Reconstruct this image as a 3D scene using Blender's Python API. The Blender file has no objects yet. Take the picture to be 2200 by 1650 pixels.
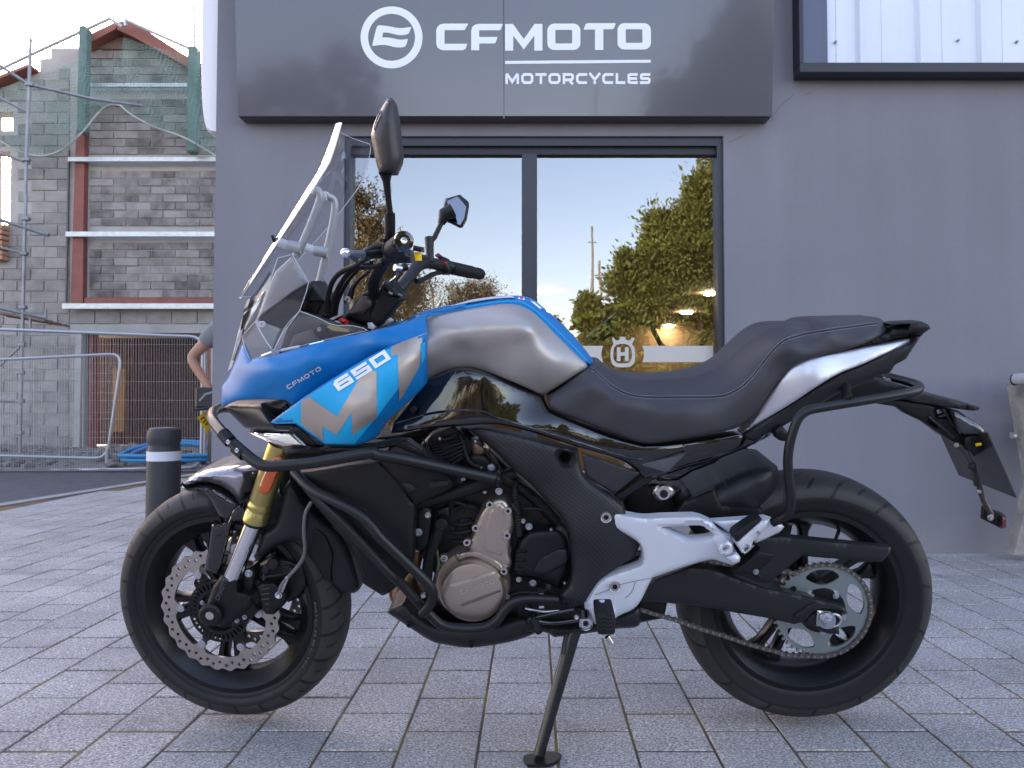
import bpy, bmesh, math, random
from mathutils import Vector, Matrix
from mathutils.geometry import delaunay_2d_cdt
from mathutils.bvhtree import BVHTree
random.seed(7)
PI = math.pi
scene = bpy.context.scene
COL = scene.collection

# ------------------------------------------------------------------ camera
F = 1650.0; VX = 1144.0; VY = 867.0; CAMH = 0.78; PITCH = math.radians(2.0)
CY = VY - F*math.tan(PITCH)
cam_d = bpy.data.cameras.new('camera'); cam = bpy.data.objects.new('camera', cam_d); COL.objects.link(cam)
cam.location = (0, 0, CAMH); cam.rotation_euler = (PI/2+PITCH, 0, 0)
cam_d.sensor_width = 36.0; cam_d.lens = 36.0*F/2200.0
cam_d.shift_x = -(VX-1100)/2200.0; cam_d.shift_y = -(825-CY)/2200.0
cam_d.clip_start = 0.05; cam_d.clip_end = 2000
cam_d.dof.use_dof = True; cam_d.dof.focus_distance = 1.9; cam_d.dof.aperture_fstop = 11
scene.camera = cam

# ------------------------------------------------------------------ light
SUN_AZ = math.radians(-30)      # direction of the sun, measured from +Y towards +X
SUN_EL = math.radians(15)
world = bpy.data.worlds.new('World'); scene.world = world; world.use_nodes = True
wn = world.node_tree.nodes; wl = world.node_tree.links
bg = wn['Background']
sky = wn.new('ShaderNodeTexSky'); sky.sky_type = 'NISHITA'; sky.sun_disc = False
sky.sun_elevation = SUN_EL; sky.sun_rotation = SUN_AZ; sky.air_density = 1.0; sky.dust_density = 1.4; sky.ozone_density = 1.0
tint = wn.new('ShaderNodeVectorMath'); tint.operation = 'MULTIPLY'; tint.inputs[1].default_value = (1.19, 0.965, 0.925)   # white balance of the picture
wl.new(sky.outputs[0], tint.inputs[0]); wl.new(tint.outputs[0], bg.inputs['Color']); bg.inputs['Strength'].default_value = 0.15
sd = bpy.data.lights.new('sun', 'SUN'); sd.energy = 3.0; sd.angle = math.radians(0.5); sd.color = (1.0, 0.86, 0.70)
sun = bpy.data.objects.new('sun', sd); COL.objects.link(sun)
sv = Vector((math.sin(SUN_AZ)*math.cos(SUN_EL), math.cos(SUN_AZ)*math.cos(SUN_EL), math.sin(SUN_EL)))
sun.rotation_euler = sv.to_track_quat('Z', 'Y').to_euler(); sun.location = (0, 0, 20)
scene.view_settings.view_transform = 'Standard'; scene.view_settings.look = 'None'
scene.view_settings.gamma = 1.0; scene.view_settings.use_curve_mapping = False
scene.view_settings.exposure = 2.6

# ------------------------------------------------------------------ helpers
def ray(px, py):
    x = (px-VX)/F; yu = -(py-CY)/F
    c, s = math.cos(PITCH), math.sin(PITCH)
    return Vector((x, c-yu*s, s+yu*c))
ORG = Vector((0, 0, CAMH))
def P(px, py, Y):
    r = ray(px, py); return ORG + r*(Y/r.y)
def G(px, py, z=0.0):
    r = ray(px, py); return ORG + r*((z-CAMH)/r.z)

_m = {}
def mat(name, col=(0.5,0.5,0.5), rough=0.5, metal=0.0, coat=0.0, coat_rough=0.05, noise=0.0, nscale=30.0, bump=0.0, bscale=200.0,
        trans=0.0, ior=1.45, alpha=1.0, emit=None, estr=1.0, rvar=0.0, spec=None, dark=0.0):
    if name in _m: return _m[name]
    m = bpy.data.materials.new(name); m.use_nodes = True; _m[name] = m
    nt = m.node_tree; b = nt.nodes['Principled BSDF']
    b.inputs['Base Color'].default_value = (*col, 1); b.inputs['Roughness'].default_value = rough
    b.inputs['Metallic'].default_value = metal; b.inputs['Coat Weight'].default_value = coat
    b.inputs['Coat Roughness'].default_value = coat_rough; b.inputs['IOR'].default_value = ior
    b.inputs['Transmission Weight'].default_value = trans; b.inputs['Alpha'].default_value = alpha
    if spec is not None: b.inputs['Specular IOR Level'].default_value = spec
    if emit: b.inputs['Emission Color'].default_value = (*emit, 1); b.inputs['Emission Strength'].default_value = estr
    if noise or bump or rvar:
        tc = nt.nodes.new('ShaderNodeTexCoord')
    if noise or rvar:
        n = nt.nodes.new('ShaderNodeTexNoise'); n.inputs['Scale'].default_value = nscale; n.inputs['Detail'].default_value = 5
        nt.links.new(tc.outputs['Object'], n.inputs['Vector'])
    if noise:
        r = nt.nodes.new('ShaderNodeMapRange'); r.inputs[1].default_value = 0.25; r.inputs[2].default_value = 0.75
        r.inputs[3].default_value = 1-noise; r.inputs[4].default_value = 1+noise
        nt.links.new(n.outputs['Fac'], r.inputs[0])
        h = nt.nodes.new('ShaderNodeVectorMath'); h.operation = 'SCALE'; h.inputs[0].default_value = col
        nt.links.new(r.outputs[0], h.inputs['Scale']); nt.links.new(h.outputs[0], b.inputs['Base Color'])
    if rvar:
        r = nt.nodes.new('ShaderNodeMapRange'); r.inputs[1].default_value = 0.3; r.inputs[2].default_value = 0.7
        r.inputs[3].default_value = max(0.02, rough-rvar); r.inputs[4].default_value = rough+rvar
        nt.links.new(n.outputs['Fac'], r.inputs[0]); nt.links.new(r.outputs[0], b.inputs['Roughness'])
    if bump:
        n2 = nt.nodes.new('ShaderNodeTexNoise'); n2.inputs['Scale'].default_value = bscale; n2.inputs['Detail'].default_value = 3
        nt.links.new(tc.outputs['Object'], n2.inputs['Vector'])
        bp = nt.nodes.new('ShaderNodeBump'); bp.inputs['Strength'].default_value = bump; bp.inputs['Distance'].default_value = 0.002
        nt.links.new(n2.outputs['Fac'], bp.inputs['Height']); nt.links.new(bp.outputs[0], b.inputs['Normal'])
    return m

def link_mesh(name, verts, faces, m=None, parent=None, smooth=None, flat=False, recalc=True):
    me = bpy.data.meshes.new(name)
    me.from_pydata([tuple(v) for v in verts], [], faces)
    if recalc:
        bm = bmesh.new(); bm.from_mesh(me); bmesh.ops.recalc_face_normals(bm, faces=bm.faces); bm.to_mesh(me); bm.free()
    me.update()
    if not flat:
        me.shade_smooth()
        me.set_sharp_from_angle(angle=math.radians(smooth if smooth is not None else 32))
    o = bpy.data.objects.new(name, me); COL.objects.link(o)
    if m: me.materials.append(m)
    if parent: o.parent = parent
    return o
def empty(name, loc=(0,0,0)):
    o = bpy.data.objects.new(name, None); COL.objects.link(o); o.location = loc; o.empty_display_size = 0.1; return o
def tag(o, label=None, cat=None, group=None, kind=None):
    if label: o['label'] = label
    if cat: o['category'] = cat
    if group: o['group'] = group
    if kind: o['kind'] = kind
    return o
def dup(o, parent=None, loc=None):
    c = o.copy(); COL.objects.link(c)
    if parent is not None: c.parent = parent
    if loc is not None: c.location = loc
    for k in ('label', 'category', 'group'):
        if parent is not None and k in c.keys(): del c[k]
    return c

class MB:
    def __init__(s): s.v = []; s.f = []
    def add(s, verts, faces):
        n = len(s.v); s.v += [Vector(v) for v in verts]; s.f += [[i+n for i in f] for f in faces]; return s
    def box(s, a, b, bev=0.0):
        x0,y0,z0 = [min(a[i],b[i]) for i in range(3)]; x1,y1,z1 = [max(a[i],b[i]) for i in range(3)]
        if bev <= 0:
            return s.add([(x0,y0,z0),(x1,y0,z0),(x1,y1,z0),(x0,y1,z0),(x0,y0,z1),(x1,y0,z1),(x1,y1,z1),(x0,y1,z1)],
                [(0,3,2,1),(4,5,6,7),(0,1,5,4),(1,2,6,5),(2,3,7,6),(3,0,4,7)])
        bm = bmesh.new(); bmesh.ops.create_cube(bm, size=1)
        for v in bm.verts: v.co = Vector(((x0+x1)/2+v.co.x*(x1-x0), (y0+y1)/2+v.co.y*(y1-y0), (z0+z1)/2+v.co.z*(z1-z0)))
        bmesh.ops.bevel(bm, geom=bm.edges[:], offset=bev, segments=1, affect='EDGES', clamp_overlap=True)
        bm.verts.ensure_lookup_table()
        s.add([v.co.copy() for v in bm.verts], [[v.index for v in f.verts] for f in bm.faces]); bm.free(); return s
    def tube(s, pts, r, n=12, cap=True, closed=False):
        pts = [Vector(p) for p in pts]; m = len(pts)
        rs = r if isinstance(r, (list, tuple)) else [r]*m
        tang = []
        for i in range(m):
            if closed: t = pts[(i+1)%m]-pts[i-1]
            else: t = pts[min(i+1,m-1)]-pts[max(i-1,0)]
            tang.append(t.normalized())
        u = tang[0].orthogonal().normalized(); vs = []; fs = []
        for i in range(m):
            if i > 0:
                q = tang[i-1].rotation_difference(tang[i]); u = (q @ u)
                u = (u - tang[i]*u.dot(tang[i])).normalized()
            w = tang[i].cross(u)
            for k in range(n):
                a = 2*PI*k/n; vs.append(pts[i] + (u*math.cos(a)+w*math.sin(a))*rs[i])
        for i in range(m if closed else m-1):
            j = (i+1) % m
            for k in range(n):
                l = (k+1) % n; fs.append((i*n+k, i*n+l, j*n+l, j*n+k))
        if cap and not closed:
            fs.append(tuple(reversed(range(n)))); fs.append(tuple((m-1)*n+k for k in range(n)))
        return s.add(vs, fs)
    def cyl(s, a, b, r, n=16, r2=None, bev=0.0):
        a = Vector(a); b = Vector(b); r2 = r if r2 is None else r2
        if bev > 0:
            d = (b-a).normalized()
            return s.tube([a, a+d*bev*0.001, a+d*bev, b-d*bev, b-d*bev*0.001, b], [r-bev, r-bev, r, r2, r2-bev, r2-bev], n)
        return s.tube([a, b], [r, r2], n)
    def lathe(s, prof, axis_o, axis_d, n=48, ref=None, closed=True):
        o = Vector(axis_o); d = Vector(axis_d).normalized()
        u = (Vector(ref) if ref else d.orthogonal()).normalized(); w = d.cross(u); vs = []; fs = []; m = len(prof)
        for k in range(n):
            a = 2*PI*k/n; e = u*math.cos(a)+w*math.sin(a)
            for (r, h) in prof: vs.append(o+d*h+e*r)
        for k in range(n):
            l = (k+1) % n
            for i in range(m if closed else m-1):
                j = (i+1) % m; fs.append((k*m+i, k*m+j, l*m+j, l*m+i))
        return s.add(vs, fs)
    def prism(s, outline, frame, h0, h1, holes=()):
        v, t, ring = tri2d(outline, holes)
        o, ex, ey, ez = frame
        n = len(v)
        vs = [o+ex*p[0]+ey*p[1]+ez*h1 for p in v] + [o+ex*p[0]+ey*p[1]+ez*h0 for p in v]
        fs = [tuple(f) for f in t] + [tuple(i+n for i in reversed(f)) for f in t]
        for (a, b) in ring: fs.append((a, b, b+n, a+n))
        return s.add(vs, fs)
    def build(s, name, m=None, parent=None, smooth=None, flat=False, recalc=True):
        return link_mesh(name, s.v, s.f, m, parent, smooth, flat, recalc)

def pip(p, poly):
    x, y = p; c = False; n = len(poly); j = n-1
    for i in range(n):
        xi, yi = poly[i]; xj, yj = poly[j]
        if (yi > y) != (yj > y) and x < (xj-xi)*(y-yi)/(yj-yi)+xi: c = not c
        j = i
    return c
def bdist(p, poly):
    best = 1e9; n = len(poly); px, py = p
    for i in range(n):
        ax, ay = poly[i]; bx, by = poly[(i+1)%n]
        dx, dy = bx-ax, by-ay; L = dx*dx+dy*dy
        t = 0 if L == 0 else max(0, min(1, ((px-ax)*dx+(py-ay)*dy)/L))
        ex, ey = ax+t*dx-px, ay+t*dy-py; q = ex*ex+ey*ey
        if q < best: best = q
    return math.sqrt(best)
def tri2d(outline, holes=(), extra=()):
    """triangulate a 2D polygon with holes; returns verts, tris, boundary edges"""
    sc = max(max(abs(p[0]) for p in outline), max(abs(p[1]) for p in outline), 1e-6)
    pts = []; edges = []
    for loop in [outline]+list(holes):
        n0 = len(pts); m = len(loop); pts += [(p[0]/sc, p[1]/sc) for p in loop]
        edges += [(n0+i, n0+(i+1)%m) for i in range(m)]
    ne = len(pts)
    pts += [(p[0]/sc, p[1]/sc) for p in extra]
    v, e, f, ov, oe, of = delaunay_2d_cdt([Vector(p) for p in pts], edges, [], 0, 1e-7)
    v = [(p[0]*sc, p[1]*sc) for p in v]
    tris = []
    for t in f:
        c = (sum(v[i][0] for i in t)/3, sum(v[i][1] for i in t)/3)
        if pip(c, outline) and not any(pip(c, h) for h in holes): tris.append(list(t))
    cnt = {}
    for t in tris:
        for i in range(3):
            a, b = t[i], t[(i+1)%3]; cnt[(a, b)] = cnt.get((a, b), 0)+1
    ring = [(a, b) for (a, b) in cnt if (b, a) not in cnt]
    return v, tris, ring

def crop(x0, y0, s):
    def f(*pts):
        out = []
        for p in pts: out.append((x0+p[0]/s, y0+p[1]/s)+tuple(p[2:]))
        return out
    return f
cA = crop(240,840,2.2917); cB = crop(780,860,2.75); cC = crop(1240,920,2.578); cD = crop(460,600,3.75); cE = crop(500,200,3.173)
cF = crop(0,0,2.75); cG = crop(0,540,2.844); cH = crop(1140,300,3.0545); cI = crop(1640,640,3.055); cJ = crop(840,620,2.0); cK = crop(1080,1200,3.667)
cL = crop(740,0,3.143); cM = crop(460,460,4.853); cN = crop(700,460,6.111); cO = crop(330,1060,4.124); cQ = crop(1880,760,4.125); cR = crop(1600,0,3.667)

def smooth_poly(pts, step=8.0, closed=True):
    """pts: (x,y) smooth or (x,y,1) sharp corner; Catmull-Rom sampled"""
    P2 = [(p[0], p[1]) for p in pts]; S = [len(p) > 2 and bool(p[2]) for p in pts]; n = len(pts); out = []
    rng = range(n if closed else n-1)
    for i in rng:
        p1 = P2[i]; p2 = P2[(i+1)%n]
        p0 = P2[i-1] if (closed or i > 0) else p1
        p3 = P2[(i+2)%n] if (closed or i+2 < n) else p2
        if S[i]: p0 = (2*p1[0]-p2[0], 2*p1[1]-p2[1])
        if S[(i+1)%n]: p3 = (2*p2[0]-p1[0], 2*p2[1]-p1[1])
        L = math.hypot(p2[0]-p1[0], p2[1]-p1[1]); k = max(1, int(L/step))
        both = S[i] and S[(i+1)%n]
        for q in range(k):
            t = q/k
            if both: out.append((p1[0]+(p2[0]-p1[0])*t, p1[1]+(p2[1]-p1[1])*t)); continue
            t2, t3 = t*t, t*t*t
            out.append(tuple(0.5*((2*p1[a])+(-p0[a]+p2[a])*t+(2*p0[a]-5*p1[a]+4*p2[a]-p3[a])*t2+(-p0[a]+3*p1[a]-3*p2[a]+p3[a])*t3) for a in (0, 1)))
    if not closed: out.append(P2[-1])
    return out
def sharp(pts): return [(p[0], p[1], 1) for p in pts]
def fillet(pts, r, n=5, closed=False):
    """round corners of a 3D polyline"""
    pts = [Vector(p) for p in pts]; out = []; m = len(pts)
    for i, p in enumerate(pts):
        if not closed and i in (0, m-1): out.append(p); continue
        a = pts[i-1]; b = pts[(i+1)%m]; la = (a-p).length; lb = (b-p).length
        ra = min(r, la*0.48); rb = min(r, lb*0.48)
        A = p+(a-p).normalized()*ra; B = p+(b-p).normalized()*rb
        for k in range(n+1):
            t = k/n; out.append(A*(1-t)**2+p*2*t*(1-t)+B*t*t)
    return out
def glyph_tris(ch):
    pass

# strokes font: wide squared lettering; unit box width w, height 1; polylines (closed flag, pts)
c_ = 0.18
GL = {
 'C': (1.15, [(0, [(1.15,.87),(.30,.87),(.13,.70),(.13,.30),(.30,.13),(1.12,.13)])]),
 'F': (1.1, [(0, [(1.15,.87),(.30,.87),(.13,.70),(.13,0)]), (0, [(.26,.42),(.98,.42)])]),
 'M': (1.4, [(0, [(.13,0),(.13,.82),(.22,.86),(.70,.20),(1.18,.86),(1.27,.82),(1.27,0)])]),
 'O': (1.25, [(1, [(.30,.87),(.95,.87),(1.12,.70),(1.12,.30),(.95,.13),(.30,.13),(.13,.30),(.13,.70)])]),
 'T': (1.1, [(0, [(0,.87),(1.12,.87)]), (0, [(.56,.74),(.56,0)])]),
 'R': (1.15, [(0, [(.13,0),(.13,.87),(.90,.87),(1.02,.76),(1.02,.50),(.90,.38),(.26,.38)]), (0, [(.72,.25),(1.05,0)])]),
 'Y': (1.1, [(0, [(0,1),(.55,.42),(1.1,1)]), (0, [(.55,.28),(.55,0)])]),
 'L': (1.0, [(0, [(.13,1),(.13,.13),(1.0,.13)])]),
 'E': (1.05, [(0, [(1.05,.87),(.30,.87),(.13,.80),(.13,.20),(.30,.13),(1.05,.13)]), (0, [(.26,.5),(.98,.5)])]),
 'S': (1.1, [(0, [(1.08,.87),(.22,.87),(.13,.78),(.13,.56),(.22,.50),(.88,.50),(.97,.42),(.97,.22),(.88,.13),(0,.13)])]),
 '6': (1.15, [(0, [(1.1,.87),(.28,.87),(.13,.72),(.13,.13),(1.0,.13),(1.0,.52),(.26,.52)])]),
 '5': (1.15, [(0, [(1.1,.87),(.13,.87),(.13,.50),(1.0,.50),(1.0,.13),(0,.13)])]),
 '0': (1.15, [(1, [(.13,.87),(1.0,.87),(1.0,.13),(.13,.13)])]),
 'J': (1.0, [(0, [(.87,1),(.87,.13),(.05,.13)])]),
 'I': (0.26, [(0, [(.13,0),(.13,1)])]),
 'N': (1.2, [(0, [(.13,0),(.13,.84),(.2,.84),(1.0,.16),(1.07,.16),(1.07,1)])]),
 'H': (1.0, [(0, [(.2,0),(.2,1)]), (0, [(.8,0),(.8,1)]), (0, [(.33,.5),(.67,.5)])]),
}
def stroke(pts, w, closed):
    """quads of a mitred stroke, 2D"""
    n = len(pts); L = []; R = []
    for i in range(n):
        p = Vector(pts[i])
        a = Vector(pts[i-1]) if (closed or i > 0) else None; b = Vector(pts[(i+1)%n]) if (closed or i < n-1) else None
        d1 = (p-a).normalized() if a is not None else (b-p).normalized()
        d2 = (b-p).normalized() if b is not None else d1
        n1 = Vector((-d1.y, d1.x)); n2 = Vector((-d2.y, d2.x)); mm = (n1+n2)
        mm = mm.normalized() if mm.length > 1e-6 else n1
        k = w/2/max(0.35, mm.dot(n1)); L.append(p+mm*k); R.append(p-mm*k)
    q = []
    for i in range(n if closed else n-1):
        j = (i+1) % n; q.append([L[i], L[j], R[j], R[i]])
    return q
def text_quads(s, w=0.26, gap=0.2):
    x = 0; out = []
    for ch in s:
        if ch == ' ': x += 0.7; continue
        W, st = GL[ch]
        for cl, pts in st:
            for q in stroke(pts, w, cl): out.append([(p[0]+x, p[1]) for p in q])
        x += W+gap
    return out, x-gap
# ------------------------------------------------------------------ special materials
def paver_mat():
    m = bpy.data.materials.new('paver_concrete'); m.use_nodes = True; nt = m.node_tree; N = nt.nodes.new; Lk = nt.links.new
    b = nt.nodes['Principled BSDF']; b.inputs['Roughness'].default_value = 0.85
    g = N('ShaderNodeNewGeometry'); oi = N('ShaderNodeObjectInfo')
    n1 = N('ShaderNodeTexNoise'); n1.inputs['Scale'].default_value = 170; n1.inputs['Detail'].default_value = 3; n1.inputs['Roughness'].default_value = 0.7
    v = N('ShaderNodeTexVoronoi'); v.inputs['Scale'].default_value = 190
    n2 = N('ShaderNodeTexNoise'); n2.inputs['Scale'].default_value = 3.0; n2.inputs['Detail'].default_value = 6
    n3 = N('ShaderNodeTexNoise'); n3.inputs['Scale'].default_value = 0.7
    for n in (n1, v, n2, n3): Lk(g.outputs['Position'], n.inputs['Vector'])
    cr = N('ShaderNodeValToRGB'); e = cr.color_ramp.elements
    e[0].position = 0.38; e[0].color = (0.17,0.16,0.16,1); e[1].position = 0.63; e[1].color = (0.60,0.57,0.56,1)
    x = cr.color_ramp.elements.new(0.47); x.color = (0.325,0.305,0.295,1); x = cr.color_ramp.elements.new(0.56); x.color = (0.39,0.365,0.355,1)
    Lk(n1.outputs['Fac'], cr.inputs['Fac'])
    sep = N('ShaderNodeSeparateColor'); Lk(v.outputs['Color'], sep.inputs[0])
    r2 = N('ShaderNodeMapRange'); r2.inputs[3].default_value = 0.78; r2.inputs[4].default_value = 1.20; Lk(sep.outputs[0], r2.inputs[0])
    m1 = N('ShaderNodeVectorMath'); m1.operation = 'SCALE'; Lk(cr.outputs[0], m1.inputs[0]); Lk(r2.outputs[0], m1.inputs['Scale'])
    r3 = N('ShaderNodeMapRange'); r3.inputs[1].default_value = 0.3; r3.inputs[2].default_value = 0.7; r3.inputs[3].default_value = 0.82; r3.inputs[4].default_value = 1.12
    Lk(n2.outputs['Fac'], r3.inputs[0])
    r4 = N('ShaderNodeMapRange'); r4.inputs[3].default_value = 0.90; r4.inputs[4].default_value = 1.08; Lk(oi.outputs['Random'], r4.inputs[0])
    mm = N('ShaderNodeMath'); mm.operation = 'MULTIPLY'; Lk(r3.outputs[0], mm.inputs[0]); Lk(r4.outputs[0], mm.inputs[1])
    # oil stains
    r5 = N('ShaderNodeMapRange'); r5.inputs[1].default_value = 0.62; r5.inputs[2].default_value = 0.75; r5.inputs[3].default_value = 1.0; r5.inputs[4].default_value = 0.75
    n4 = N('ShaderNodeTexNoise'); n4.inputs['Scale'].default_value = 5.5; n4.inputs['Detail'].default_value = 3; Lk(g.outputs['Position'], n4.inputs['Vector']); Lk(n4.outputs['Fac'], r5.inputs[0])
    m5 = N('ShaderNodeMath'); m5.operation = 'MULTIPLY'; Lk(mm.outputs[0], m5.inputs[0]); Lk(r5.outputs[0], m5.inputs[1])
    m2 = N('ShaderNodeVectorMath'); m2.operation = 'SCALE'; Lk(m1.outputs[0], m2.inputs[0]); Lk(m5.outputs[0], m2.inputs['Scale'])
    Lk(m2.outputs[0], b.inputs['Base Color'])
    bp = N('ShaderNodeBump'); bp.inputs['Strength'].default_value = 0.55; bp.inputs['Distance'].default_value = 0.0015
    Lk(n1.outputs['Fac'], bp.inputs['Height']); Lk(bp.outputs[0], b.inputs['Normal'])
    return m
def joint_mat():
    m = bpy.data.materials.new('joint_moss'); m.use_nodes = True; nt = m.node_tree; N = nt.nodes.new; Lk = nt.links.new
    b = nt.nodes['Principled BSDF']; b.inputs['Roughness'].default_value = 0.95; g = N('ShaderNodeNewGeometry')
    n = N('ShaderNodeTexNoise'); n.inputs['Scale'].default_value = 4.5; n.inputs['Detail'].default_value = 8; Lk(g.outputs['Position'], n.inputs['Vector'])
    cr = N('ShaderNodeValToRGB'); e = cr.color_ramp.elements
    e[0].position = 0.40; e[0].color = (0.085,0.065,0.05,1); e[1].position = 0.60; e[1].color = (0.17,0.135,0.03,1)
    x = cr.color_ramp.elements.new(0.54); x.color = (0.16,0.10,0.055,1)
    Lk(n.outputs['Fac'], cr.inputs['Fac']); Lk(cr.outputs[0], b.inputs['Base Color'])
    return m
def block_mat(name, base, stain):
    m = bpy.data.materials.new(name); m.use_nodes = True; nt = m.node_tree; N = nt.nodes.new; Lk = nt.links.new
    b = nt.nodes['Principled BSDF']; b.inputs['Roughness'].default_value = 0.95; g = N('ShaderNodeNewGeometry'); oi = N('ShaderNodeObjectInfo')
    n = N('ShaderNodeTexNoise'); n.inputs['Scale'].default_value = 3.2; n.inputs['Detail'].default_value = 8; n.inputs['Roughness'].default_value = 0.65
    Lk(g.outputs['Position'], n.inputs['Vector'])
    ad = N('ShaderNodeMath'); ad.operation = 'MULTIPLY_ADD'; ad.inputs[1].default_value = 0.22; Lk(oi.outputs['Random'], ad.inputs[0]); Lk(n.outputs['Fac'], ad.inputs[2])
    cr = N('ShaderNodeValToRGB'); e = cr.color_ramp.elements
    e[0].position = 0.45; e[0].color = (*base, 1); e[1].position = 0.82; e[1].color = (*stain, 1)
    Lk(ad.outputs[0], cr.inputs['Fac']); Lk(cr.outputs[0], b.inputs['Base Color'])
    n2 = N('ShaderNodeTexNoise'); n2.inputs['Scale'].default_value = 40; Lk(g.outputs['Position'], n2.inputs['Vector'])
    bp = N('ShaderNodeBump'); bp.inputs['Distance'].default_value = 0.01; bp.inputs['Strength'].default_value = 0.6; Lk(n2.outputs['Fac'], bp.inputs['Height']); Lk(bp.outputs[0], b.inputs['Normal'])
    return m
PAVER = paver_mat(); JOINT = joint_mat()
RENDER = mat('wall_render', (0.190,0.184,0.210), 0.8, noise=0.09, nscale=1.1, bump=0.6, bscale=85)
ASPH = mat('asphalt', (0.085,0.08,0.085), 0.9, noise=0.25, nscale=9, bump=0.5, bscale=120)
FRAME = mat('window_frame_metal', (0.028,0.03,0.042), 0.4, bump=0.05, bscale=300)
GALV = mat('galvanised_steel', (0.50,0.51,0.53), 0.42, 0.6, noise=0.15, nscale=12)
CONC = mat('pale_concrete', (0.36,0.345,0.33), 0.9, noise=0.18, nscale=2.5, bump=0.4, bscale=40)
REDST = mat('red_oxide_steel', (0.23,0.075,0.06), 0.6, noise=0.2, nscale=5)
BLOCKA = block_mat('block_stained', (0.33,0.295,0.28), (0.10,0.09,0.085))
BLOCKB = block_mat('block_plain', (0.33,0.30,0.285), (0.19,0.175,0.165))
MORTAR = mat('mortar', (0.40,0.365,0.345), 0.95, noise=0.12, nscale=4)
WHITEP = mat('white_paint_sheet', (0.66,0.68,0.76), 0.4, noise=0.04, nscale=3)
PRINT = mat('white_vinyl', (0.78,0.79,0.84), 0.45)

def st(o, kind='structure'): o['kind'] = kind; return o

# ------------------------------------------------------------------ ground
st(MB().add([(-900,-900,-0.06),(900,-900,-0.06),(900,900,-0.06),(-900,900,-0.06)], [(0,1,2,3)]).build('ground', mat('far_ground', (0.10,0.095,0.08), 0.95, noise=0.3, nscale=0.05), flat=True))
# road: left of the paving edge and behind
e0 = G(0,1087); e1 = G(320,1036); ed = (e1-e0)/(e1.y-e0.y)
def edge_x(y): return e0.x+ed.x*(y-e0.y)
road = st(MB().add([(-60,-70,-0.03),(60,-70,-0.03),(60,9.1,-0.03),(-60,9.1,-0.03)], [(0,1,2,3)]).build('road', ASPH, flat=True))
YA, YB = -3.0, 9.0
pav = st(MB().add([(edge_x(YA),YA,-0.0028),(6.5,YA,-0.0028),(6.5,4.06,-0.0028),(-1.6,4.06,-0.0028),(-1.6,YB,-0.0028),(edge_x(YB),YB,-0.0028),(edge_x(4.06),4.06,-0.0028)],
      [(0,1,2,3,6),(6,3,4,5)]).build('paving', JOINT, flat=True))
PW, PL, GP = 0.178, 0.2095, 0.0062
cells = []
for j in range(-40, 30):
    x0 = 0.055+PW*j
    for k in range(-26, 40):
        y0 = 1.650+PL*k+(PL/2 if j % 2 else 0)
        yc = y0+PL/2; xc = x0+PW/2
        if yc > YB-0.1 or y0 < YA: continue
        if x0 < edge_x(yc)+0.06 : continue
        if y0 > 3.98 and xc > -1.72: continue
        if xc > 6.4: continue
        vis = (xc-0.09)/yc < 0.645 and (xc+0.09)/yc > -0.70 and yc > 1.5 if yc > 0 else False
        cells.append((vis, yc, x0, y0))
vis = sorted([c for c in cells if c[0]], key=lambda c: c[1])
near = [c for c in vis if c[3]+PL < 4.02 or c[2]+PW/2 < -1.72][:300]; nearset = set((c[2], c[3]) for c in near)
pm = MB().box((-PW/2+GP/2,-PL/2+GP*.80,-0.05), (PW/2-GP/2,PL/2-GP*.80,0), 0.0022)
proto = pm.build('paver', PAVER, pav, flat=True)
for i, c in enumerate(near):
    o = proto if i == 0 else dup(proto, pav)
    o.location = (c[2]+PW/2, c[3]+PL/2, random.uniform(-0.0012,0.0010))
    o.rotation_euler = (random.uniform(-.004,.004), random.uniform(-.005,.005), random.uniform(-.004,.004))
sm = MB()
for c in cells:
    if (c[2], c[3]) in nearset: continue
    dz = random.uniform(-.0012,.001)
    y1_ = c[3]+PL-GP*.80
    if c[2]+PW/2 > -1.72: y1_ = min(y1_, 4.026)
    sm.box((c[2]+GP/2, c[3]+GP*.80, -0.04), (c[2]+PW-GP/2, y1_, dz))
o = sm.build('paver', PAVER, pav, flat=True); o['kind'] = 'stuff'
# edging kerb along the road
kb = MB(); w_ = 0.10
kb.add([(edge_x(YA)-w_,YA,0.006),(edge_x(YA)+0.03,YA,0.006),(edge_x(YB)+0.03,YB,0.006),(edge_x(YB)-w_,YB,0.006),
        (edge_x(YA)-w_,YA,-0.1),(edge_x(YA)+0.03,YA,-0.1),(edge_x(YB)+0.03,YB,-0.1),(edge_x(YB)-w_,YB,-0.1)], [(0,1,2,3),(4,5,1,0),(5,6,2,1),(6,7,3,2),(7,4,0,3),(7,6,5,4)])
st(kb.build('kerb', mat('kerb_concrete', (0.30,0.29,0.295), 0.9, noise=0.1, nscale=8), flat=True))

# ------------------------------------------------------------------ the dealership
WY = 4.03; XL = P(455,900,WY).x; H = 5.2; WD = 0.22
wl_ = P(737,600,WY).x; wr_ = P(1557,600,WY).x; wt_ = P(1100,292,WY).z; wb_ = P(1100,1035,WY).z
shop = empty('shop_building', (XL,WY,0)); tag(shop, 'grey rendered shop building with a large dark framed window behind the motorcycle', 'building')
def shopc(o): o.location = -shop.location; o.parent = shop; return o
m_ = MB(); m_.prism([(XL,-0.05),(7.0,-0.05),(7.0,H),(XL,H)], (Vector((0,WY,0)), Vector((1,0,0)), Vector((0,0,1)), Vector((0,1,0))), 0.0, WD, holes=[[(wl_,wb_),(wr_,wb_),(wr_,wt_),(wl_,wt_)]])
m_.box((XL,WY+WD,-0.05), (XL+WD,17,H)); m_.box((6.8,WY+WD,-0.05), (7.0,17,H)); m_.box((XL+WD,16.8,-0.05), (6.8,17,H))
shopc(m_.build('wall', RENDER, flat=True))
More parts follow.
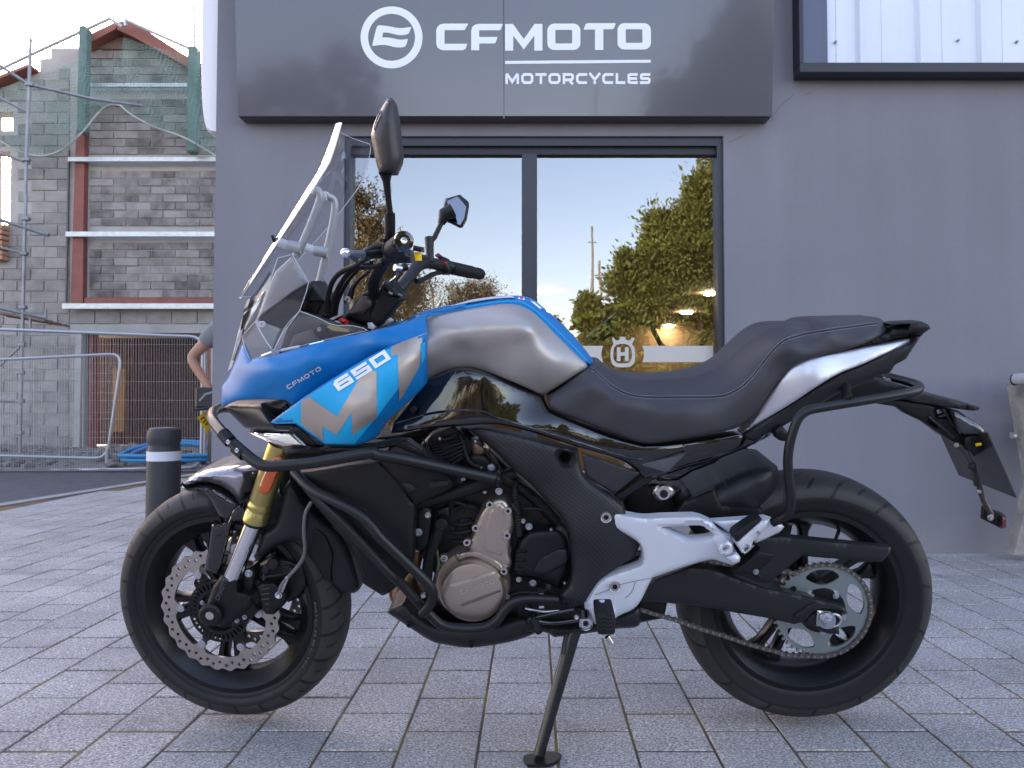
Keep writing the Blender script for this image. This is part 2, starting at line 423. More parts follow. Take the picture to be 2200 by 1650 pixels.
shopc(MB().box((XL,WY-0.0,H), (7.0,17.0,H+0.2)).build('roof', FRAME, flat=True))
DARKIN = mat('showroom_interior', (0.20,0.13,0.085), 0.8, noise=0.2, nscale=1.0)
shopc(MB().box((XL+WD,WY+WD,2.45), (6.8,16.8,2.6)).build('ceiling', mat('showroom_ceiling', (0.22,0.15,0.10), 0.8), flat=True))
shopc(MB().box((XL+WD,WY+WD,-0.03), (6.8,16.8,0.03)).build('floor', mat('showroom_floor', (0.10,0.085,0.07), 0.3), flat=True))
shopc(MB().box((XL+WD,16.6,0.03), (6.8,16.75,2.45)).build('back_wall', DARKIN, flat=True))
# dust splashed on the foot of the wall, hairline cracks
nt = RENDER.node_tree; bs = nt.nodes['Principled BSDF']; lk0 = bs.inputs['Base Color'].links[0].from_socket
gn = nt.nodes.new('ShaderNodeNewGeometry'); sx = nt.nodes.new('ShaderNodeSeparateXYZ'); nt.links.new(gn.outputs['Position'], sx.inputs[0])
mr_ = nt.nodes.new('ShaderNodeMapRange'); mr_.inputs[1].default_value = 0.0; mr_.inputs[2].default_value = 0.22; mr_.inputs[3].default_value = 0.75; mr_.inputs[4].default_value = 0.0; nt.links.new(sx.outputs[2], mr_.inputs[0])
nz = nt.nodes.new('ShaderNodeTexNoise'); nz.inputs['Scale'].default_value = 9; nz.inputs['Detail'].default_value = 8; nt.links.new(gn.outputs['Position'], nz.inputs['Vector'])
ml = nt.nodes.new('ShaderNodeMath'); ml.operation = 'MULTIPLY'; nt.links.new(mr_.outputs[0], ml.inputs[0]); nt.links.new(nz.outputs['Fac'], ml.inputs[1])
mp = nt.nodes.new('ShaderNodeMapping'); mp.inputs['Scale'].default_value = (5, 5, 0.35); nt.links.new(gn.outputs['Position'], mp.inputs[0])
n5 = nt.nodes.new('ShaderNodeTexNoise'); n5.inputs['Scale'].default_value = 1.0; n5.inputs['Detail'].default_value = 4; nt.links.new(mp.outputs[0], n5.inputs['Vector'])
r6 = nt.nodes.new('ShaderNodeMapRange'); r6.inputs[1].default_value = 0.35; r6.inputs[2].default_value = 0.7; r6.inputs[3].default_value = 0.96; r6.inputs[4].default_value = 1.05; nt.links.new(n5.outputs['Fac'], r6.inputs[0])
vm = nt.nodes.new('ShaderNodeVectorMath'); vm.operation = 'SCALE'; nt.links.new(lk0, vm.inputs[0]); nt.links.new(r6.outputs[0], vm.inputs['Scale'])
mx_ = nt.nodes.new('ShaderNodeMix'); mx_.data_type = 'RGBA'; nt.links.new(ml.outputs[0], mx_.inputs[0]); nt.links.new(vm.outputs[0], mx_.inputs[6]); mx_.inputs[7].default_value = (0.30,0.27,0.25,1)
nt.links.new(mx_.outputs[2], bs.inputs['Base Color'])
for pts in ([(1707,201),(1700,208),(1690,216),(1683,222),(1672,234),(1660,250),(1657,262)], [(1744,196),(1738,201),(1728,203)], [(1600,290),(1580,300),(1566,306)]):
    shopc(MB().tube([P(x,y,WY-0.0003) for x, y in pts], 0.0011, 4).build('hairline_crack', mat('crack_dark', (0.06,0.06,0.065), 0.9), flat=True))
for i, (px, py) in enumerate([(1172,628),(1170,668),(1475,671),(1437,700),(1527,630)]):
    r = ray(px, py); q = ORG+r*((2.44-CAMH)/r.z)
    o = MB().cyl((0,0,0), (0,0,-0.02), 0.10, 24).build('ceiling_light', mat('lamp_glow', (1,1,1), emit=(1.0,0.80,0.50), estr=48.0), flat=True)
    o.location = q
    tag(o, ['lit round ceiling light beside the window mullion, upper of two','lit round ceiling light beside the window mullion, lower of two','lit round ceiling light seen in the middle of the right pane','lit round ceiling light lowest in the right pane, above the white band','lit round ceiling light at the right edge of the right pane'][i], 'ceiling light', 'ceiling lights inside the showroom')
# window
win = empty('window', ((wl_+wr_)/2-XL,0.05,0)); win.parent = shop
def winc(mb, name, m, **k):
    o = mb.build(name, m, None, flat=True, **k); o.parent = win; o.location = (-(wl_+wr_)/2, -WY-0.05, 0); return o
def pxx(x, Y=WY+0.07): return P(x,600,Y).x
def pzz(y, Y=WY+0.07): return P(1100,y,Y).z
fb = 0.045
winc(MB().box((wl_,WY+0.02,wt_-fb), (wr_,WY+0.10,wt_)), 'frame', FRAME)
winc(MB().box((wl_,WY+0.02,wb_), (wr_,WY+0.10,wb_+fb)), 'frame', FRAME)
winc(MB().box((wl_,WY+0.02,wb_+fb), (wl_+0.03,WY+0.10,wt_-fb)), 'frame', FRAME)
winc(MB().box((wr_-0.03,WY+0.02,wb_+fb), (wr_,WY+0.10,wt_-fb)), 'frame', FRAME)
winc(MB().box((wl_+0.03,WY+0.045,wt_-fb-0.04), (wr_-0.03,WY+0.10,wt_-fb)), 'glazing_bead', mat('bead', (0.018,0.018,0.026), 0.5))
mx0, mx1 = pxx(1121), pxx(1154)
winc(MB().box((mx0,WY+0.035,wb_+fb), (mx1,WY+0.11,wt_-fb-0.04)), 'mullion', FRAME)
def glass_mat(name, refl, tint=(1,1,1), rough=0.0, wob=0.0):
    m = bpy.data.materials.new(name); m.use_nodes = True; nt = m.node_tree; nt.nodes.clear(); N = nt.nodes.new; Lk = nt.links.new
    o = N('ShaderNodeOutputMaterial'); mx = N('ShaderNodeMixShader'); t = N('ShaderNodeBsdfTransparent'); g = N('ShaderNodeBsdfGlossy')
    t.inputs[0].default_value = (*tint, 1); g.inputs['Roughness'].default_value = rough; g.inputs[0].default_value = (0.95,0.97,1,1)
    fr = N('ShaderNodeLayerWeight'); fr.inputs['Blend'].default_value = 0.5
    pw = N('ShaderNodeMath'); pw.operation = 'POWER'; pw.inputs[1].default_value = 4.0; Lk(fr.outputs['Facing'], pw.inputs[0])
    mr = N('ShaderNodeMath'); mr.operation = 'MULTIPLY_ADD'; mr.inputs[1].default_value = 1-refl; mr.inputs[2].default_value = refl; Lk(pw.outputs[0], mr.inputs[0])
    Lk(mr.outputs[0], mx.inputs[0]); Lk(t.outputs[0], mx.inputs[1]); Lk(g.outputs[0], mx.inputs[2]); Lk(mx.outputs[0], o.inputs[0])
    if wob:
        tc = N('ShaderNodeNewGeometry'); n = N('ShaderNodeTexNoise'); n.inputs['Scale'].default_value = 3.0; n.inputs['Detail'].default_value = 2; Lk(tc.outputs['Position'], n.inputs['Vector'])
        b = N('ShaderNodeBump'); b.inputs['Strength'].default_value = 1.0; b.inputs['Distance'].default_value = wob; Lk(n.outputs['Fac'], b.inputs['Height']); Lk(b.outputs[0], g.inputs['Normal'])
    return m
WGLASS = glass_mat('window_glass', 0.22, (0.80,0.78,0.74), 0.0, 0.0006)
yg = WY+0.075
def pane(x0, x1, z0, z1, y):
    return MB().add([(x0,y,z0),(x1,y,z0),(x1,y,z1),(x0,y,z1)], [(0,1,2,3)])
winc(pane(wl_+0.03, mx0, wb_+fb, wt_-fb-0.04, yg), 'pane', WGLASS, recalc=False)
winc(pane(mx1, wr_-0.03, wb_+fb, wt_-fb-0.04, yg), 'pane', WGLASS, recalc=False)
# etched band and crowned H emblem on the right pane
ETCH = mat('etched_vinyl', (0.50,0.47,0.43), 0.7)
ys = WY+0.071
def flatpoly(mb, pts, Y, holes=()):
    """flat polygon given in picture pixels, built on the upright plane y=Y"""
    o2 = [(P(p[0],p[1],Y).x, P(p[0],p[1],Y).z) for p in pts]; h2 = [[(P(p[0],p[1],Y).x, P(p[0],p[1],Y).z) for p in h] for h in holes]
    v, t, r = tri2d(o2, h2); return mb.add([(a,Y,b) for a,b in v], t)
arcL = [(1296-6*math.sin(math.pi*t/8)*0+(-4*math.sin(math.pi*t/8)), 743+35*t/8) for t in range(9)]
b_ = MB(); flatpoly(b_, [(1160,743)]+arcL+[(1160,778)], ys); winc(b_, 'etched_band', ETCH); b_ = MB()
flatpoly(b_, [(1532,743)]+[(1380+4*math.sin(math.pi*t/8), 743+35*t/8) for t in range(9)]+[(1532,778)], ys)
winc(b_, 'etched_band', ETCH)
em = MB()
outer = smooth_poly(cH((605,1494),(555,1488),(530,1460),(524,1400),(530,1365),(545,1342,1),(532,1303,1),(545,1298,1),(556,1314,1),(570,1318,1),(586,1311,1),(586,1294,1),(622,1294,1),(622,1311,1),(640,1318,1),(655,1314,1),(664,1298,1),(684,1303,1),(666,1342,1),(680,1365),(686,1400),(680,1460),(655,1488)), 3)
inner = smooth_poly(cH((602,1468),(565,1464),(545,1440),(543,1400),(550,1362),(570,1345),(602,1340),(635,1345),(655,1362),(664,1400),(662,1440),(642,1464)), 3)
flatpoly(em, outer, ys, [inner])
flatpoly(em, cH((566,1362),(590,1362),(590,1395),(619,1395),(619,1362),(643,1362),(643,1454),(619,1454),(619,1418),(590,1418),(590,1454),(566,1454)), ys)
winc(em, 'emblem', ETCH)

# ------------------------------------------------------------------ shop sign
SY = 3.93
sx0, sx1 = P(513,100,SY).x, P(1657,100,SY).x; sz0 = P(1100,249,SY).z; sz1 = sz0+0.85; seam = P(1083,100,SY).x
SIGNM = mat('sign_acrylic', (0.085,0.083,0.105), 0.15, coat=0.4, coat_rough=0.03)
sgn = empty('shop_sign', ((sx0+sx1)/2, SY, sz0)); tag(sgn, 'glossy grey fascia sign with white lettering and ring emblem above the window', 'sign')
TILT = math.radians(5.6)
def sgc(mb, name, m):
    o = mb.build(name, m, sgn, flat=True); o.location = (0,0,0); return o
so = Vector(sgn.location)
def sg_pt(px, py, off=0.0):
    """point on the tilted sign face; local coordinates"""
    n = Vector((0, math.cos(TILT), math.sin(TILT))); r = ray(px, py); t = (so-ORG).dot(n)/r.dot(n)
    return ORG+r*t-n*off-so
for (a, b) in ((sx0, seam-0.0012), (seam+0.0012, sx1)):
    v = []; f = []; nx, nz = 24, 12
    for i in range(nx+1):
        for j in range(nz+1):
            x = a+(b-a)*i/nx; h = 0.85*j/nz
            v.append((x-so.x, -math.sin(TILT)*h, math.cos(TILT)*h))
    for i in range(nx):
        for j in range(nz): k = i*(nz+1)+j; f.append((k, k+nz+1, k+nz+2, k+1))
    n = len(v); v += [(p[0], 0.02, p[2]) for p in [v[0], v[nx*(nz+1)], v[-1], v[nz]]]
    c = [0, nx*(nz+1), (nx+1)*(nz+1)-1, nz]
    for q in range(4): f.append((c[q], c[(q+1)%4], n+(q+1)%4, n+q))
    o = sgc(MB().add(v, f), 'sign_panel', None)
    o.data.materials.append(SIGNM)
sgc(MB().box((sx0-so.x+0.004,0.0205,-0.004), (sx1-so.x-0.004,0.095,0.85)), 'sign_tray', mat('sign_tray', (0.05,0.045,0.055), 0.4))
sgc(MB().box((seam-so.x-0.001,-0.0002,-0.012), (seam-so.x+0.001,0.004,0.0)), 'seam_strip', PRINT)
def sgpoly(mb, pts, holes=(), off=0.0012):
    v, t, r = tri2d([(p[0],-p[1]) for p in pts], [[(p[0],-p[1]) for p in h] for h in holes])
    n0 = len(v); vs = [sg_pt(a,-b,off) for a,b in v]+[sg_pt(a,-b,-0.0002) for a,b in v]
    fs = [tuple(q) for q in t]+[(a,b,b+n0,a+n0) for a,b in r]; mb.add(vs, fs)
ring = lambda cx, cy, r, n=56: [(cx+r*math.cos(2*PI*k/n), cy+r*math.sin(2*PI*k/n)) for k in range(n)]
rg = MB(); sgpoly(rg, ring(841.3,80.5,66.5), [ring(841.3,80.3,50.5)])
sgpoly(rg, smooth_poly(cL((187,311,1),(218,186),(240,172),(300,178),(370,190),(452,183,1),(440,215),(425,232),(370,238),(300,222),(262,219,1),(254,252,1),(310,256),(370,268),(429,264,1),(418,300),(404,317),(350,320),(270,304)), 3))
sgc(rg, 'ring_emblem', PRINT)
def rrect(x0,y0,x1,y1,r,n=5):
    o = []
    for cx, cy, a0 in ((x1-r,y0+r,-90),(x1-r,y1-r,0),(x0+r,y1-r,90),(x0+r,y0+r,180)):
        for k in range(n+1):
            a = math.radians(a0+90*k/n); o.append((cx+r*math.cos(a), cy+r*math.sin(a)))
    return o
sign_letters = {
 'C': ([cL(*[(p[0],p[1]) for p in [(836,160),(670,160),(645,166),(628,182),(620,205),(620,295),(628,320),(645,334),(670,340),(800,340),(818,330),(830,296),(676,296),(676,204),(812,204)]])], []),
 'F': ([cL((1068,162),(905,162),(880,168),(862,184),(856,210),(856,340),(910,340),(910,294),(1012,294),(1022,288),(1034,250),(910,250),(910,205),(1048,205),(1056,198))], []),
 'M': ([cL((1085,162),(1138,162),(1211,265),(1284,162),(1337,162),(1337,342),(1282,342),(1282,240),(1211,335),(1140,240),(1140,342),(1085,342))], []),
 'O': ([[(740+x/3.143, y/3.143) for x,y in rrect(1370,160,1593,338,46)]], [[(740+x/3.143, y/3.143) for x,y in rrect(1424,202,1538,294,8)]]),
 'T': ([cL((1832,157),(1640,157),(1628,164),(1615,200),(1692,200),(1692,338),(1748,338),(1748,198),(1808,198),(1820,192))], []),
 'o': ([[(740+x/3.143, y/3.143) for x,y in rrect(1844,157,2069,335,46)]], [[(740+x/3.143, y/3.143) for x,y in rrect(1899,198,2012,290,8)]]),
}
for k, (outs, holes) in sign_letters.items():
    q = MB(); sgpoly(q, outs[0], holes); sgc(q, 'letter', PRINT)
q = MB(); sgpoly(q, cL((1085,412),(2068,404),(2068,424),(1085,432))); sgc(q, 'underline', PRINT)
quads, W = text_quads('MOTORCYCLES', 0.25, 0.22)
x0, x1, y0, y1 = 740+1087/3.143, 740+2067/3.143, 568/3.143, 494/3.143
xx = 0
for ch in 'MOTORCYCLES':
    g, w1 = text_quads(ch, 0.25, 0.22); q = MB()
    for qd in g:
        q.add([sg_pt(x0+(p[0]+xx)/W*(x1-x0), y0+p[1]*(y1-y0), 0.0012) for p in qd], [(0,1,2,3)])
    sgc(q, 'letter', PRINT); xx += GL[ch][0]+0.22

# ------------------------------------------------------------------ upper cladding at the right
CYY = 3.925
cl = empty('cladding', (P(1718,100,CYY).x, CYY, P(1718,155,CYY).z)); tag(cl, 'white profiled metal cladding in a dark trim at the upper right of the wall', 'cladding')
def clc(mb, name, m, **k):
    o = mb.build(name, m, None, flat=True, **k); o.parent = cl; o.location = -cl.location; return o
cx0 = P(1718,100,CYY).x; cz0 = P(1718,155,CYY).z; cz1 = P(1718,134,CYY).z
DTRIM = mat('dark_trim', (0.022,0.02,0.032), 0.45); BTRIM = mat('blue_grey_trim', (0.085,0.095,0.15), 0.4)
clc(MB().box((cx0,CYY,cz0), (7.0,WY-0.001,cz1), 0.003), 'bottom_rail', DTRIM)
clc(MB().box((cx0,CYY,cz1), (cx0+0.02,WY-0.001,cz1+1.0)), 'edge_trim', DTRIM)
tx1 = P(1766,100,CYY+0.01).x; tx2 = P(1779,100,CYY+0.01).x
clc(MB().box((cx0+0.02,CYY+0.008,cz1), (tx1,WY-0.002,cz1+1.0)), 'corner_flashing', BTRIM)
clc(MB().box((tx1,CYY+0.016,cz1), (tx2,WY-0.002,cz1+1.0)), 'corner_flashing', BTRIM)
ribs = [P(1853,100,CYY).x, P(1983,100,CYY).x, P(2115,100,CYY).x, P(2245,100,CYY).x, P(2375,100,CYY).x]
px_ = tx2
for i, rb in enumerate(ribs):
    prof = [(px_, .04), (px_+(rb-px_)*0.30, .04), (px_+(rb-px_)*0.31, .036), (px_+(rb-px_)*0.62, .036), (px_+(rb-px_)*0.63, .04), (rb-0.02, .04), (rb-0.005, .015), (rb+0.015, .012), (rb+0.03, .04)]
    mb = MB(); n = len(prof)
    mb.add([(x, CYY+y, cz1) for x, y in prof]+[(x, CYY+y, cz1+1.0) for x, y in prof], [(k, k+1, n+k+1, n+k) for k in range(n-1)])
    clc(mb, 'cladding_panel', WHITEP); px_ = rb+0.03
for (sx, sy) in ((1794,91),(2057,88),(2183,91)):
    q = P(sx, sy, CYY+0.036); o = MB().cyl(q, q+Vector((0,-0.012,0)), 0.007, 10).cyl(q+Vector((0,-0.012,0)), q+Vector((0,-0.02,0)), 0.0045, 6).build('screw', mat('screw_metal', (0.3,0.3,0.33), 0.35, 0.8)); o.parent = cl; o.location = -cl.location

# white lightbox on the side wall
lb = MB(); zc = P(450,95,4.4).z; nn = 20
prof = []
for i in range(nn+1):
    a = -PI/2+PI*i/nn; prof.append((math.copysign(abs(math.sin(a))**0.6, math.sin(a)), abs(math.cos(a))**0.35))
vs = []; fs = []
for i, (sz, wd) in enumerate(prof):
    for (yy, k) in ((4.10,0.8),(4.16,1.0),(4.7,1.0),(4.76,0.8)): vs.append((XL-0.005-0.135*k*max(wd,0.3), yy, zc+sz*0.62))
    vs.append((XL-0.004,4.76,zc+sz*0.62)); vs.append((XL-0.004,4.10,zc+sz*0.62))
for i in range(nn):
    for k in range(6): a = i*6+k; b = i*6+(k+1)%6; fs.append((a, b, b+6, a+6))
fs.append(tuple(range(6))); fs.append(tuple(nn*6+k for k in range(6)))
o = link_mesh('lightbox_sign', vs, fs, mat('white_acrylic', (0.8,0.76,0.78), 0.35), None, 40)
tag(o, 'white rounded lightbox fixed round the left corner of the grey wall', 'sign')
# ------------------------------------------------------------------ unfinished building beyond the fence
BY = 13.5
bld = empty('unfinished_building', P(300,962,BY)); tag(bld, 'unfinished grey blockwork building with red steel frame and gable, left background', 'building')
def bc(mb, name, m, flat=True, **k):
    o = mb.build(name, m, None, flat=flat, **k); o.parent = bld; o.location = -bld.location; return o
def px2(p, Y=BY): q = P(p[0],p[1],Y); return (q.x, q.z)
outl = [(-1400,150),(-260,150),(-60,215),(0,184),(85,152),(86,126),(108,124),(108,103),(160,103),(192,104),(192,104),(262,68),(292,76),(400,140),(470,180),(900,180),(900,968),(-1400,968)]  # unseen run left of the frame is added to block the low sun
hol = [[(-22,240),(27,240),(27,280),(-22,280)], [(-22,325),(22,325),(20,482),(-22,482)], [(178,716),(452,716),(452,966),(178,966)]]
mb = MB(); mb.prism([px2(p) for p in outl], (Vector((0,BY+0.012,0)), Vector((1,0,0)), Vector((0,0,1)), Vector((0,1,0))), 0.0, 0.3, holes=[[px2(p) for p in h] for h in hol])
bc(mb, 'wall', MORTAR)
blks = []
def blocks(x0, x1, y0, y1, ch, bl, region, mt, Y=BY, jx=2.2, jy=2.2):
    """blocks in picture pixels on the wall plane"""
    r = 0; y = y1
    while y-ch > y0-ch*0.5:
        x = x0 - (bl/2 if r % 2 else 0)
        while x < x1:
            a = max(x, x0)+jx/2; b = min(x+bl, x1)-jx/2
            c = ((a+b)/2, y-ch/2)
            if b-a > 6 and all(region(u, v) for u in (a+2, b-2) for v in (y-ch+2, y-2)):
                blks.append((a, b, y-ch+jy/2+random.uniform(-.3,.3), y-jy/2+random.uniform(-.3,.3), mt, Y))
            x += bl
        y -= ch; r += 1
def inside(u, v): return pip((u, v), outl) and not any(pip((u, v), h) for h in hol)
blocks(192, 475, 60, 640, 17.1, 53, lambda u, v: inside(u, v) and not (186 < v < 199) and not (343 < v < 356) and not (500 < v < 515), BLOCKA)
blocks(150, 475, 668, 696, 28, 55, inside, BLOCKB)
blocks(-20, 150, 100, 962, 24, 58, inside, BLOCKB)
blocks(150, 176, 716, 962, 24, 27, inside, BLOCKB)
blks.sort(key=lambda b: -(b[1]-b[0])*(b[3]-b[2]))
unit = {}
rest = {}
for i, (a, b, t, u, mt, Y) in enumerate(blks):
    p0 = P(a, u, Y); p1 = P(b, t, Y)
    pr = random.uniform(0.012, 0.03)
    if i < 300:
        key = mt.name
        if key not in unit:
            k = MB().box((-.5,-1,-.5), (.5,0,.5)); me_o = k.build('block', mt, bld, flat=True); unit[key] = me_o; o = me_o
        else: o = dup(unit[key], bld)
        o.location = ((p0.x+p1.x)/2-bld.location.x, Y+0.011-bld.location.y, (p0.z+p1.z)/2-bld.location.z); o.scale = (p1.x-p0.x, pr, p1.z-p0.z)
        o.rotation_euler = (random.uniform(-.01,.01), 0, 0)
    else:
        rest.setdefault(mt.name, MB()).box((p0.x, Y+0.011-pr, p0.z), (p1.x, Y+0.011, p1.z))
for k, mb in rest.items():
    o = bc(mb, 'block', _m.get(k) or bpy.data.materials[k]); o['kind'] = 'stuff'
def bbox(x0, y0, x1, y1, ya, yb, mb=None):
    a = P(x0,y1,BY); b = P(x1,y0,BY); mb = mb or MB(); return mb.box((a.x,BY+ya,a.z), (b.x,BY+yb,b.z))
def bpoly(pts, ya, yb):
    mb = MB(); return mb.prism([px2(p) for p in pts], (Vector((0,BY,0)), Vector((1,0,0)), Vector((0,0,1)), Vector((0,1,0))), ya, yb)
bc(bpoly([(172,285),(190,285),(186,656),(160,656)], -0.12, 0.01), 'steel_column', REDST)
bc(bbox(188,641,520,654, -0.10, 0.01), 'steel_beam', REDST)
for (y0, y1, x0) in ((345,354,160),(503,513,155),(188,196,192),(655,666,148)):
    o = bbox(x0, y0, 520, y1, -0.20, -0.125); bc(o, 'galvanised_rail', GALV)
bc(bbox(158,698,520,716, -0.05, 0.008), 'lintel', CONC)
bc(bbox(160,718,178,966, -0.04, 0.008), 'door_pier', CONC)
bc(bbox(181,716,192,966, 0.10, 0.3), 'door_post', REDST); bc(bbox(434,716,446,966, 0.10, 0.3), 'door_post', REDST)
bc(bpoly([(149,325),(152,325),(146,650),(143,650)], -0.05, -0.02), 'downpipe', mat('pipe_dark', (0.12,0.115,0.12), 0.6))
# red gable barge boards
ROOFR = mat('roof_red', (0.26,0.10,0.075), 0.7, noise=0.2, nscale=4)
for k, pts in enumerate(([(192,96),(264,62),(266,76),(196,113)], [(268,62),(296,58),(404,128),(404,150),(300,92),(268,78)], [(404,128),(520,190),(520,212),(404,150)], [(-120,245),(0,182),(82,150),(82,156),(0,190),(-120,252)])):
    bc(bpoly(pts, -0.25, 0.02), 'barge_board', ROOFR)
bc(bpoly([(205,106),(258,80),(292,84),(330,108)], -0.03, 0.005), 'gable_board', mat('gable_brown', (0.16,0.10,0.09), 0.8))
# inside of the garage opening: brown ribbed sheet, one object per slat
SL = mat('brown_slat', (0.042,0.021,0.018), 0.75, noise=0.25, nscale=3)
s0 = None; x = 182.0
a = P(182,966,BY+1.2); wv = (P(190,900,BY+1.2).x-P(182,900,BY+1.2).x)
zt = P(182,700,BY+1.2).z; n = int((P(452,900,BY+1.2).x-a.x)/wv)
for i in range(n):
    if s0 is None:
        s0 = MB().add([(0,0,0),(wv*.35,-.022,0),(wv*.65,-.022,0),(wv,0,0),(wv,.02,0),(0,.02,0),(0,0,zt),(wv*.35,-.022,zt),(wv*.65,-.022,zt),(wv,0,zt),(wv,.02,zt),(0,.02,zt)],
            [(0,1,7,6),(1,2,8,7),(2,3,9,8),(3,4,10,9),(4,5,11,10),(5,0,6,11),(0,1,2,3,4,5),(6,7,8,9,10,11)]).build('slat', SL, bld, flat=True); o = s0
    else: o = dup(s0, bld)
    o.location = Vector((a.x+wv*i, BY+1.2, 0))-bld.location
bc(MB().box((P(178,900,BY).x-0.1,BY+0.3,-0.02),(P(452,900,BY).x+0.1,BY+2.4,0.0)), 'floor', CONC)
bc(MB().box((P(178,900,BY).x-0.3,BY+0.32,P(100,714,BY).z),(P(452,900,BY).x+0.3,BY+2.4,P(100,700,BY).z)), 'soffit', CONC)
bc(MB().box((P(178,900,BY).x-0.1,BY+1.3,0),(P(452,900,BY).x+0.1,BY+1.5,3.2)), 'back_wall', SL)
# yellowish board leaning inside the opening
q0 = P(243,916,BY+0.9); q1 = P(272,792,BY+0.9)
o = MB().box((q0.x,BY+0.85,q0.z-0.1), (q1.x,BY+0.89,q1.z)).build('leaning_board', mat('board_ochre', (0.14,0.085,0.04), 0.8), None, flat=True); tag(o, 'pale board leaning inside the dark garage opening', 'board')
# scaffold ---------------------------------------------------------
SCF = mat('scaffold_tube', (0.22,0.22,0.24), 0.45, 0.5, noise=0.2, nscale=6)
SYY = 11.6
scf = empty('scaffold', P(50,1008,SYY)); tag(scf, 'steel tube scaffold with boards at the left edge of the grey building', 'scaffold')
def sc(pts, r=0.024, name='scaffold_tube', m=SCF, Ys=None):
    Ys = Ys or SYY
    o = MB().tube([P(p[0],p[1],p[2] if len(p) > 2 else Ys) for p in pts], r, 8).build(name, m, None); o.parent = scf; o.location = -scf.location; return o
sc([(66,82),(57,330),(50,640),(42,1008)]); sc([(57,420),(49,640),(46,800)], 0.018)
sc([(-20,128),(62,182,SYY),(200,213,SYY+0.3),(305,227,SYY+1.0)]); sc([(-20,200),(62,243)], 0.02); sc([(-20,322),(64,352)], 0.02)
sc([(-20,466),(105,505)], 0.03); sc([(-20,527),(55,545)], 0.018); sc([(-20,658),(98,683)], 0.025); sc([(-20,860),(46,862)], 0.024)
sc([(-10,795),(54,735)], 0.018); sc([(-20,760),(0,700)], 0.02); sc([(98,665),(98,685)], 0.02); sc([(65,683),(65,705)], 0.02)
for (px, py) in ((64,182),(57,343),(56,470),(52,545),(49,660),(47,740),(45,800),(44,862),(42,930),(42,1000)):
    q = P(px,py,SYY); o = MB().box(q-Vector((0.055,0.04,0.03)), q+Vector((0.055,0.04,0.03)), 0.01).build('coupler', SCF, None, flat=True); o.parent = scf; o.location = -scf.location
TIM = mat('scaffold_timber', (0.20,0.14,0.11), 0.8, noise=0.2, nscale=7)
for k in range(3):
    a = P(-30,663+3*k,SYY); b = P(96,686+2*k,SYY); o = MB().add([(a.x,SYY+0.22*k,a.z),(b.x,SYY+0.22*k,b.z),(b.x,SYY+0.22*k+0.2,b.z),(a.x,SYY+0.22*k+0.2,a.z),(a.x,SYY+0.22*k,a.z-0.035),(b.x,SYY+0.22*k,b.z-0.035),(b.x,SYY+0.22*k+0.2,b.z-0.035),(a.x,SYY+0.22*k+0.2,a.z-0.035)],
        [(0,1,2,3),(7,6,5,4),(0,4,5,1),(1,5,6,2),(2,6,7,3),(3,7,4,0)]).build('scaffold_board', TIM, None, flat=True); o.parent = scf; o.location = -scf.location
for k in range(7):   # orange brick stack seen past the tube
    q = P(4,490+11*k+random.uniform(-1,1),BY-0.1); o = MB().box(q-Vector((0.09+random.uniform(0,.03),0.1,0.036)), q+Vector((0.07,0.1,0.036)), 0.004).build('brick', mat('orange_brick', (0.42,0.22,0.14), 0.9, noise=0.2, nscale=20), None, flat=True)
    if k == 0: bst = empty('brick_stack', q); tag(bst, 'short stack of orange bricks at the left edge beside the scaffold', 'bricks')
    o.parent = bst; o.location = -bst.location
# green wrapped posts and poles
NETG = mat('green_wrap', (0.13,0.185,0.17), 0.8, noise=0.15, nscale=10)
for k, (xa, xb, ya, yb, xp) in enumerate(((170,192,60,288,178),(404,428,103,330,418))):
    p = empty('wrapped_post', P(xa,yb,13.1)); tag(p, ('green netting wrapped steel post left of the red gable' if k == 0 else 'green netting wrapped steel post nearer the grey shop wall'), 'post', 'posts wrapped in green netting')
    a = P(xa,yb,13.1); b = P(xb,ya,13.1)
    o = MB().box((a.x,13.0,a.z), (b.x,13.2,b.z), 0.03).build('wrapping', NETG, p, flat=True); o.location = -p.location
    o = MB().tube([P(xp,ya,13.1), P(xp+1,-60,13.1)], 0.018, 8).build('pole', SCF, p); o.location = -p.location
# top rails
rl = empty('roof_handrail', P(235,40,13.05)); tag(rl, 'pale tube handrail running up to the roof ridge against the bright sky', 'handrail')
for pts in ([(-40,168),(100,102),(236,40)], [(236,40),(262,58)], [(268,42),(330,70),(425,112)], [(268,42),(270,56)]):
    o = MB().tube([P(p[0],p[1],13.05) for p in pts], 0.028, 8).build('rail', GALV, rl); o.location = -rl.location
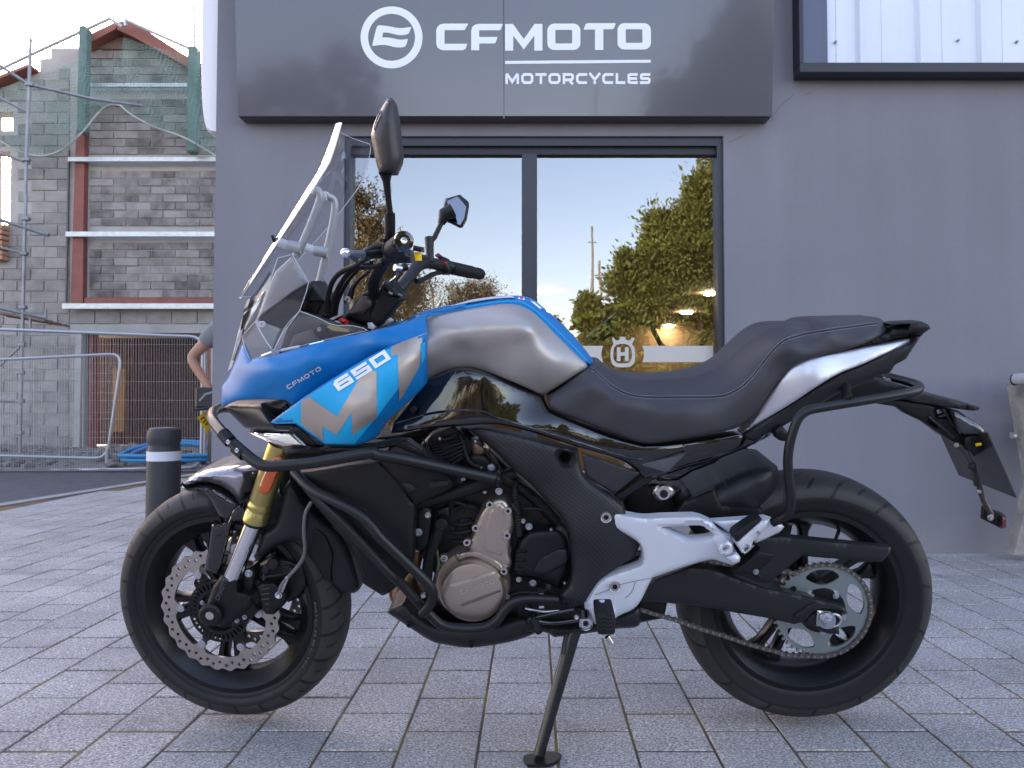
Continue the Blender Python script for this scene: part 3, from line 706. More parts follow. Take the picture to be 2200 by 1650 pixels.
# green debris net: sagging sheet with a rope hem
def net_mat():
    m = bpy.data.materials.new('debris_net'); m.use_nodes = True; nt = m.node_tree; nt.nodes.clear(); N = nt.nodes.new; Lk = nt.links.new
    o = N('ShaderNodeOutputMaterial'); mx = N('ShaderNodeMixShader'); t = N('ShaderNodeBsdfTransparent'); d = N('ShaderNodeBsdfDiffuse'); d.inputs[0].default_value = (0.16,0.26,0.23,1)
    g = N('ShaderNodeNewGeometry'); s = N('ShaderNodeSeparateXYZ'); Lk(g.outputs['Position'], s.inputs[0])
    outs = []
    for ax in (0, 2):
        a = N('ShaderNodeMath'); a.operation = 'MULTIPLY'; a.inputs[1].default_value = 19.0; Lk(s.outputs[ax], a.inputs[0])
        b = N('ShaderNodeMath'); b.operation = 'FRACT'; Lk(a.outputs[0], b.inputs[0]); c = N('ShaderNodeMath'); c.operation = 'LESS_THAN'; c.inputs[1].default_value = 0.16; Lk(b.outputs[0], c.inputs[0]); outs.append(c)
    mm = N('ShaderNodeMath'); mm.operation = 'MAXIMUM'; Lk(outs[0].outputs[0], mm.inputs[0]); Lk(outs[1].outputs[0], mm.inputs[1])
    r = N('ShaderNodeMapRange'); r.inputs[3].default_value = 0.16; r.inputs[4].default_value = 0.62; Lk(mm.outputs[0], r.inputs[0])
    Lk(r.outputs[0], mx.inputs[0]); Lk(t.outputs[0], mx.inputs[1]); Lk(d.outputs[0], mx.inputs[2]); Lk(mx.outputs[0], o.inputs[0]); return m
hem = smooth_poly([(-40,280),(0,303),(40,325),(80,335),(115,330),(150,310),(185,275),(205,250),(225,230),(240,225,1),(258,226,1),(280,245),(330,272),(400,298),(470,340),(540,390)], 6, closed=False)
top = lambda x: 170-0.35*x if x < 170 else (110 if x < 262 else 60+0.28*(x-262))
nv = []; nf = []; rows = 8
for i, (x, y) in enumerate(hem):
    for k in range(rows+1):
        t = k/rows; yy = y+(max(top(x), 40)+20-y)*t
        nv.append(P(x+3*math.sin(k*1.3+i*.2), yy, 12.85+0.08*math.sin(i*.35+k)))
for i in range(len(hem)-1):
    for k in range(rows): a = i*(rows+1)+k; nf.append((a, a+1, a+rows+2, a+rows+1))
net = empty('debris_net', P(100,335,12.85)); tag(net, 'green safety net sagging from the roof edge with a pale rope hem', 'netting')
o = link_mesh('net', nv, nf, net_mat(), net, 60); o.location = -net.location
o = MB().tube([P(x,y,12.84) for x, y in hem], 0.018, 6).build('rope_hem', mat('rope', (0.35,0.36,0.33), 0.8), net); o.location = -net.location
# ------------------------------------------------------------------ site fence panels
FW = mat('fence_tube', (0.42,0.43,0.46), 0.4, 0.6)
def fpanel(label, pts, Y, wx, wy, closed=True, r=0.019):
    f = empty('site_fence_panel', P(pts[0][0],pts[0][1],Y)); tag(f, label, 'fence panel', 'wire mesh site fence panels')
    loop = fillet([P(x,y,Y) for x, y in pts], 0.16, 5, closed=closed)
    o = MB().tube(loop, r, 8, closed=closed).build('frame_tube', FW, f); o.location = -f.location
    w = MB()
    x0 = min(p[0] for p in pts); x1 = max(p[0] for p in pts); y0 = min(p[1] for p in pts); y1 = max(p[1] for p in pts)
    def clip(fixed, vert):
        lo = y0 if vert else x0; hi = y1 if vert else x1; hits = []
        n = len(pts)
        for i in range(n):
            (ax, ay), (bx, by) = pts[i], pts[(i+1)%n]
            if vert: ax, ay, bx, by = ay, ax, by, bx
            if (ay > fixed) != (by > fixed): hits.append(ax+(fixed-ay)/(by-ay)*(bx-ax))
        return sorted(hits)
    x = x0+wx
    while x < x1:
        h = clip(x, True)
        if len(h) >= 2: w.tube([P(x,h[0],Y), P(x,h[-1],Y)], 0.0014, 3, cap=False)
        x += wx
    y = y0+wy
    while y < y1:
        h = clip(y, False)
        if len(h) >= 2: w.tube([P(h[0],y,Y), P(h[-1],y,Y)], 0.0018, 3, cap=False)
        y += wy
    o = w.build('wire_mesh', FW, f, flat=True); o.location = -f.location; o['kind'] = 'stuff'
    return f
fpanel('wide wire mesh fence panel with rounded corner beside the shop wall', [(-120,700),(0,708),(436,724),(432,1004),(-120,1016)], 9.2, 5.5, 40)
fpanel('wire mesh fence panel with a slanting right post, nearer the left edge', [(-150,778),(60,770),(262,760),(230,985),(-150,976)], 9.6, 6.0, 42)
f3 = fpanel('wire mesh fence panel just showing behind the shop corner', [(442,735),(470,725),(700,720),(700,1008),(440,1000)], 9.3, 5.5, 40)
pf = P(232,1004,9.6); o = MB().tube([P(230,960,9.6), P(229,1003,9.6)], 0.02, 8).build('frame_tube', FW, f3); o.location = -f3.location
# rubble strip behind the fence
rb = MB()
for k in range(900):
    x = random.uniform(-11, -1.8); y = random.uniform(9.25, 13.2); s = random.choice([.02,.03,.04,.06,.09]); z = 0.02+0.10*max(0, math.sin(x*1.7+y))*random.random()
    q = Vector((x, y, z)); bm = bmesh.new(); bmesh.ops.create_icosphere(bm, subdivisions=1, radius=s)
    sx, sy, sz = random.uniform(.7,1.6), random.uniform(.7,1.4), random.uniform(.35,.8)
    bm.verts.ensure_lookup_table()
    rb.add([q+Vector((v.co.x*sx*random.uniform(.8,1.2), v.co.y*sy, v.co.z*sz)) for v in bm.verts], [[v.index for v in f.verts] for f in bm.faces]); bm.free()
o = rb.build('rubble', mat('rubble', (0.16,0.145,0.13), 0.95, noise=0.5, nscale=8), flat=True); tag(o, kind='stuff')
vs = []; fs = []; nx, ny = 90, 26
for j in range(ny+1):
    for i in range(nx+1):
        x = -12+10.2*i/nx; y = 9.1+4.3*j/ny; z = 0.0+0.05*math.sin(x*2.1+y*1.3)*math.sin(y*2.7)+random.uniform(0,.03)
        if j == 0: z = -0.02
        vs.append((x, y, z))
for j in range(ny):
    for i in range(nx): a = j*(nx+1)+i; fs.append((a, a+1, a+nx+2, a+nx+1))
st(link_mesh('rough_ground', vs, fs, mat('rough_ground', (0.17,0.15,0.135), 0.95, noise=0.35, nscale=14)))
# blue hose coil
hz = MB(); hp = []
for k in range(3*40):
    a = 2*PI*k/40; R1 = 0.52+0.035*math.sin(a*0.37+1); hp.append((-4.35+R1*1.15*math.cos(a)+0.03*math.sin(k*.11), 9.35+R1*0.55*math.sin(a), 0.09+0.08*(k/120)+(0.16 if math.sin(a) > 0 else 0)*abs(math.sin(a))))
hz.tube(hp+[(-3.7,9.25,.03),(-3.3,9.4,.02),(-2.7,9.3,.02)], 0.022, 8)
tag(hz.build('hose', mat('blue_hose', (0.04,0.22,0.46), 0.45)), 'loose coil of blue water pipe lying behind the bollard', 'hose')
# ------------------------------------------------------------------ bollard
BLY = 4.5; bx = P(352,1000,BLY).x; br = P(386,1000,BLY).x-P(352,1000,BLY).x
z = lambda y: P(352,y,BLY).z
bo = empty('bollard', (bx,BLY,0)); tag(bo, 'black bollard with a white band beside the front wheel of the motorcycle', 'bollard')
BLK = mat('bollard_plastic', (0.032,0.032,0.036), 0.55, bump=0.2, bscale=90, noise=0.15, nscale=6)
prof = [(0,0),(br,0),(br,z(991)),(br*.99,z(989)),(br*.99,z(966)),(br*.93,z(962)),(br*.90,z(958)),(br*.93,z(952)),(br*.99,z(946)),(br,z(940)),(br,z(930)),(br*.94,z(923)),(br*.80,z(919)),(br*.4,z(917.5)),(0,z(917.5))]
MB().lathe(prof, (0,0,0), (0,0,1), 48).build('post', BLK, bo, 40)
MB().lathe([(br*.98,z(989)),(br*1.012,z(989)),(br*1.012,z(969)),(br*.98,z(969))], (0,0,0), (0,0,1), 48).build('reflective_band', mat('white_band', (0.62,0.63,0.68), 0.4), bo, 40)
# ------------------------------------------------------------------ picnic table at the right edge
PY = 3.86
WOOD = mat('weathered_wood', (0.27,0.245,0.225), 0.75, noise=0.3, nscale=18, bump=0.3, bscale=60); WTOP = mat('pale_wood', (0.46,0.45,0.46), 0.6, noise=0.2, nscale=25)
pt = empty('picnic_table', (P(2195,1195,PY).x,PY,0)); tag(pt, 'weathered wooden table whose rounded end enters at the right edge', 'table')
def ptc(mb, name, m, **k): o = mb.build(name, m, pt, **k); o.location = -pt.location; return o
a = P(2163,803,PY); b = P(2163,827,PY); zt, zb = a.z, b.z; xt = P(2166,815,PY).x
tp = MB(); h2 = (zt-zb)/2
for k in range(4):
    mb = MB(); ya = PY-0.02-0.15*k
    o2 = [(xt+h2-h2*math.cos(t), zb+h2+h2*math.sin(t)) for t in [(-PI/2+PI*q/10) for q in range(11)]]
    o2 = [(xt+1.6,zb)]+o2+[(xt+1.6,zt)]
    mb.prism(o2, (Vector((0,ya,0)), Vector((1,0,0)), Vector((0,0,1)), Vector((0,1,0))), -0.14, 0); ptc(mb, 'table_plank', WTOP)
    if k == 0:
        mb2 = MB(); mb2.tube([(p[0]-0.002, ya-0.001, p[1]-.002) for p in o2[1:-3]], 0.004, 6); ptc(mb2, 'edge_band', mat('dark_edge', (0.03,0.03,0.035), 0.6))
def leg(p0, p1, w):
    q0 = P(p0[0],p0[1],PY-.05); q1 = P(p1[0],p1[1],PY-.05); d = Vector((w,0,0))
    mb = MB(); vs = [q0,q0+d,q1+d,q1]; vs += [v+Vector((0,0.07,0)) for v in vs]
    mb.add(vs, [(0,1,2,3),(7,6,5,4),(0,4,5,1),(1,5,6,2),(2,6,7,3),(3,7,4,0)]); ptc(mb, 'leg', WOOD, flat=True)
leg((2181,828), (2222,1060), 0.07); leg((2252,900), (2178,1192), 0.11)
q = P(2174,935,PY); mb = MB().box((q.x,PY-0.02,P(2174,942,PY).z), (q.x+0.9,PY+0.02,P(2174,929,PY).z), 0.002); ptc(mb, 'cross_rail', WOOD, flat=True)
q = P(2180,936,PY-.02); mb = MB().cyl(q, q+Vector((0,-0.008,0)), 0.007, 12); ptc(mb, 'bolt', GALV)
# ------------------------------------------------------------------ neighbour motorcycle tail and person behind the shop corner
NB = mat('black_trim', (0.02,0.02,0.024), 0.45)
nm = empty('parked_motorcycle', G(470,1030)); tag(nm, 'mostly hidden motorcycle behind the shop corner showing its yellow number plate', 'motorcycle')
YN = 5.3
def nmc(mb, name, m, **k): o = mb.build(name, m, nm, **k); o.location = -nm.location; return o
pl = [P(423,893,YN), P(441,885,YN), P(454,917,YN), P(441,931,YN)]
pl = [P(424,897,YN), P(440,884,YN+.05), P(453,914,YN+.05), P(444,930,YN)]
nmc(MB().add(pl+[p+Vector((0,0.006,0)) for p in pl], [(0,1,2,3),(7,6,5,4),(0,4,5,1),(1,5,6,2),(2,6,7,3),(3,7,4,0)]), 'number_plate', mat('yellow_plate', (0.75,0.45,0.01), 0.45), flat=True)
g = MB()
def plp(u, v): return pl[0]+(pl[1]-pl[0])*u+(pl[3]-pl[0])*v+Vector((0,-0.002,0))
for poly in ([(.15,.22),(.35,.22),(.35,.45),(.15,.45)],): pass
for st_ in ([(.2,.2),(.62,.2)], [(.62,.2),(.62,.42)], [(.62,.42),(.2,.42)], [(.3,.62),(.72,.62)]):
    for q in stroke(st_, 0.07, False): g.add([plp(*p) for p in q], [(0,1,2,3)])
nmc(g, 'plate_characters', NB, flat=True)
nmc(MB().tube([P(418,880,YN), P(440,878,YN), P(470,872,YN)], 0.012, 8), 'tail_bracket', NB)
nmc(MB().box(P(432,876,YN+.1), P(470,832,YN), 0.01), 'tail_unit', NB)
nmc(MB().tube([P(430,862,YN), P(442,848,YN), P(462,842,YN)], 0.012, 8), 'rear_light', mat('grey_lens', (0.2,0.2,0.21), 0.3))
nmc(MB().lathe([(0.30,-0.06),(0.27,-.07),(0.22,-.05),(0.22,.05),(0.27,.07),(0.30,.06),(.315,0)], P(545,962,YN+.1)+Vector((0,0,0)), (0,1,0), 40), 'wheel', NB)
nmc(MB().tube(fillet([P(470,872,YN), P(560,850,YN), P(640,900,YN), P(545,962,YN)], 0.1), 0.04, 8), 'frame', NB)
# person
SKIN = mat('skin', (0.42,0.22,0.15), 0.55, noise=0.06, nscale=20); SHIRT = mat('grey_tshirt', (0.20,0.20,0.22), 0.85, noise=0.08, nscale=12, bump=0.4, bscale=35)
PYY = 5.45; pe = empty('person', (P(530,1020,PYY).x, PYY, 0)); tag(pe, 'person in a grey t-shirt with hand on hip behind the shop corner', 'person')
px0 = pe.location.x
def skinned(name, nodes, edges, m, parent, lv=2):
    me = bpy.data.meshes.new(name); me.from_pydata([n[:3] for n in nodes], edges, []); o = bpy.data.objects.new(name, me); COL.objects.link(o)
    o.modifiers.new('skin', 'SKIN'); me.skin_vertices.new() if not me.skin_vertices else None
    for i, n in enumerate(nodes):
        sv_ = me.skin_vertices[0].data[i]; r = n[3]; sv_.radius = (r, r) if not isinstance(r, tuple) else r; sv_.use_root = (i == 0)
    s = o.modifiers.new('sub', 'SUBSURF'); s.levels = lv; s.render_levels = lv
    dg = bpy.context.evaluated_depsgraph_get(); em_ = bpy.data.meshes.new_from_object(o.evaluated_get(dg)); bpy.data.objects.remove(o)
    o = bpy.data.objects.new(name, em_); COL.objects.link(o); em_.materials.clear(); em_.materials.append(m); em_.shade_smooth(); o.parent = parent; return o
def R_(p): q = P(p[0],p[1],p[2]); return (q.x-px0, q.y-PYY)+(q.z,)
el = R_((409,770,5.42)); wr = R_((449,832,5.36)); sh = R_((478,700,5.45))
nodes = [(0,0,1.0,(.16,.11)),(0,0,1.2,(.15,.10)),(0,0,1.42,(.17,.10)),(0,0,1.50,(.06,.06)),(0,0,1.58,(.055,.06)),(0,-.01,1.68,(.08,.095)),(0,0,1.79,(.05,.06)),
  (*sh,.055),(*el,.040),(*wr,.027),(wr[0]+.05,wr[1]-.02,wr[2]-.05,(.035,.015)),
  (.20,0,1.42,.055),(.27,.02,1.13,.040),(.28,-.08,.88,.028),(.28,-.1,.80,.03),
  (-.09,0,.92,.085),(-.10,0,.50,.058),(-.10,.02,.09,.040),(-.10,-.12,.04,.035),(.09,0,.92,.085),(.10,0,.50,.058),(.10,.02,.09,.040),(.10,-.12,.04,.035)]
ed_ = [(0,1),(1,2),(2,3),(3,4),(4,5),(5,6),(2,7),(7,8),(8,9),(9,10),(2,11),(11,12),(12,13),(13,14),(0,15),(15,16),(16,17),(17,18),(0,19),(19,20),(20,21),(21,22)]
skinned('body', nodes, ed_, SKIN, pe)
hb = Vector((wr[0]+.04,wr[1]-.02,wr[2]-.04))
for k in range(5):
    d = Vector((.05+.008*k if k < 4 else .02, -.01-.006*k, -.055+.012*k if k < 4 else -.06)); s_ = hb+Vector((0.01,-.01,-.012+.012*k if k<4 else -.02))
    skinned('finger', [(*s_,.010),(*(s_+d*.5),.009),(*(s_+d+Vector((.012,0,-.01))),.008)], [(0,1),(1,2)], SKIN, pe, 1)
mid = Vector(sh).lerp(Vector(el), 0.62)
skinned('tshirt', [(0,0,.98,(.18,.13)),(0,0,1.2,(.165,.12)),(0,0,1.40,(.18,.115)),(*sh,.078),(*mid,.072),(.20,0,1.40,.075),(.24,.01,1.25,.065),(0,0,1.47,.08)], [(0,1),(1,2),(2,3),(3,4),(2,5),(5,6),(2,7)], SHIRT, pe)
skinned('trousers', [(0,0,.98,(.17,.12)),(-.09,0,.86,.10),(-.10,0,.50,.075),(-.10,.02,.12,.06),(.09,0,.86,.10),(.10,0,.50,.075),(.10,.02,.12,.06)], [(0,1),(1,2),(2,3),(0,4),(4,5),(5,6)], mat('trousers_dark', (0.03,0.035,0.05), 0.9), pe)
MB().lathe([(0,0.115),(.05,.105),(.088,.06),(.095,.0),(.09,-.03),(0.0,-.03)], (0,.01,1.72), (0,0,1), 20).build('hair', mat('hair', (0.05,0.03,0.02), 0.8), pe)

# ------------------------------------------------------------------ trees and poles across the road, seen mirrored in the window and sign
def tree(x, y, h, w, label, conifer, leafc, n=9000, cat='tree'):
    t = empty('conifer_tree' if conifer else 'broadleaf_tree', (x, y, 0)); tag(t, label, cat, 'trees across the road behind the camera')
    r = 0.035*h*0.5+0.03
    tm = MB().tube([(0,0,-.1),(0.03*h*.2,0,h*.3),(0,0.02*h,h*.6),(0,0,h*.93)], [r, r*.8, r*.5, r*.12], 8)
    for k in range(9):
        a = random.uniform(0, 2*PI); zz = h*random.uniform(.25,.75); L = w*random.uniform(.5,.9)*(1-zz/h*.6)
        tm.tube([(0,0,zz),(math.cos(a)*L*.5,math.sin(a)*L*.5,zz+L*.18),(math.cos(a)*L,math.sin(a)*L,zz+L*.45)], [r*.35,r*.22,r*.08], 5)
    tm.build('trunk', mat('bark', (0.10,0.075,0.055), 0.9), t)
    v = []; f = []
    rng = random.Random(int(x*97+y*13+h*7))
    blobs = [(rng.uniform(0,2*PI), rng.uniform(.25,1.0), rng.uniform(.15,1.0), rng.uniform(.18,.42)) for _ in range(60)]
    for k in range(n):
        ba, br_, bz, bs = blobs[rng.randrange(60)]
        if conifer: env = w*(1.02-bz)**0.75*0.95; zc_ = 0.08*h+bz*h*.92
        else: env = w*math.sqrt(max(0.05, 1-(2*bz-1.0)**2))*.85; zc_ = h*.28+bz*h*.68
        cx, cy = math.cos(ba)*br_*env, math.sin(ba)*br_*env
        q = Vector((cx+rng.gauss(0,bs*w*.30), cy+rng.gauss(0,bs*w*.30), zc_+rng.gauss(0, bs*w*.35)))
        out = Vector((q.x, q.y, 0.2)).normalized() if conifer else Vector((rng.gauss(0,1),rng.gauss(0,1),rng.gauss(0,.6))).normalized()
        L = rng.uniform(.06,.17) if conifer else rng.uniform(.035,.075); W = L*(.20 if conifer else .5)
        d = (out+Vector((rng.gauss(0,.5),rng.gauss(0,.5),rng.gauss(.25,.5)))).normalized(); s = d.cross(Vector((rng.gauss(0,1),rng.gauss(0,1),rng.gauss(0,1)))).normalized()
        i = len(v); v += [q, q+d*L*.5+s*W, q+d*L, q+d*L*.5-s*W]; f.append((i,i+1,i+2,i+3))
    link_mesh('crown', v, f, leafc, t, flat=True, recalc=False)
LC = mat('conifer_leaf', (0.10,0.118,0.025), 0.7, noise=0.5, nscale=1.3); LD = mat('broad_leaf', (0.10,0.075,0.03), 0.7, noise=0.5, nscale=1.6)
TY = -9.0; MYV = 2*(WY+0.075)
def mir(px, py, T):   # place so that its mirror image in the glass falls in this direction
    q = P(px, py, MYV+T); return q.x, q.z
for i, (px, ytop, w, T, con) in enumerate([(1575,285,1.7,9.5,1),(1500,400,1.6,9.0,1),(1415,470,1.35,9.2,1),(1345,560,1.1,9.0,1),(1262,650,0.8,8.8,1),(1690,300,1.8,10,1),(1180,690,0.8,10,0),
        (775,395,1.6,12,0),(850,560,1.5,14,0),(930,590,2.2,20,0),(1040,600,2.0,21,0),(1090,650,2.0,20,0),(660,420,2.0,12.5,0),(560,460,2.0,12.5,0)]):
    x, zz = mir(px, ytop, T)
    names = ['tallest','second','third','fourth','smallest']
    tree(x, -T, zz, w, ('olive conifer of the hedge across the road, ' if con else 'brown leafed tree across the road, ')+['tallest at right of the pane','second from the right of the pane','middle one','fourth one','smallest before the pole','beyond the right window edge','low one below the pole','left of the left pane','beside the handlebar','over the far grip','over the tank, left','over the tank, right','hidden by the screen','further left than the screen'][i], con, LC if con else LD, 46000 if i < 5 else 22000)
for px, yt, T in ((1273,487,26),(1287,560,30)):
    x, zz = mir(px, yt, T); u = empty('utility_pole', (x,-T,0)); tag(u, 'tall wooden utility pole reflected in the window' if yt < 500 else 'shorter utility pole reflected in the window', 'pole', 'utility poles')
    MB().tube([(0,0,0),(0,0,zz)], [.085,.05], 10).build('pole', mat('pole_wood', (.20,.19,.18), .9), u); MB().box((-.22,-.03,zz-.75),(.22,.03,zz-.70)).build('crossarm', mat('pole_wood'), u, flat=True)
# low hedge bank across the road
hv = MB(); rng = random.Random(5)
v = []; f = []
for k in range(26000):
    x = rng.uniform(-22, 22); q = Vector((x, -14+rng.gauss(0,.7), abs(rng.gauss(0,1))*1.1+0.2*math.sin(x)))
    d = Vector((rng.gauss(0,1),rng.gauss(0,1),rng.gauss(.3,1))).normalized(); s = d.orthogonal(); L = rng.uniform(.1,.25); i = len(v); v += [q, q+d*L*.5+s*L*.3, q+d*L, q+d*L*.5-s*L*.3]; f.append((i,i+1,i+2,i+3))
o = link_mesh('hedge_bank', v, f, LD, None, flat=True, recalc=False); tag(o, kind='stuff')
# ------------------------------------------------------------------ the motorcycle (built in its own leaning frame)
LEAN = math.radians(10)
bike = empty('motorcycle', (-0.03, 1.935, 0)); bike.rotation_euler = (LEAN, 0, 0)
tag(bike, 'blue and silver adventure touring motorcycle on its side stand in front of the shop window', 'motorcycle')
BM = Matrix.Translation(bike.location) @ Matrix.Rotation(LEAN, 4, 'X'); BI = BM.inverted(); CO = BI @ ORG
def L(px, py, d):
    """point of the picture on the bike-parallel plane d metres left of the centre plane"""
    r = BI.to_3x3() @ ray(px, py); t = (-d-CO.y)/r.y; return CO+r*t
def Ls(pts, d=None): return [L(p[0], p[1], p[2] if d is None else d) for p in pts]
def rayl(px, py): return CO, (BI.to_3x3() @ ray(px, py)).normalized()

BLUE = mat('satin_blue_paint', (0.002,0.150,0.42), 0.42, coat=0.12, coat_rough=0.35, spec=0.35)
LBLUE = mat('light_blue_decal', (0.012,0.35,0.66), 0.42, coat=0.1, spec=0.35, coat_rough=0.3)
SILV = mat('satin_silver_paint', (0.42,0.385,0.37), 0.46, 0.6, coat=0.2, coat_rough=0.35)
TAILS = mat('tail_silver_paint', (0.55,0.55,0.60), 0.36, 0.6, coat=0.2, coat_rough=0.3)
PLAS = mat('black_plastic', (0.0075,0.007,0.008), 0.46, spec=0.32, bump=0.12, bscale=900)
PLAS2 = mat('charcoal_plastic', (0.015,0.0145,0.017), 0.42, spec=0.36, bump=0.12, bscale=900)
GLOSS = mat('gloss_black', (0.004,0.004,0.006), 0.06, coat=0.8, coat_rough=0.03)
POWD = mat('powdercoat_black', (0.008,0.008,0.009), 0.36, spec=0.45, bump=0.1, bscale=1200)
RUB = mat('rubber', (0.011,0.0105,0.012), 0.6, spec=0.3, noise=0.15, nscale=20, bump=0.15, bscale=500)
RIMM = mat('rim_black', (0.006,0.006,0.007), 0.28, spec=0.4)
LEATH = mat('seat_vinyl', (0.034,0.032,0.038), 0.46, bump=0.25, bscale=700)
STEEL = mat('brushed_steel', (0.55,0.52,0.50), 0.28, 0.95)
CHRM = mat('chrome', (0.72,0.72,0.74), 0.10, 1.0)
BOLT = mat('zinc_bolt', (0.50,0.51,0.56), 0.32, 0.95)
GOLD = mat('gold_anodised', (0.44,0.36,0.13), 0.28, 0.85)
DISC = mat('disc_steel', (0.42,0.38,0.35), 0.30, 0.9, noise=0.08, nscale=60)
ENGS = mat('engine_bronze', (0.42,0.35,0.295), 0.34, 0.85)
ENGB = mat('engine_black', (0.007,0.0065,0.007), 0.40, spec=0.4, bump=0.2, bscale=400)
HANG = mat('silver_hanger', (0.62,0.63,0.68), 0.42, 0.35, bump=0.1, bscale=900)
SPRK = mat('sprocket_zinc', (0.30,0.335,0.325), 0.36, 0.8)
CHAIN = mat('chain_steel', (0.42,0.38,0.35), 0.32, 0.9)
AMB = mat('amber_reflector', (0.50,0.075,0.001), 0.25, coat=1.0, bump=0.5, bscale=900)
YEL = mat('yellow_plastic', (0.80,0.48,0.01), 0.3)
REDP = mat('red_plastic', (0.55,0.02,0.02), 0.35)
EXH = mat('exhaust_bronze', (0.42,0.27,0.16), 0.3, 0.95)
CLEAR = glass_mat('clear_screen', 0.09, (0.90,0.91,0.92), 0.03)
SCREEN = glass_mat('wind_screen', 0.13, (0.80,0.81,0.83), 0.05)
EDGE = mat('screen_edge', (0.62,0.64,0.66), 0.2, alpha=0.7)
LENS = mat('headlight_lens', (0.86,0.80,0.68), 0.35, 0.0, coat=1.0)  # cream base stands in for the bright sky mirrored in the lens

def sheet(name, pts, d, bulge=0.01, r=12, grid=12, thick=0.02, m=PLAS, holes=(), mirror=False, parent=bike, step=7, dfun=None, closed=True, smooth=38, hsharp=True):
    """body panel traced in the picture: rounded (inflated) sheet with depth"""
    bd = smooth_poly(pts, step); hs = [smooth_poly(h, step) for h in holes]
    xs = [p[0] for p in bd]; ys = [p[1] for p in bd]; ex = []
    y = min(ys)+grid*.5; row = 0
    while y < max(ys):
        x = min(xs)+(grid*.5 if row % 2 else 0)
        while x < max(xs):
            if pip((x, y), bd) and not any(pip((x, y), h) for h in hs):
                dd = min([bdist((x, y), bd)]+[bdist((x, y), h) for h in hs])
                if dd > grid*0.42: ex.append((x, y))
            x += grid
        y += grid*0.87; row += 1
    if r > 3 and bulge > 0:   # inner offset ring for a crisp rounded edge
        for k in (0.18, 0.5):
            n = len(bd)
            for i in range(n):
                a = bd[i-1]; b = bd[(i+1)%n]; tx, ty = b[0]-a[0], b[1]-a[1]; l = math.hypot(tx, ty) or 1
                for sg in (1, -1):
                    q = (bd[i][0]-sg*ty/l*r*k, bd[i][1]+sg*tx/l*r*k)
                    if pip(q, bd) and not any(pip(q, h) for h in hs) and bdist(q, bd) > r*k*0.9: ex.append(q); break
    v, t, ring_ = tri2d(bd, hs, ex)
    loops = [bd]+hs; near_ = []; far_ = []
    for p in v:
        q = min(bdist(p, l) for l in loops); h = bulge*math.sqrt(max(0, 1-(1-min(1, q/r))**2)) if r > 0 else bulge
        base = dfun(p[0], p[1]) if dfun else d
        A = L(p[0], p[1], base+h); near_.append(A)
        if mirror: far_.append(Vector((A.x, -A.y, A.z)))
        else:
            B = L(p[0], p[1], base); far_.append(B+Vector((0, thick, 0)))
    n = len(v)
    fs = [tuple(q) for q in t]+[tuple(i+n for i in reversed(q)) for q in t]+[(a, b, b+n, a+n) for a, b in ring_]
    o = link_mesh(name, near_+far_, fs, m, parent, smooth)
    return o
def bvh_of(o):
    me = o.data; return BVHTree.FromPolygons([v.co for v in me.vertices], [tuple(p.vertices) for p in me.polygons])
def stick(name, polys, on, m, off=0.0008, parent=bike, holes=(), grid=10, thick=0.0006):
    """thin decal wrapped on a panel: polygons in picture pixels, cast onto the surface"""
    trees = [bvh_of(o) for o in (on if isinstance(on, (list, tuple)) else [on])]
    mb = MB()
    for poly in polys:
        bd = [(p[0], p[1]) for p in poly]; b2 = []
        for i in range(len(bd)):
            a = bd[i]; b = bd[(i+1)%len(bd)]; k = max(1, int(math.hypot(b[0]-a[0], b[1]-a[1])/grid))
            for q in range(k): b2.append((a[0]+(b[0]-a[0])*q/k, a[1]+(b[1]-a[1])*q/k))
        ex = []; xs = [p[0] for p in b2]; ys = [p[1] for p in b2]; y = min(ys)+grid*.5
        while y < max(ys):
            x = min(xs)+grid*.5
            while x < max(xs):
                if pip((x, y), b2) and bdist((x, y), b2) > grid*.4: ex.append((x, y))
                x += grid
            y += grid
        v, t, ring_ = tri2d(b2, holes, ex); vs = []; ok = []
        for p in v:
            o_, r_ = rayl(*p); best = None
            for tr in trees:
                h = tr.ray_cast(o_, r_)
                if h[0] is not None and (best is None or h[3] < best[3]): best = h
            if best is None: vs.append(None)
            else:
                nn = best[1] if best[1].dot(r_) < 0 else -best[1]
                vs.append(best[0]-r_*off+nn*off*0.5)
        known = [q for q in vs if q is not None]
        if not known: continue
        for i, q in enumerate(vs):
            if q is None:
                j = min((k for k in range(len(vs)) if vs[k] is not None), key=lambda k: (v[k][0]-v[i][0])**2+(v[k][1]-v[i][1])**2)
                o_, r_ = rayl(*v[i]); tt = (vs[j].y-o_.y)/r_.y; vs[i] = o_+r_*tt
        mb.add(vs, [tuple(q) for q in t])
    return mb.build(name, m, parent, 50, recalc=False)
def face_near(o):
    me = o.data
    bm = bmesh.new(); bm.from_mesh(me)
    for f in bm.faces:
        if f.normal.y > 0: f.normal_flip()
    bm.to_mesh(me); bm.free()
def pipe(name, pts, r, m=POWD, fl=0.05, n=14, parent=bike, d=None, cap=True):
    return MB().tube(fillet(Ls(pts, d), fl, 6), r, n, cap).build(name, m, parent, 60)
def bolt(px, py, d, r=0.006, m=BOLT, parent=bike, h=0.006, washer=True, name='bolt'):
    r *= 0.82
    c = L(px, py, d); mb = MB(); ax = Vector((0,-1,0))
    if washer: mb.lathe([(r*.5,.0),(r*1.28,.0),(r*1.32,-.001),(r*1.2,-.0022),(r*.5,-.0022)], c, (0,1,0), 20)
    mb.lathe([(r*.52,-.001),(r*1.0,-.001),(r*1.0,-h*.7),(r*.82,-h),(r*.52,-h),(r*.48,-h*.45),(0.0001,-h*.45)], c, (0,1,0), 6 if washer else 18, closed=False)
    return mb.build(name, m, parent, 28)

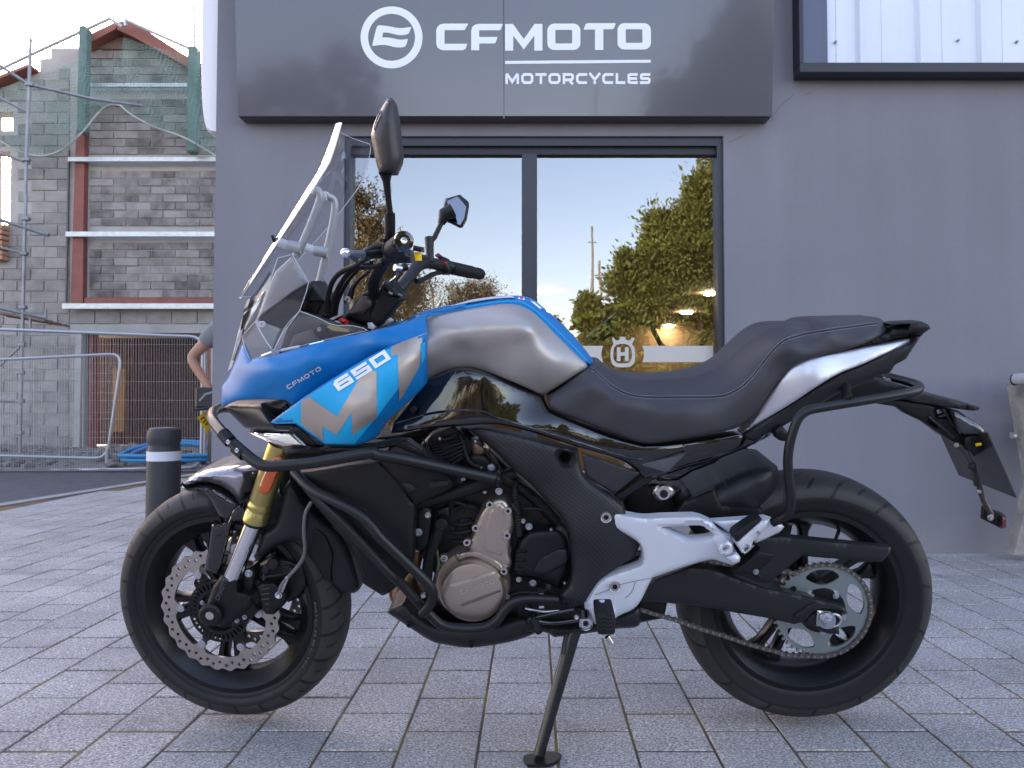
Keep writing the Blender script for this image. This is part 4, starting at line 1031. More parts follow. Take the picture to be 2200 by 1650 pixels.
# ---------------------------------------------------------------- wheels
def tyre_mat(name, n, slant, gw=0.06):
    m = bpy.data.materials.new(name); m.use_nodes = True; nt = m.node_tree; N = nt.nodes.new; Lk = nt.links.new
    b = nt.nodes['Principled BSDF']; b.inputs['Base Color'].default_value = (0.030,0.029,0.031,1); b.inputs['Roughness'].default_value = 0.58; b.inputs['Specular IOR Level'].default_value = 0.35
    uv = N('ShaderNodeTexCoord'); s = N('ShaderNodeSeparateXYZ'); Lk(uv.outputs['UV'], s.inputs[0])
    def M(op, a, b_=None, c=None):
        q = N('ShaderNodeMath'); q.operation = op
        for i, x in enumerate((a, b_, c)):
            if x is None: continue
            if isinstance(x, (int, float)): q.inputs[i].default_value = x
            else: Lk(x, q.inputs[i])
        return q.outputs[0]
    v = M('ABSOLUTE', M('SUBTRACT', s.outputs[1], 0.5))              # 0 crown .. 0.5 bead
    sg = M('SIGN', M('SUBTRACT', s.outputs[1], 0.5))
    ph = M('MULTIPLY_ADD', v, slant, M('MULTIPLY', s.outputs[0], n))
    ph = M('ADD', ph, M('MULTIPLY', M('MULTIPLY', v, v), -slant*1.2)); ph = M('ADD', ph, M('MULTIPLY', sg, 0.25))
    f = M('FRACT', ph); g1 = M('LESS_THAN', M('ABSOLUTE', M('SUBTRACT', f, 0.5)), gw)
    g1 = M('MULTIPLY', g1, M('MULTIPLY', M('LESS_THAN', v, 0.31), M('GREATER_THAN', v, 0.03)))
    f2 = M('FRACT', M('ADD', ph, 0.45)); g2 = M('LESS_THAN', M('ABSOLUTE', M('SUBTRACT', f2, 0.5)), 0.04)
    g2 = M('MULTIPLY', g2, M('MULTIPLY', M('LESS_THAN', v, 0.24), M('GREATER_THAN', v, 0.14)))
    g = M('MAXIMUM', g1, g2)
    nz = N('ShaderNodeTexNoise'); nz.inputs['Scale'].default_value = 14; nz.inputs['Detail'].default_value = 6; Lk(uv.outputs['Object'], nz.inputs['Vector'])
    # dust on the tread band
    dm = M('MULTIPLY', M('LESS_THAN', v, 0.31), nz.outputs['Fac'])
    mx = N('ShaderNodeMix'); mx.data_type = 'RGBA'; mx.inputs[6].default_value = (0.0095,0.009,0.010,1); mx.inputs[7].default_value = (0.060,0.055,0.053,1)
    Lk(M('MULTIPLY', dm, 0.9), mx.inputs[0])
    mx2 = N('ShaderNodeMix'); mx2.data_type = 'RGBA'; mx2.inputs[7].default_value = (0.006,0.006,0.006,1); Lk(g, mx2.inputs[0]); Lk(mx.outputs[2], mx2.inputs[6]); Lk(mx2.outputs[2], b.inputs['Base Color'])
    bp = N('ShaderNodeBump'); bp.inputs['Distance'].default_value = 0.004; bp.inputs['Strength'].default_value = 1.0; bp.invert = True
    Lk(g, bp.inputs['Height']); Lk(bp.outputs[0], b.inputs['Normal'])
    rr = N('ShaderNodeMapRange'); rr.inputs[3].default_value = 0.42; rr.inputs[4].default_value = 0.72; Lk(nz.outputs['Fac'], rr.inputs[0]); Lk(rr.outputs[0], b.inputs['Roughness'])
    return m
def tyre(parent, R, hw, rb, mt):
    prof = []
    pts = [(rb-.006,-hw*.62),(rb+.002,-hw*.74),(rb+.012,-hw*.86),(rb+.014,-hw*.855),(R-.052,-hw*1.0)]
    crown = []
    for k in range(1, 14):
        a = -1+2*k/14.0; crown.append((R-0.048*abs(a)**2.3, hw*math.sin(a*PI/2)))
    ext = pts+crown+[(p[0], -p[1]) for p in reversed(pts)]
    # arc length
    Ls_ = [0]
    for i in range(1, len(ext)): Ls_.append(Ls_[-1]+math.hypot(ext[i][0]-ext[i-1][0], ext[i][1]-ext[i-1][1]))
    prof = ext; m = len(prof); n = 128; vs = []; fs = []; uvs = []
    for k in range(n):
        a = 2*PI*k/n
        for r, y in prof: vs.append((r*math.cos(a), y, r*math.sin(a)))
    for k in range(n):
        l = (k+1) % n
        for i in range(m-1):
            fs.append((k*m+i, k*m+i+1, l*m+i+1, l*m+i)); u0, u1 = k/n, (k+1)/n; a, b = Ls_[i]/Ls_[-1], Ls_[i+1]/Ls_[-1]
            uvs += [(u0,a),(u0,b),(u1,b),(u1,a)]
    o = link_mesh('tyre', vs, fs, mt, parent, 60, recalc=False)
    uv = o.data.uv_layers.new(name='UVMap')
    for i, q in enumerate(uvs): uv.data[i].uv = q
    return o
def rim(name, parent, rb, hw, loc, rotz, nsp, rot0, offs):
    mb = MB()
    prof = [(rb+.004,-hw),(rb+.004,-hw+.006),(rb-.006,-hw+.010),(rb-.012,-hw+.020),(rb-.030,-hw*.35),(rb-.032,0),(rb-.030,hw*.35),(rb-.012,hw-.020),(rb-.006,hw-.010),(rb+.004,hw-.006),(rb+.004,hw),
            (rb-.008,hw+.001),(rb-.020,hw-.012),(rb-.038,hw*.40),(rb-.042,0),(rb-.038,-hw*.40),(rb-.020,-hw+.012),(rb-.008,-hw-.001)]
    mb.lathe(prof, (0,0,0), (0,1,0), 96)
    ri = rb-.038
    for k in range(nsp):
        a0 = rot0+2*PI*k/nsp
        for s in (-1, 1):
            ah, ar = a0+s*0.20, a0+s*0.135
            p0 = Vector((math.cos(ah)*.050, 0, math.sin(ah)*.050)); p1 = Vector((math.cos(ar)*ri, 0, math.sin(ar)*ri)); d = (p1-p0); t = Vector((-d.z, 0, d.x)).normalized()
            vs = []
            N = 5
            for q in range(N+1):
                u = q/N; c = p0.lerp(p1, u); w = .0125*(1-.25*math.sin(PI*u)) + (.010 if q == N else 0); h = .020-.008*u+offs*(1-u)*0
                for (a, b) in ((-w, -h*.5), (-w*.6, -h), (w*.6, -h), (w, -h*.5), (w, h), (-w, h)): vs.append(c+t*a+Vector((0, b-offs*(1-u), 0)))
            fs = []
            for q in range(N):
                for e in range(6): fs.append((q*6+e, q*6+(e+1)%6, (q+1)*6+(e+1)%6, (q+1)*6+e))
            fs += [(0,1,2,3,4,5), tuple(N*6+5-e for e in range(6))]
            mb.add(vs, fs)
    mb.lathe([(.02,-.055),(.038,-.055),(.045,-.045),(.060,-.022),(.062,.022),(.045,.05),(.02,.05)], (0,0,0), (0,1,0), 40)
    o = mb.build(name, RIMM, parent, 35); o.location = loc; o.rotation_euler = (0, 0, rotz); return o
fc = L(506, 1285, 0.0); rc = L(1719, 1272, 0.0)
STEER = math.radians(-9)
fw = rim('front_wheel', bike, 0.216, 0.046, fc, STEER, 5, math.radians(47), 0.0)
tyre(fw, 0.288, 0.058, 0.216, tyre_mat('front_tyre_rubber', 24, 2.6))
rw = rim('rear_wheel', bike, 0.218, 0.062, rc, 0, 5, math.radians(26), 0.0)
tyre(rw, 0.301, 0.079, 0.218, tyre_mat('rear_tyre_rubber', 15, -3.6, 0.038))
for w, pos in ((rw, 62), (fw, -28)):
    a = math.radians(pos); p = Vector((math.cos(a)*.19, -.0, math.sin(a)*.19)); q = Vector((math.cos(a)*.152, -.015, math.sin(a)*.152))
    MB().tube([p, q], [.0045,.0045], 8).tube([q, q+(q-p)*.35], .006, 8).build('valve', RUB, w)
def petal_disc(Ro, Ri, amp, nl, holes2=True, tabs=6):
    out = []; n = nl*8
    for k in range(n):
        a = 2*PI*k/n; out.append(((Ro+amp*math.cos(a*nl))*math.cos(a), (Ro+amp*math.cos(a*nl))*math.sin(a)))
    inn = []
    for k in range(120):
        a = 2*PI*k/120; tab = max(0, math.cos(a*tabs))**6; r = Ri-0.022*tab; inn.append((r*math.cos(a), r*math.sin(a)))
    hs = [inn]
    for k in range(nl*2):
        a = 2*PI*(k+.5)/(nl*2); r = Ro-(.0095 if k % 2 else .0165)-0.001; hr = .0041
        hs.append([(r*math.cos(a)+hr*math.cos(2*PI*q/8), r*math.sin(a)+hr*math.sin(2*PI*q/8)) for q in range(8)])
    return out, hs
fr = (Vector((0,0,0)), Vector((1,0,0)), Vector((0,0,1)), Vector((0,-1,0)))
dout, dh = petal_disc(0.1475, 0.1165, 0.0030, 26)
for side in (1, -1):
    mb = MB(); mb.prism(dout, fr, 0, 0.005, holes=dh); o = mb.build('brake_disc', DISC, fw, 30); o.location = (0, -0.066*side+0.002, 0)
    if side == 1:
        for k in range(6):
            a = 2*PI*k/6; c = Vector((.098*math.cos(a), -.066, .098*math.sin(a)))
            MB().cyl(c+Vector((0,.003,0)), c+Vector((0,-.007,0)), .0095, 18).cyl(c+Vector((0,-.0072,0)), c+Vector((0,-.0082,0)), .0045, 10).build('rivet', BOLT, fw, 30)
    car = []; 
    for k in range(6*10):
        a = 2*PI*k/60; tab = max(0, math.cos(a*6))**3; r = .072+.030*tab; car.append((r*math.cos(a), r*math.sin(a)))
    MB().prism(car, fr, 0, 0.004, holes=[ring(0,0,.040,30)]).build('disc_carrier', RIMM, fw, 30).location = (0, -0.060*side, 0)
# ABS ring with slots
hs = [ring(0,0,.048,40)]
for k in range(36):
    a = 2*PI*k/36; r0, r1, w = .056, .070, .045
    hs.append([(r0*math.cos(a-w), r0*math.sin(a-w)), (r1*math.cos(a-w*.9), r1*math.sin(a-w*.9)), (r1*math.cos(a+w*.9), r1*math.sin(a+w*.9)), (r0*math.cos(a+w), r0*math.sin(a+w))])
MB().prism(ring(0,0,.075,60), fr, 0, .003, holes=hs).build('abs_ring', RIMM, fw, 30).location = (0, -0.073, 0)

# ---------------------------------------------------------------- rear: sprocket, chain, swingarm
sp_c = L(1764, 1309, 0.105); SPR = 0.109
out = []; nt_ = 46
for k in range(nt_):
    for (da, rr) in ((-.25,-.004),(-.12,.0035),(.12,.0035),(.25,-.004)): a = 2*PI*(k+da)/nt_; out.append(((SPR+rr)*math.cos(a), (SPR+rr)*math.sin(a)))
hs = [ring(0,0,.030,24)]
for k in range(5):
    a0 = 2*PI*k/5+.35
    sh = []
    for (a, r) in ((-.22,.064),(-.42,.079),(-.44,.089),(-.24,.0965),(0,.0975),(.24,.0965),(.44,.089),(.42,.079),(.22,.064),(0,.060)): sh.append((r*math.cos(a0+a), r*math.sin(a0+a)))
    hs.append([ (p[0],p[1]) for p in smooth_poly([(q[0]*1000,q[1]*1000) for q in sh], 5)]); hs[-1] = [(p[0]/1000,p[1]/1000) for p in hs[-1]]
spr = MB().prism(out, fr, 0, .006, holes=hs).build('sprocket', SPRK, bike, 30); spr.location = sp_c
for k in range(5):
    a = 2*PI*k/5+.35+PI/5; c = Vector((.047*math.cos(a), -.006, .047*math.sin(a)))
    MB().cyl(c, c+Vector((0,-.003,0)), .010, 18).cyl(c+Vector((0,-.003,0)), c+Vector((0,-.010,0)), .0075, 6).cyl(c+Vector((0,-.010,0)), c+Vector((0,-.014,0)), .004, 10).build('nut', BOLT, spr, 30)
MB().lathe([(.0,.01),(.052,.01),(.056,0),(.056,-.02),(.04,-.045),(0,-.045)], (0,0,0), (0,-1,0), 36).build('sprocket_carrier', RIMM, spr, 30)
# chain path: round the sprocket, sagging lower run to the hanger, upper run hidden by the guard
sx_, sz_ = sp_c.x, sp_c.z; RC = SPR+.001
path = []
for k in range(0, 41):
    a = math.radians(125-(125+90+9)*k/40); path.append(Vector((sx_+RC*math.cos(a), -.108, sz_+RC*math.sin(a))))
low = [L(x, y, .108) for x, y in cC((1290,1282),(1170,1250),(1060,1220),(940,1188),(800,1140),(680,1104),(560,1062),(470,1034),(400,1014),(340,995),(250,965))]
path = path[:-1]+low[1:]
front = L(1290, 1215, .108)
path += [front+Vector((.02,0,-.035)), front+Vector((-.03,0,-.03)), front+Vector((-.045,0,0)), front+Vector((-.03,0,.035)), front+Vector((.0,0,.045))]
path += [path[0].lerp(front+Vector((0,0,.045)), 1-k/12) for k in range(1, 12)]
cum = [0]
for i in range(1, len(path)+1): cum.append(cum[-1]+(path[i % len(path)]-path[i-1]).length)
def along(s):
    s %= cum[-1]
    for i in range(len(path)):
        if cum[i+1] >= s: return path[i].lerp(path[(i+1)%len(path)], (s-cum[i])/max(1e-9, cum[i+1]-cum[i]))
pitch = cum[-1]/round(cum[-1]/.0152); nl = int(round(cum[-1]/pitch))
pins = MB()
for k in range(nl):
    c = along(k*pitch); pins.cyl(c+Vector((0,.009,0)), c+Vector((0,-.0095,0)), .0022, 8); pins.cyl(c+Vector((0,.004,0)), c+Vector((0,-.004,0)), .0045, 8)
ch = pins.build('chain', CHAIN, bike, 40)
link_o = None
lo = []
for k in range(24):
    a = 2*PI*k/24; x = math.cos(a); z_ = math.sin(a); lo.append((math.copysign(pitch/2, x)+.0060*x if abs(x) > .3 else x*pitch*1.1, (.0060 if abs(x) > .3 else .0048)*z_))
for k in range(nl):
    a = along(k*pitch); b = along((k+1)*pitch); c = (a+b)/2; ang = math.atan2(b.z-a.z, b.x-a.x)
    yy = -.0075 if k % 2 else -.0052
    if link_o is None: link_o = MB().prism(lo, fr, -.0007, .0007).build('link', mat('chain_link', (0.17,0.155,0.14), 0.36, 0.85), ch, flat=True); o = link_o
    else: o = dup(link_o, ch)
    o.location = (c.x, c.y+yy, c.z); o.rotation_euler = (0, -ang, 0)
# swingarm
sa = cC((350,905),(430,835),(620,765),(720,765),(800,815),(1040,880),(1260,925),(1440,960),(1485,985),(1498,1030),(1400,1010),(1330,1030),(1300,1060),(1285,1090),(1330,1112),(1450,1142),(1455,1118),(1440,1105))
swing = sheet('swingarm', sharp(cC((330,960),(350,905),(430,835),(620,765),(720,768),(1040,880),(1260,925),(1480,990),(1500,1030),(1405,1008),(1325,1010),(1265,1070),(1200,1085),(1050,1050),(880,1022),(760,1000),(500,968))), .135, .012, 10, 14, .05, PLAS2)
sheet('swingarm_end', sharp(cC((1262,1062),(1325,1008),(1332,1060),(1345,1095),(1450,1108),(1452,1140),(1390,1138),(1310,1112),(1262,1090))), .135, .008, 6, 9, .03, PLAS2)
sheet('swingarm_rib', sharp(cC((1195,1040),(1290,975),(1330,962),(1310,1000),(1228,1062))), .149, .004, 4, 8, .004, PLAS2)
sheet('adjuster_plate', sharp(cC((1330,1010),(1395,1015),(1420,1025),(1415,1110),(1325,1095))), .146, .002, 3, 8, .004, STEEL)
c = L(*cC((1383,1063))[0], .150); MB().cyl(c, c+Vector((0,-.004,0)), .019, 28).cyl(c+Vector((0,-.004,0)), c+Vector((0,-.016,0)), .0135, 6).cyl(c+Vector((0,-.016,0)), c+Vector((0,-.020,0)), .008, 14).build('axle_nut', BOLT, bike, 30)
rr_ = [L(x,y,.149) for x,y in cC((1400,1030),(1440,1030),(1462,1052),(1458,1080),(1430,1098),(1400,1095))]
MB().tube(fillet(rr_, .006), .0035, 8).build('adjuster_hook', BOLT, bike)
# swing arm cross tube / far side arm
MB().box((rc.x-.02,.075,rc.z-.03),(rc.x-.50,.115,rc.z+.06),.01).build('swingarm_far_side', PLAS2, bike)
# chain guard
sheet('chain_guard', sharp(cC((920,600),(1140,598),(1740,660),(1735,685),(1690,742),(1600,740),(1420,722),(1300,712),(1250,705),(1060,858),(1000,850),(865,800),(1005,660),(960,640))), .150, .010, 8, 14, .02, PLAS2)
sheet('chain_guard_rib', sharp(cC((870,790),(1010,680),(1100,700),(1000,800),(1040,840),(990,830))), .160, .004, 5, 10, .004, PLAS)
bolt(*cC((990,795))[0], .164, .006)
# rear hugger
hug = sheet('rear_hugger', cC((480,505,1),(600,400,1),(700,340),(850,265),(960,220),(1060,203),(1108,210,1),(1115,260),(1100,330),(1060,400),(1030,430,1),(1045,480,1),(1040,505,1),(760,515,1)), .060, .055, 70, 14, .16, PLAS2)
sheet('hugger_lower', sharp(cC((600,400),(760,330),(800,420),(1020,440),(1040,500),(640,520),(520,500))), .100, .012, 10, 14, .02, PLAS)
# shock / linkage dark mass behind
sheet('rear_linkage', sharp(cC((230,330),(420,300),(560,320),(700,400),(640,500),(360,510),(260,460))), .04, .02, 12, 18, .10, ENGB)
c = L(*cC((475,355))[0], .11); MB().cyl(c, c+Vector((0,-.012,0)), .0135, 26).build('shock_mount', STEEL, bike, 30); MB().cyl(c+Vector((0,-.0122,0)), c+Vector((0,-.014,0)), .009, 18).build('bolt', ENGB, bike, 30)
sheet('shock_bracket', cC((420,372),(440,330),(480,312),(520,325),(545,350),(520,385),(470,402),(440,395)), .11, .006, 6, 10, .01, STEEL)
MB().tube([L(*cC((560,350))[0], .06), L(*cC((690,560))[0], .06)], .022, 16).build('shock_absorber', ENGB, bike)

# ---------------------------------------------------------------- front fork, fender, brakes
ft = L(612, 968, .115); fb_ = L(*cA((592,905))[0], .115)
def on_line(a, b, y0, d):  # helper on pixel line
    return L(a[0]+(b[0]-a[0])*y0, a[1]+(b[1]-a[1])*y0, d)
A0 = cA((822,290))[0]; A1 = cA((703,645))[0]; A2 = cA((588,925))[0]
for side in (1, -1):
    def fk(p, dd=.112):
        q = L(p[0], p[1], .112)
        return q if side == 1 else Vector((q.x+.035, dd, q.z))
    a, b, c = fk(A0), fk(A1), fk(A2); up = a+(a-b).normalized()*.012; dirv = (b-a).normalized()
    mb = MB(); T = (b-a).length
    mb.tube([up, a, b-dirv*.052, b-dirv*.050, b-dirv*.046, b-dirv*.044, b-dirv*.034, b-dirv*.032, b-dirv*.028, b-dirv*.026, b-dirv*.002, b], [.0265,.0265,.0265,.0252,.0252,.0265,.0265,.0252,.0252,.0268,.0268,.0245], 32).build('fork_outer_tube', GOLD, bike, 40)
    MB().tube([b-dirv*.001, b+dirv*.006], .0235, 24).build('fork_seal', RUB, bike)
    MB().tube([b, c+dirv*.03], .0195, 32).build('fork_stanchion', CHRM, bike)
foot = sheet('fork_foot', sharp(cA((540,905),(628,928),(625,985),(700,1000),(690,1060),(580,1150),(540,1165),(455,1140),(450,1090),(468,1050),(500,960))), .118, .014, 10, 8, .045, PLAS, smooth=35)
fx = L(*cA((487,1101))[0], .142); MB().lathe([(0.010,0),(.024,0),(.026,-.004),(.026,-.012),(.020,-.016),(.010,-.016)], fx+Vector((0,.008,0)), (0,1,0), 30).build('axle_boss', PLAS, bike, 30)
MB().cyl(fx+Vector((0,.004,0)), fx+Vector((0,-.006,0)), .0098, 24).build('axle_end', STEEL, bike, 30)
def txt_on(s, p0, p1, hgt, on, m, w=.24, name='lettering', gap=.2, slant=0.0, parent=bike, off=.001):
    """lettering along p0->p1 (picture px baseline), height px, cast on a panel"""
    qs, W = text_quads(s, w, gap); dx, dy = p1[0]-p0[0], p1[1]-p0[1]; l = math.hypot(dx, dy); ux, uy = dx/l, dy/l; nx, ny = uy, -ux
    polys = []
    for q in qs:
        polys.append([(p0[0]+ux*(p[0]/W*l+p[1]*hgt*slant)+nx*p[1]*hgt, p0[1]+uy*(p[0]/W*l+p[1]*hgt*slant)+ny*p[1]*hgt) for p in q])
    return stick(name, polys, on, m, off, parent, grid=8)
TXTD = mat('moulded_grey', (0.06,0.06,0.065), 0.35)
txt_on('CFMOTO', cA((528,1032))[0], cA((572,930))[0], 9.5, foot, TXTD, parent=foot)
# fork lower bracket to caliper with bolts
sheet('caliper_bracket', sharp(cA((628,880),(700,860),(712,900),(700,960),(690,1010),(720,1060),(700,1110),(650,1150),(590,1165),(600,1100),(640,1040))), .098, .010, 8, 9, .03, ENGB)
bolt(*cA((675,898))[0], .112, .0085); bolt(*cA((655,1007))[0], .112, .0085); bolt(*cA((655,1113))[0], .108, .0055); bolt(*cA((617,1130))[0], .108, .0055); bolt(*cA((447,1042))[0], .104, .005)
bolt(*cA((718,813))[0], .128, .007, GLOSS)
cal = sheet('brake_caliper', cA((712,960,1),(740,945),(800,940,1),(830,960),(850,975),(862,1000),(860,1040),(820,1080),(800,1100,1),(760,1098),(740,1075),(735,1045),(722,1010)), .112, .012, 8, 8, .06, PLAS)
sheet('caliper_body', sharp(cA((700,880),(790,820),(870,830),(950,860),(965,960),(920,1020),(870,1040),(800,1000),(790,940),(712,950))), .072, .014, 8, 10, .05, ENGB)
for x, y, r_ in ((795,850,.014),(870,880,.012),(760,880,.009)):
    c = L(*cA((x,y))[0], .088); MB().cyl(c+Vector((0,.01,0)), c+Vector((0,-.008,0)), r_, 20, bev=.002).build('caliper_piston_housing', PLAS2, bike, 35)
pipe('brake_hose', [(*cA((985,545))[0],.15),(*cA((950,600))[0],.155),(*cA((945,700))[0],.15),(*cA((955,790))[0],.14),(*cA((930,850))[0],.13),(*cA((860,925))[0],.13),(*cA((832,960))[0],.13),(*cA((822,1000))[0],.13)], .0042, mat('hose_grey', (0.12,0.12,0.13), 0.3), .03, 8)
pipe('sensor_cable', [(*cA((990,545))[0],.14),(*cA((965,600))[0],.145),(*cA((955,700))[0],.14),(*cA((945,800))[0],.13),(*cA((930,860))[0],.12),(*cA((850,905))[0],.12),(*cA((740,918))[0],.12)], .0028, RUB, .03, 8)
o = MB().cyl(L(*cA((836,985))[0],.125), L(*cA((868,910))[0],.13), .0048, 10); o.build('banjo_tube', CHRM, bike)
bolt(*cA((822,1005))[0], .130, .008, CHRM)
# reflector
rf = cA((770,400)); 
sheet('reflector', cA((805,325),(830,322),(842,340),(820,400),(790,470),(775,500),(750,510),(728,500),(724,475),(750,410),(785,345)), .141, .005, 5, 8, .006, AMB)
# front fender
fen = sheet('front_fender', cA((333,458,1),(400,410),(480,380),(580,365),(700,358,1),(735,372,1),(730,430,1),(690,470,1),(640,560,1),(590,520),(540,480),(470,458),(420,462),(370,475)), .035, .055, 38, 9, .12, mat('fender_gloss_grey', (0.30,0.28,0.31), 0.22, 0.6, coat=1.0), smooth=50)
sheet('fender_edge', cA((333,460,1),(380,475),(450,462),(520,480),(600,530),(640,560,1),(620,600,1),(590,645,1),(545,648,1),(510,600),(480,540),(440,500),(370,492)), .062, .02, 14, 9, .03, GLOSS)
sheet('fender_stay', sharp(cA((600,570),(645,555),(690,640),(600,640),(535,900),(520,905),(455,880),(470,800),(490,650),(540,655),(570,640))), .078, .012, 8, 9, .02, GLOSS)
sheet('fender_cover', sharp(cA((640,395),(705,390),(735,395),(735,430),(700,440),(690,490),(662,500),(650,440))), .094, .004, 4, 8, .01, PLAS)
bolt(*cA((702,410))[0], .100, .006, GLOSS, washer=False)
# black rear mudguard of the front wheel
sheet('fender_rear', cA((880,430,1),(905,470,1),(960,560,1),(1060,650,1),(1120,700),(1180,800),(1222,940),(1222,975),(1195,995,1),(1130,992,1),(1060,920),(1000,840),(940,760),(880,742),(800,770),(720,835,1),(706,815,1),(712,790,1),(745,700),(800,660),(830,560),(850,480)), .085, .020, 16, 10, .03, PLAS2, dfun=lambda x, y: .10 if x < 620 else .10-.0002*(x-620))
sheet('fender_rear_top', sharp(cA((810,660),(900,660),(1010,670),(1060,720),(1090,800),(1080,940),(1050,930),(960,790),(900,745),(850,742),(770,780),(730,815))), .104, .006, 5, 10, .01, PLAS)
# ---------------------------------------------------------------- bodywork
import numpy as np
def tps(ctrl, lam=0.5):
    """smooth depth field through control points (x, y, d) in picture pixels"""
    P_ = np.array([(c[0]/100., c[1]/100.) for c in ctrl]); dv = np.array([c[2] for c in ctrl]); n = len(P_)
    def U(r2): return np.where(r2 > 1e-12, r2*np.log(np.maximum(r2, 1e-12))*0.5, 0.0)
    D2 = ((P_[:,None,:]-P_[None,:,:])**2).sum(-1); K = U(D2)+np.eye(n)*lam*0.01
    A = np.zeros((n+3, n+3)); A[:n,:n] = K; A[:n,n] = 1; A[:n,n+1:] = P_; A[n,:n] = 1; A[n+1:,:n] = P_.T
    w = np.linalg.solve(A, np.concatenate([dv, np.zeros(3)]))
    def f(x, y):
        r2 = (P_[:,0]-x/100.)**2+(P_[:,1]-y/100.)**2
        return float(U(r2) @ w[:n] + w[n]+w[n+1]*x/100.+w[n+2]*y/100.)
    return f
def seam(name, pts, on, m, r=0.001, off=0.0005, dash=None, parent=bike, step=6):
    tr = bvh_of(on); line = smooth_poly(pts, step, closed=False); w = []
    for p in line:
        o_, r_ = rayl(*p); h = tr.ray_cast(o_, r_)
        w.append(None if h[0] is None else h[0]-r_*off)
    mb = MB(); run = []
    if dash:
        for i in range(len(w)-1):
            if w[i] is not None and w[i+1] is not None: mb.tube([w[i], w[i].lerp(w[i+1], dash)], r, 4)
    else:
        for q in w+[None]:
            if q is not None: run.append(q)
            else:
                if len(run) > 1: mb.tube(run, r, 6)
                run = []
    return mb.build(name, m, parent, 60)

# tank core (blue) and silver side panel
core = sheet('fuel_tank', cJ((-30,190),(70,140),(100,112),(240,76),(430,40),(540,35),(610,52),(700,125),(790,212),(868,308),(874,325,1),(850,342),(655,465),(520,402),(300,345),(140,402),(0,470)), .035, .062, 70, 18, .02, BLUE, mirror=True)
tk = tps(cJ((110,150,.112),(155,118,.108),(300,92,.108),(450,68,.108),(560,80,.108),(640,140,.106),(720,220,.104),(845,330,.085),
            (110,300,.150),(150,262,.152),(300,192,.160),(450,142,.166),(540,130,.172),(610,160,.172),(560,230,.176),(640,260,.170),(720,310,.145),(780,345,.115),
            (110,400,.108),(150,340,.122),(200,330,.116),(270,340,.112),(300,260,.134),(340,325,.118),(400,320,.130),(520,370,.150),(640,445,.118),(430,240,.156)))
silv = sheet('tank_panel', cJ((100,140),(155,124),(300,96),(450,72),(520,70),(570,82),(620,112),(700,190),(780,270),(845,330),(840,342,1),(655,460,1),(590,430),(520,400),(400,355),(340,342),(270,345),(200,370),(142,402,1),(110,430)), 0, .006, 8, 11, .03, SILV, dfun=tk)
seam('tank_stripe', cJ((0,168),(80,140),(160,116),(300,86),(450,60),(530,56),(580,68),(640,112),(720,188),(800,268),(858,328)), core, LBLUE, .0022, .0002)
sheet('tank_top_cover', cJ((250,78),(330,55),(430,40),(520,34),(530,40),(430,48),(330,64)), .05, .004, 4, 8, .08, mat('pale_cover', (0.55,0.56,0.60), 0.4))
stick('warning_label', [cJ((545,37),(600,44),(648,84),(640,88),(598,54),(548,46))], core, PRINT, .0008)
stick('warning_mark', [cJ((553,38),(566,40),(568,47),(556,46))], core, REDP, .0016)

# upper side fairing
fr_ = tps(cD((60,1030,.05),(62,860,.05),(110,800,.06),(235,520,.075),(290,655,.12),(480,600,.15),(760,530,.17),(1180,435,.17),(1560,345,.150),(1750,290,.125),(2000,190,.09),
             (140,985,.085),(300,800,.13),(470,700,.175),(800,640,.200),(1290,535,.205),(1500,470,.190),(1700,400,.165),
             (420,970,.13),(590,980,.165),(1000,790,.165),(1290,620,.178),(800,780,.182),(760,930,.165)))
fair = sheet('side_fairing', cD((60,1030,1),(62,862,1),(108,805,1),(165,680),(232,520,1),(290,655,1),(400,625),(560,592),(760,532),(1000,472),(1180,437),(1400,385),(1560,345),(1640,300),(1760,258),(1860,235),(2025,195,1),(2025,225,1),(1850,260),(1715,300),(1715,440,1),(1500,520),(1290,620),(1000,790),(760,940),(640,1015,1),(580,975,1),(420,968),(250,972),(140,990)), 0, .006, 7, 11, .014, BLUE, dfun=fr_)
mt_ = tps(cD((455,1150,.150),(760,925,.215),(1000,770,.222),(1290,600,.222),(1480,510,.205),(1715,430,.175),(1650,630,.205),(1500,860,.228),(1300,1100,.232),(1130,1330,.215),(890,1335,.205),(650,1165,.190),(1700,850,.165),(1370,1170,.17),(1290,1290,.17),(900,1100,.225),(1200,850,.232),(1600,960,.17),(1700,640,.178)), .05)
mtp = sheet('decal_fairing', cD((455,1150,1),(600,1040),(760,925),(1000,770),(1290,600),(1480,512),(1600,470),(1715,430,1),(1704,600),(1695,800,1),(1700,850,1),(1600,960),(1370,1170,1),(1290,1290,1),(1130,1340,1),(890,1335,1),(650,1165,1),(490,1170,1)), 0, .007, 8, 10, .05, BLUE, dfun=mt_)
# inner light-blue field, then silver MT letters and white 650
stick('light_blue_field', [cD((470,1150),(700,985),(1000,785),(1290,612),(1470,535),(1480,612),(1500,840),(1490,870),(1310,1110),(1130,1325),(895,1322),(660,1158),(500,1162))], mtp, LBLUE, .0006)
MTS = mat('bronze_decal', (0.40,0.34,0.30), 0.38, 0.5)
stick('letter_M', [cD((703,988),(768,948),(992,1104),(1165,810),(1200,785),(1280,735),(1310,745),(1312,1115),(1115,1252),(1108,1075),(985,1258),(878,1185),(878,1303),(700,1168))], mtp, MTS, .0012)
stick('letter_T', [cD((1428,545),(1520,505),(1712,432),(1712,505),(1662,515),(1660,640),(1655,690),(1640,730),(1505,960),(1490,985),(1478,608),(1425,620))], [mtp, fair], MTS, .0012)
stick('light_blue_bar', [cD((1662,517),(1700,505),(1698,625),(1668,690))], [mtp], LBLUE, .0016)
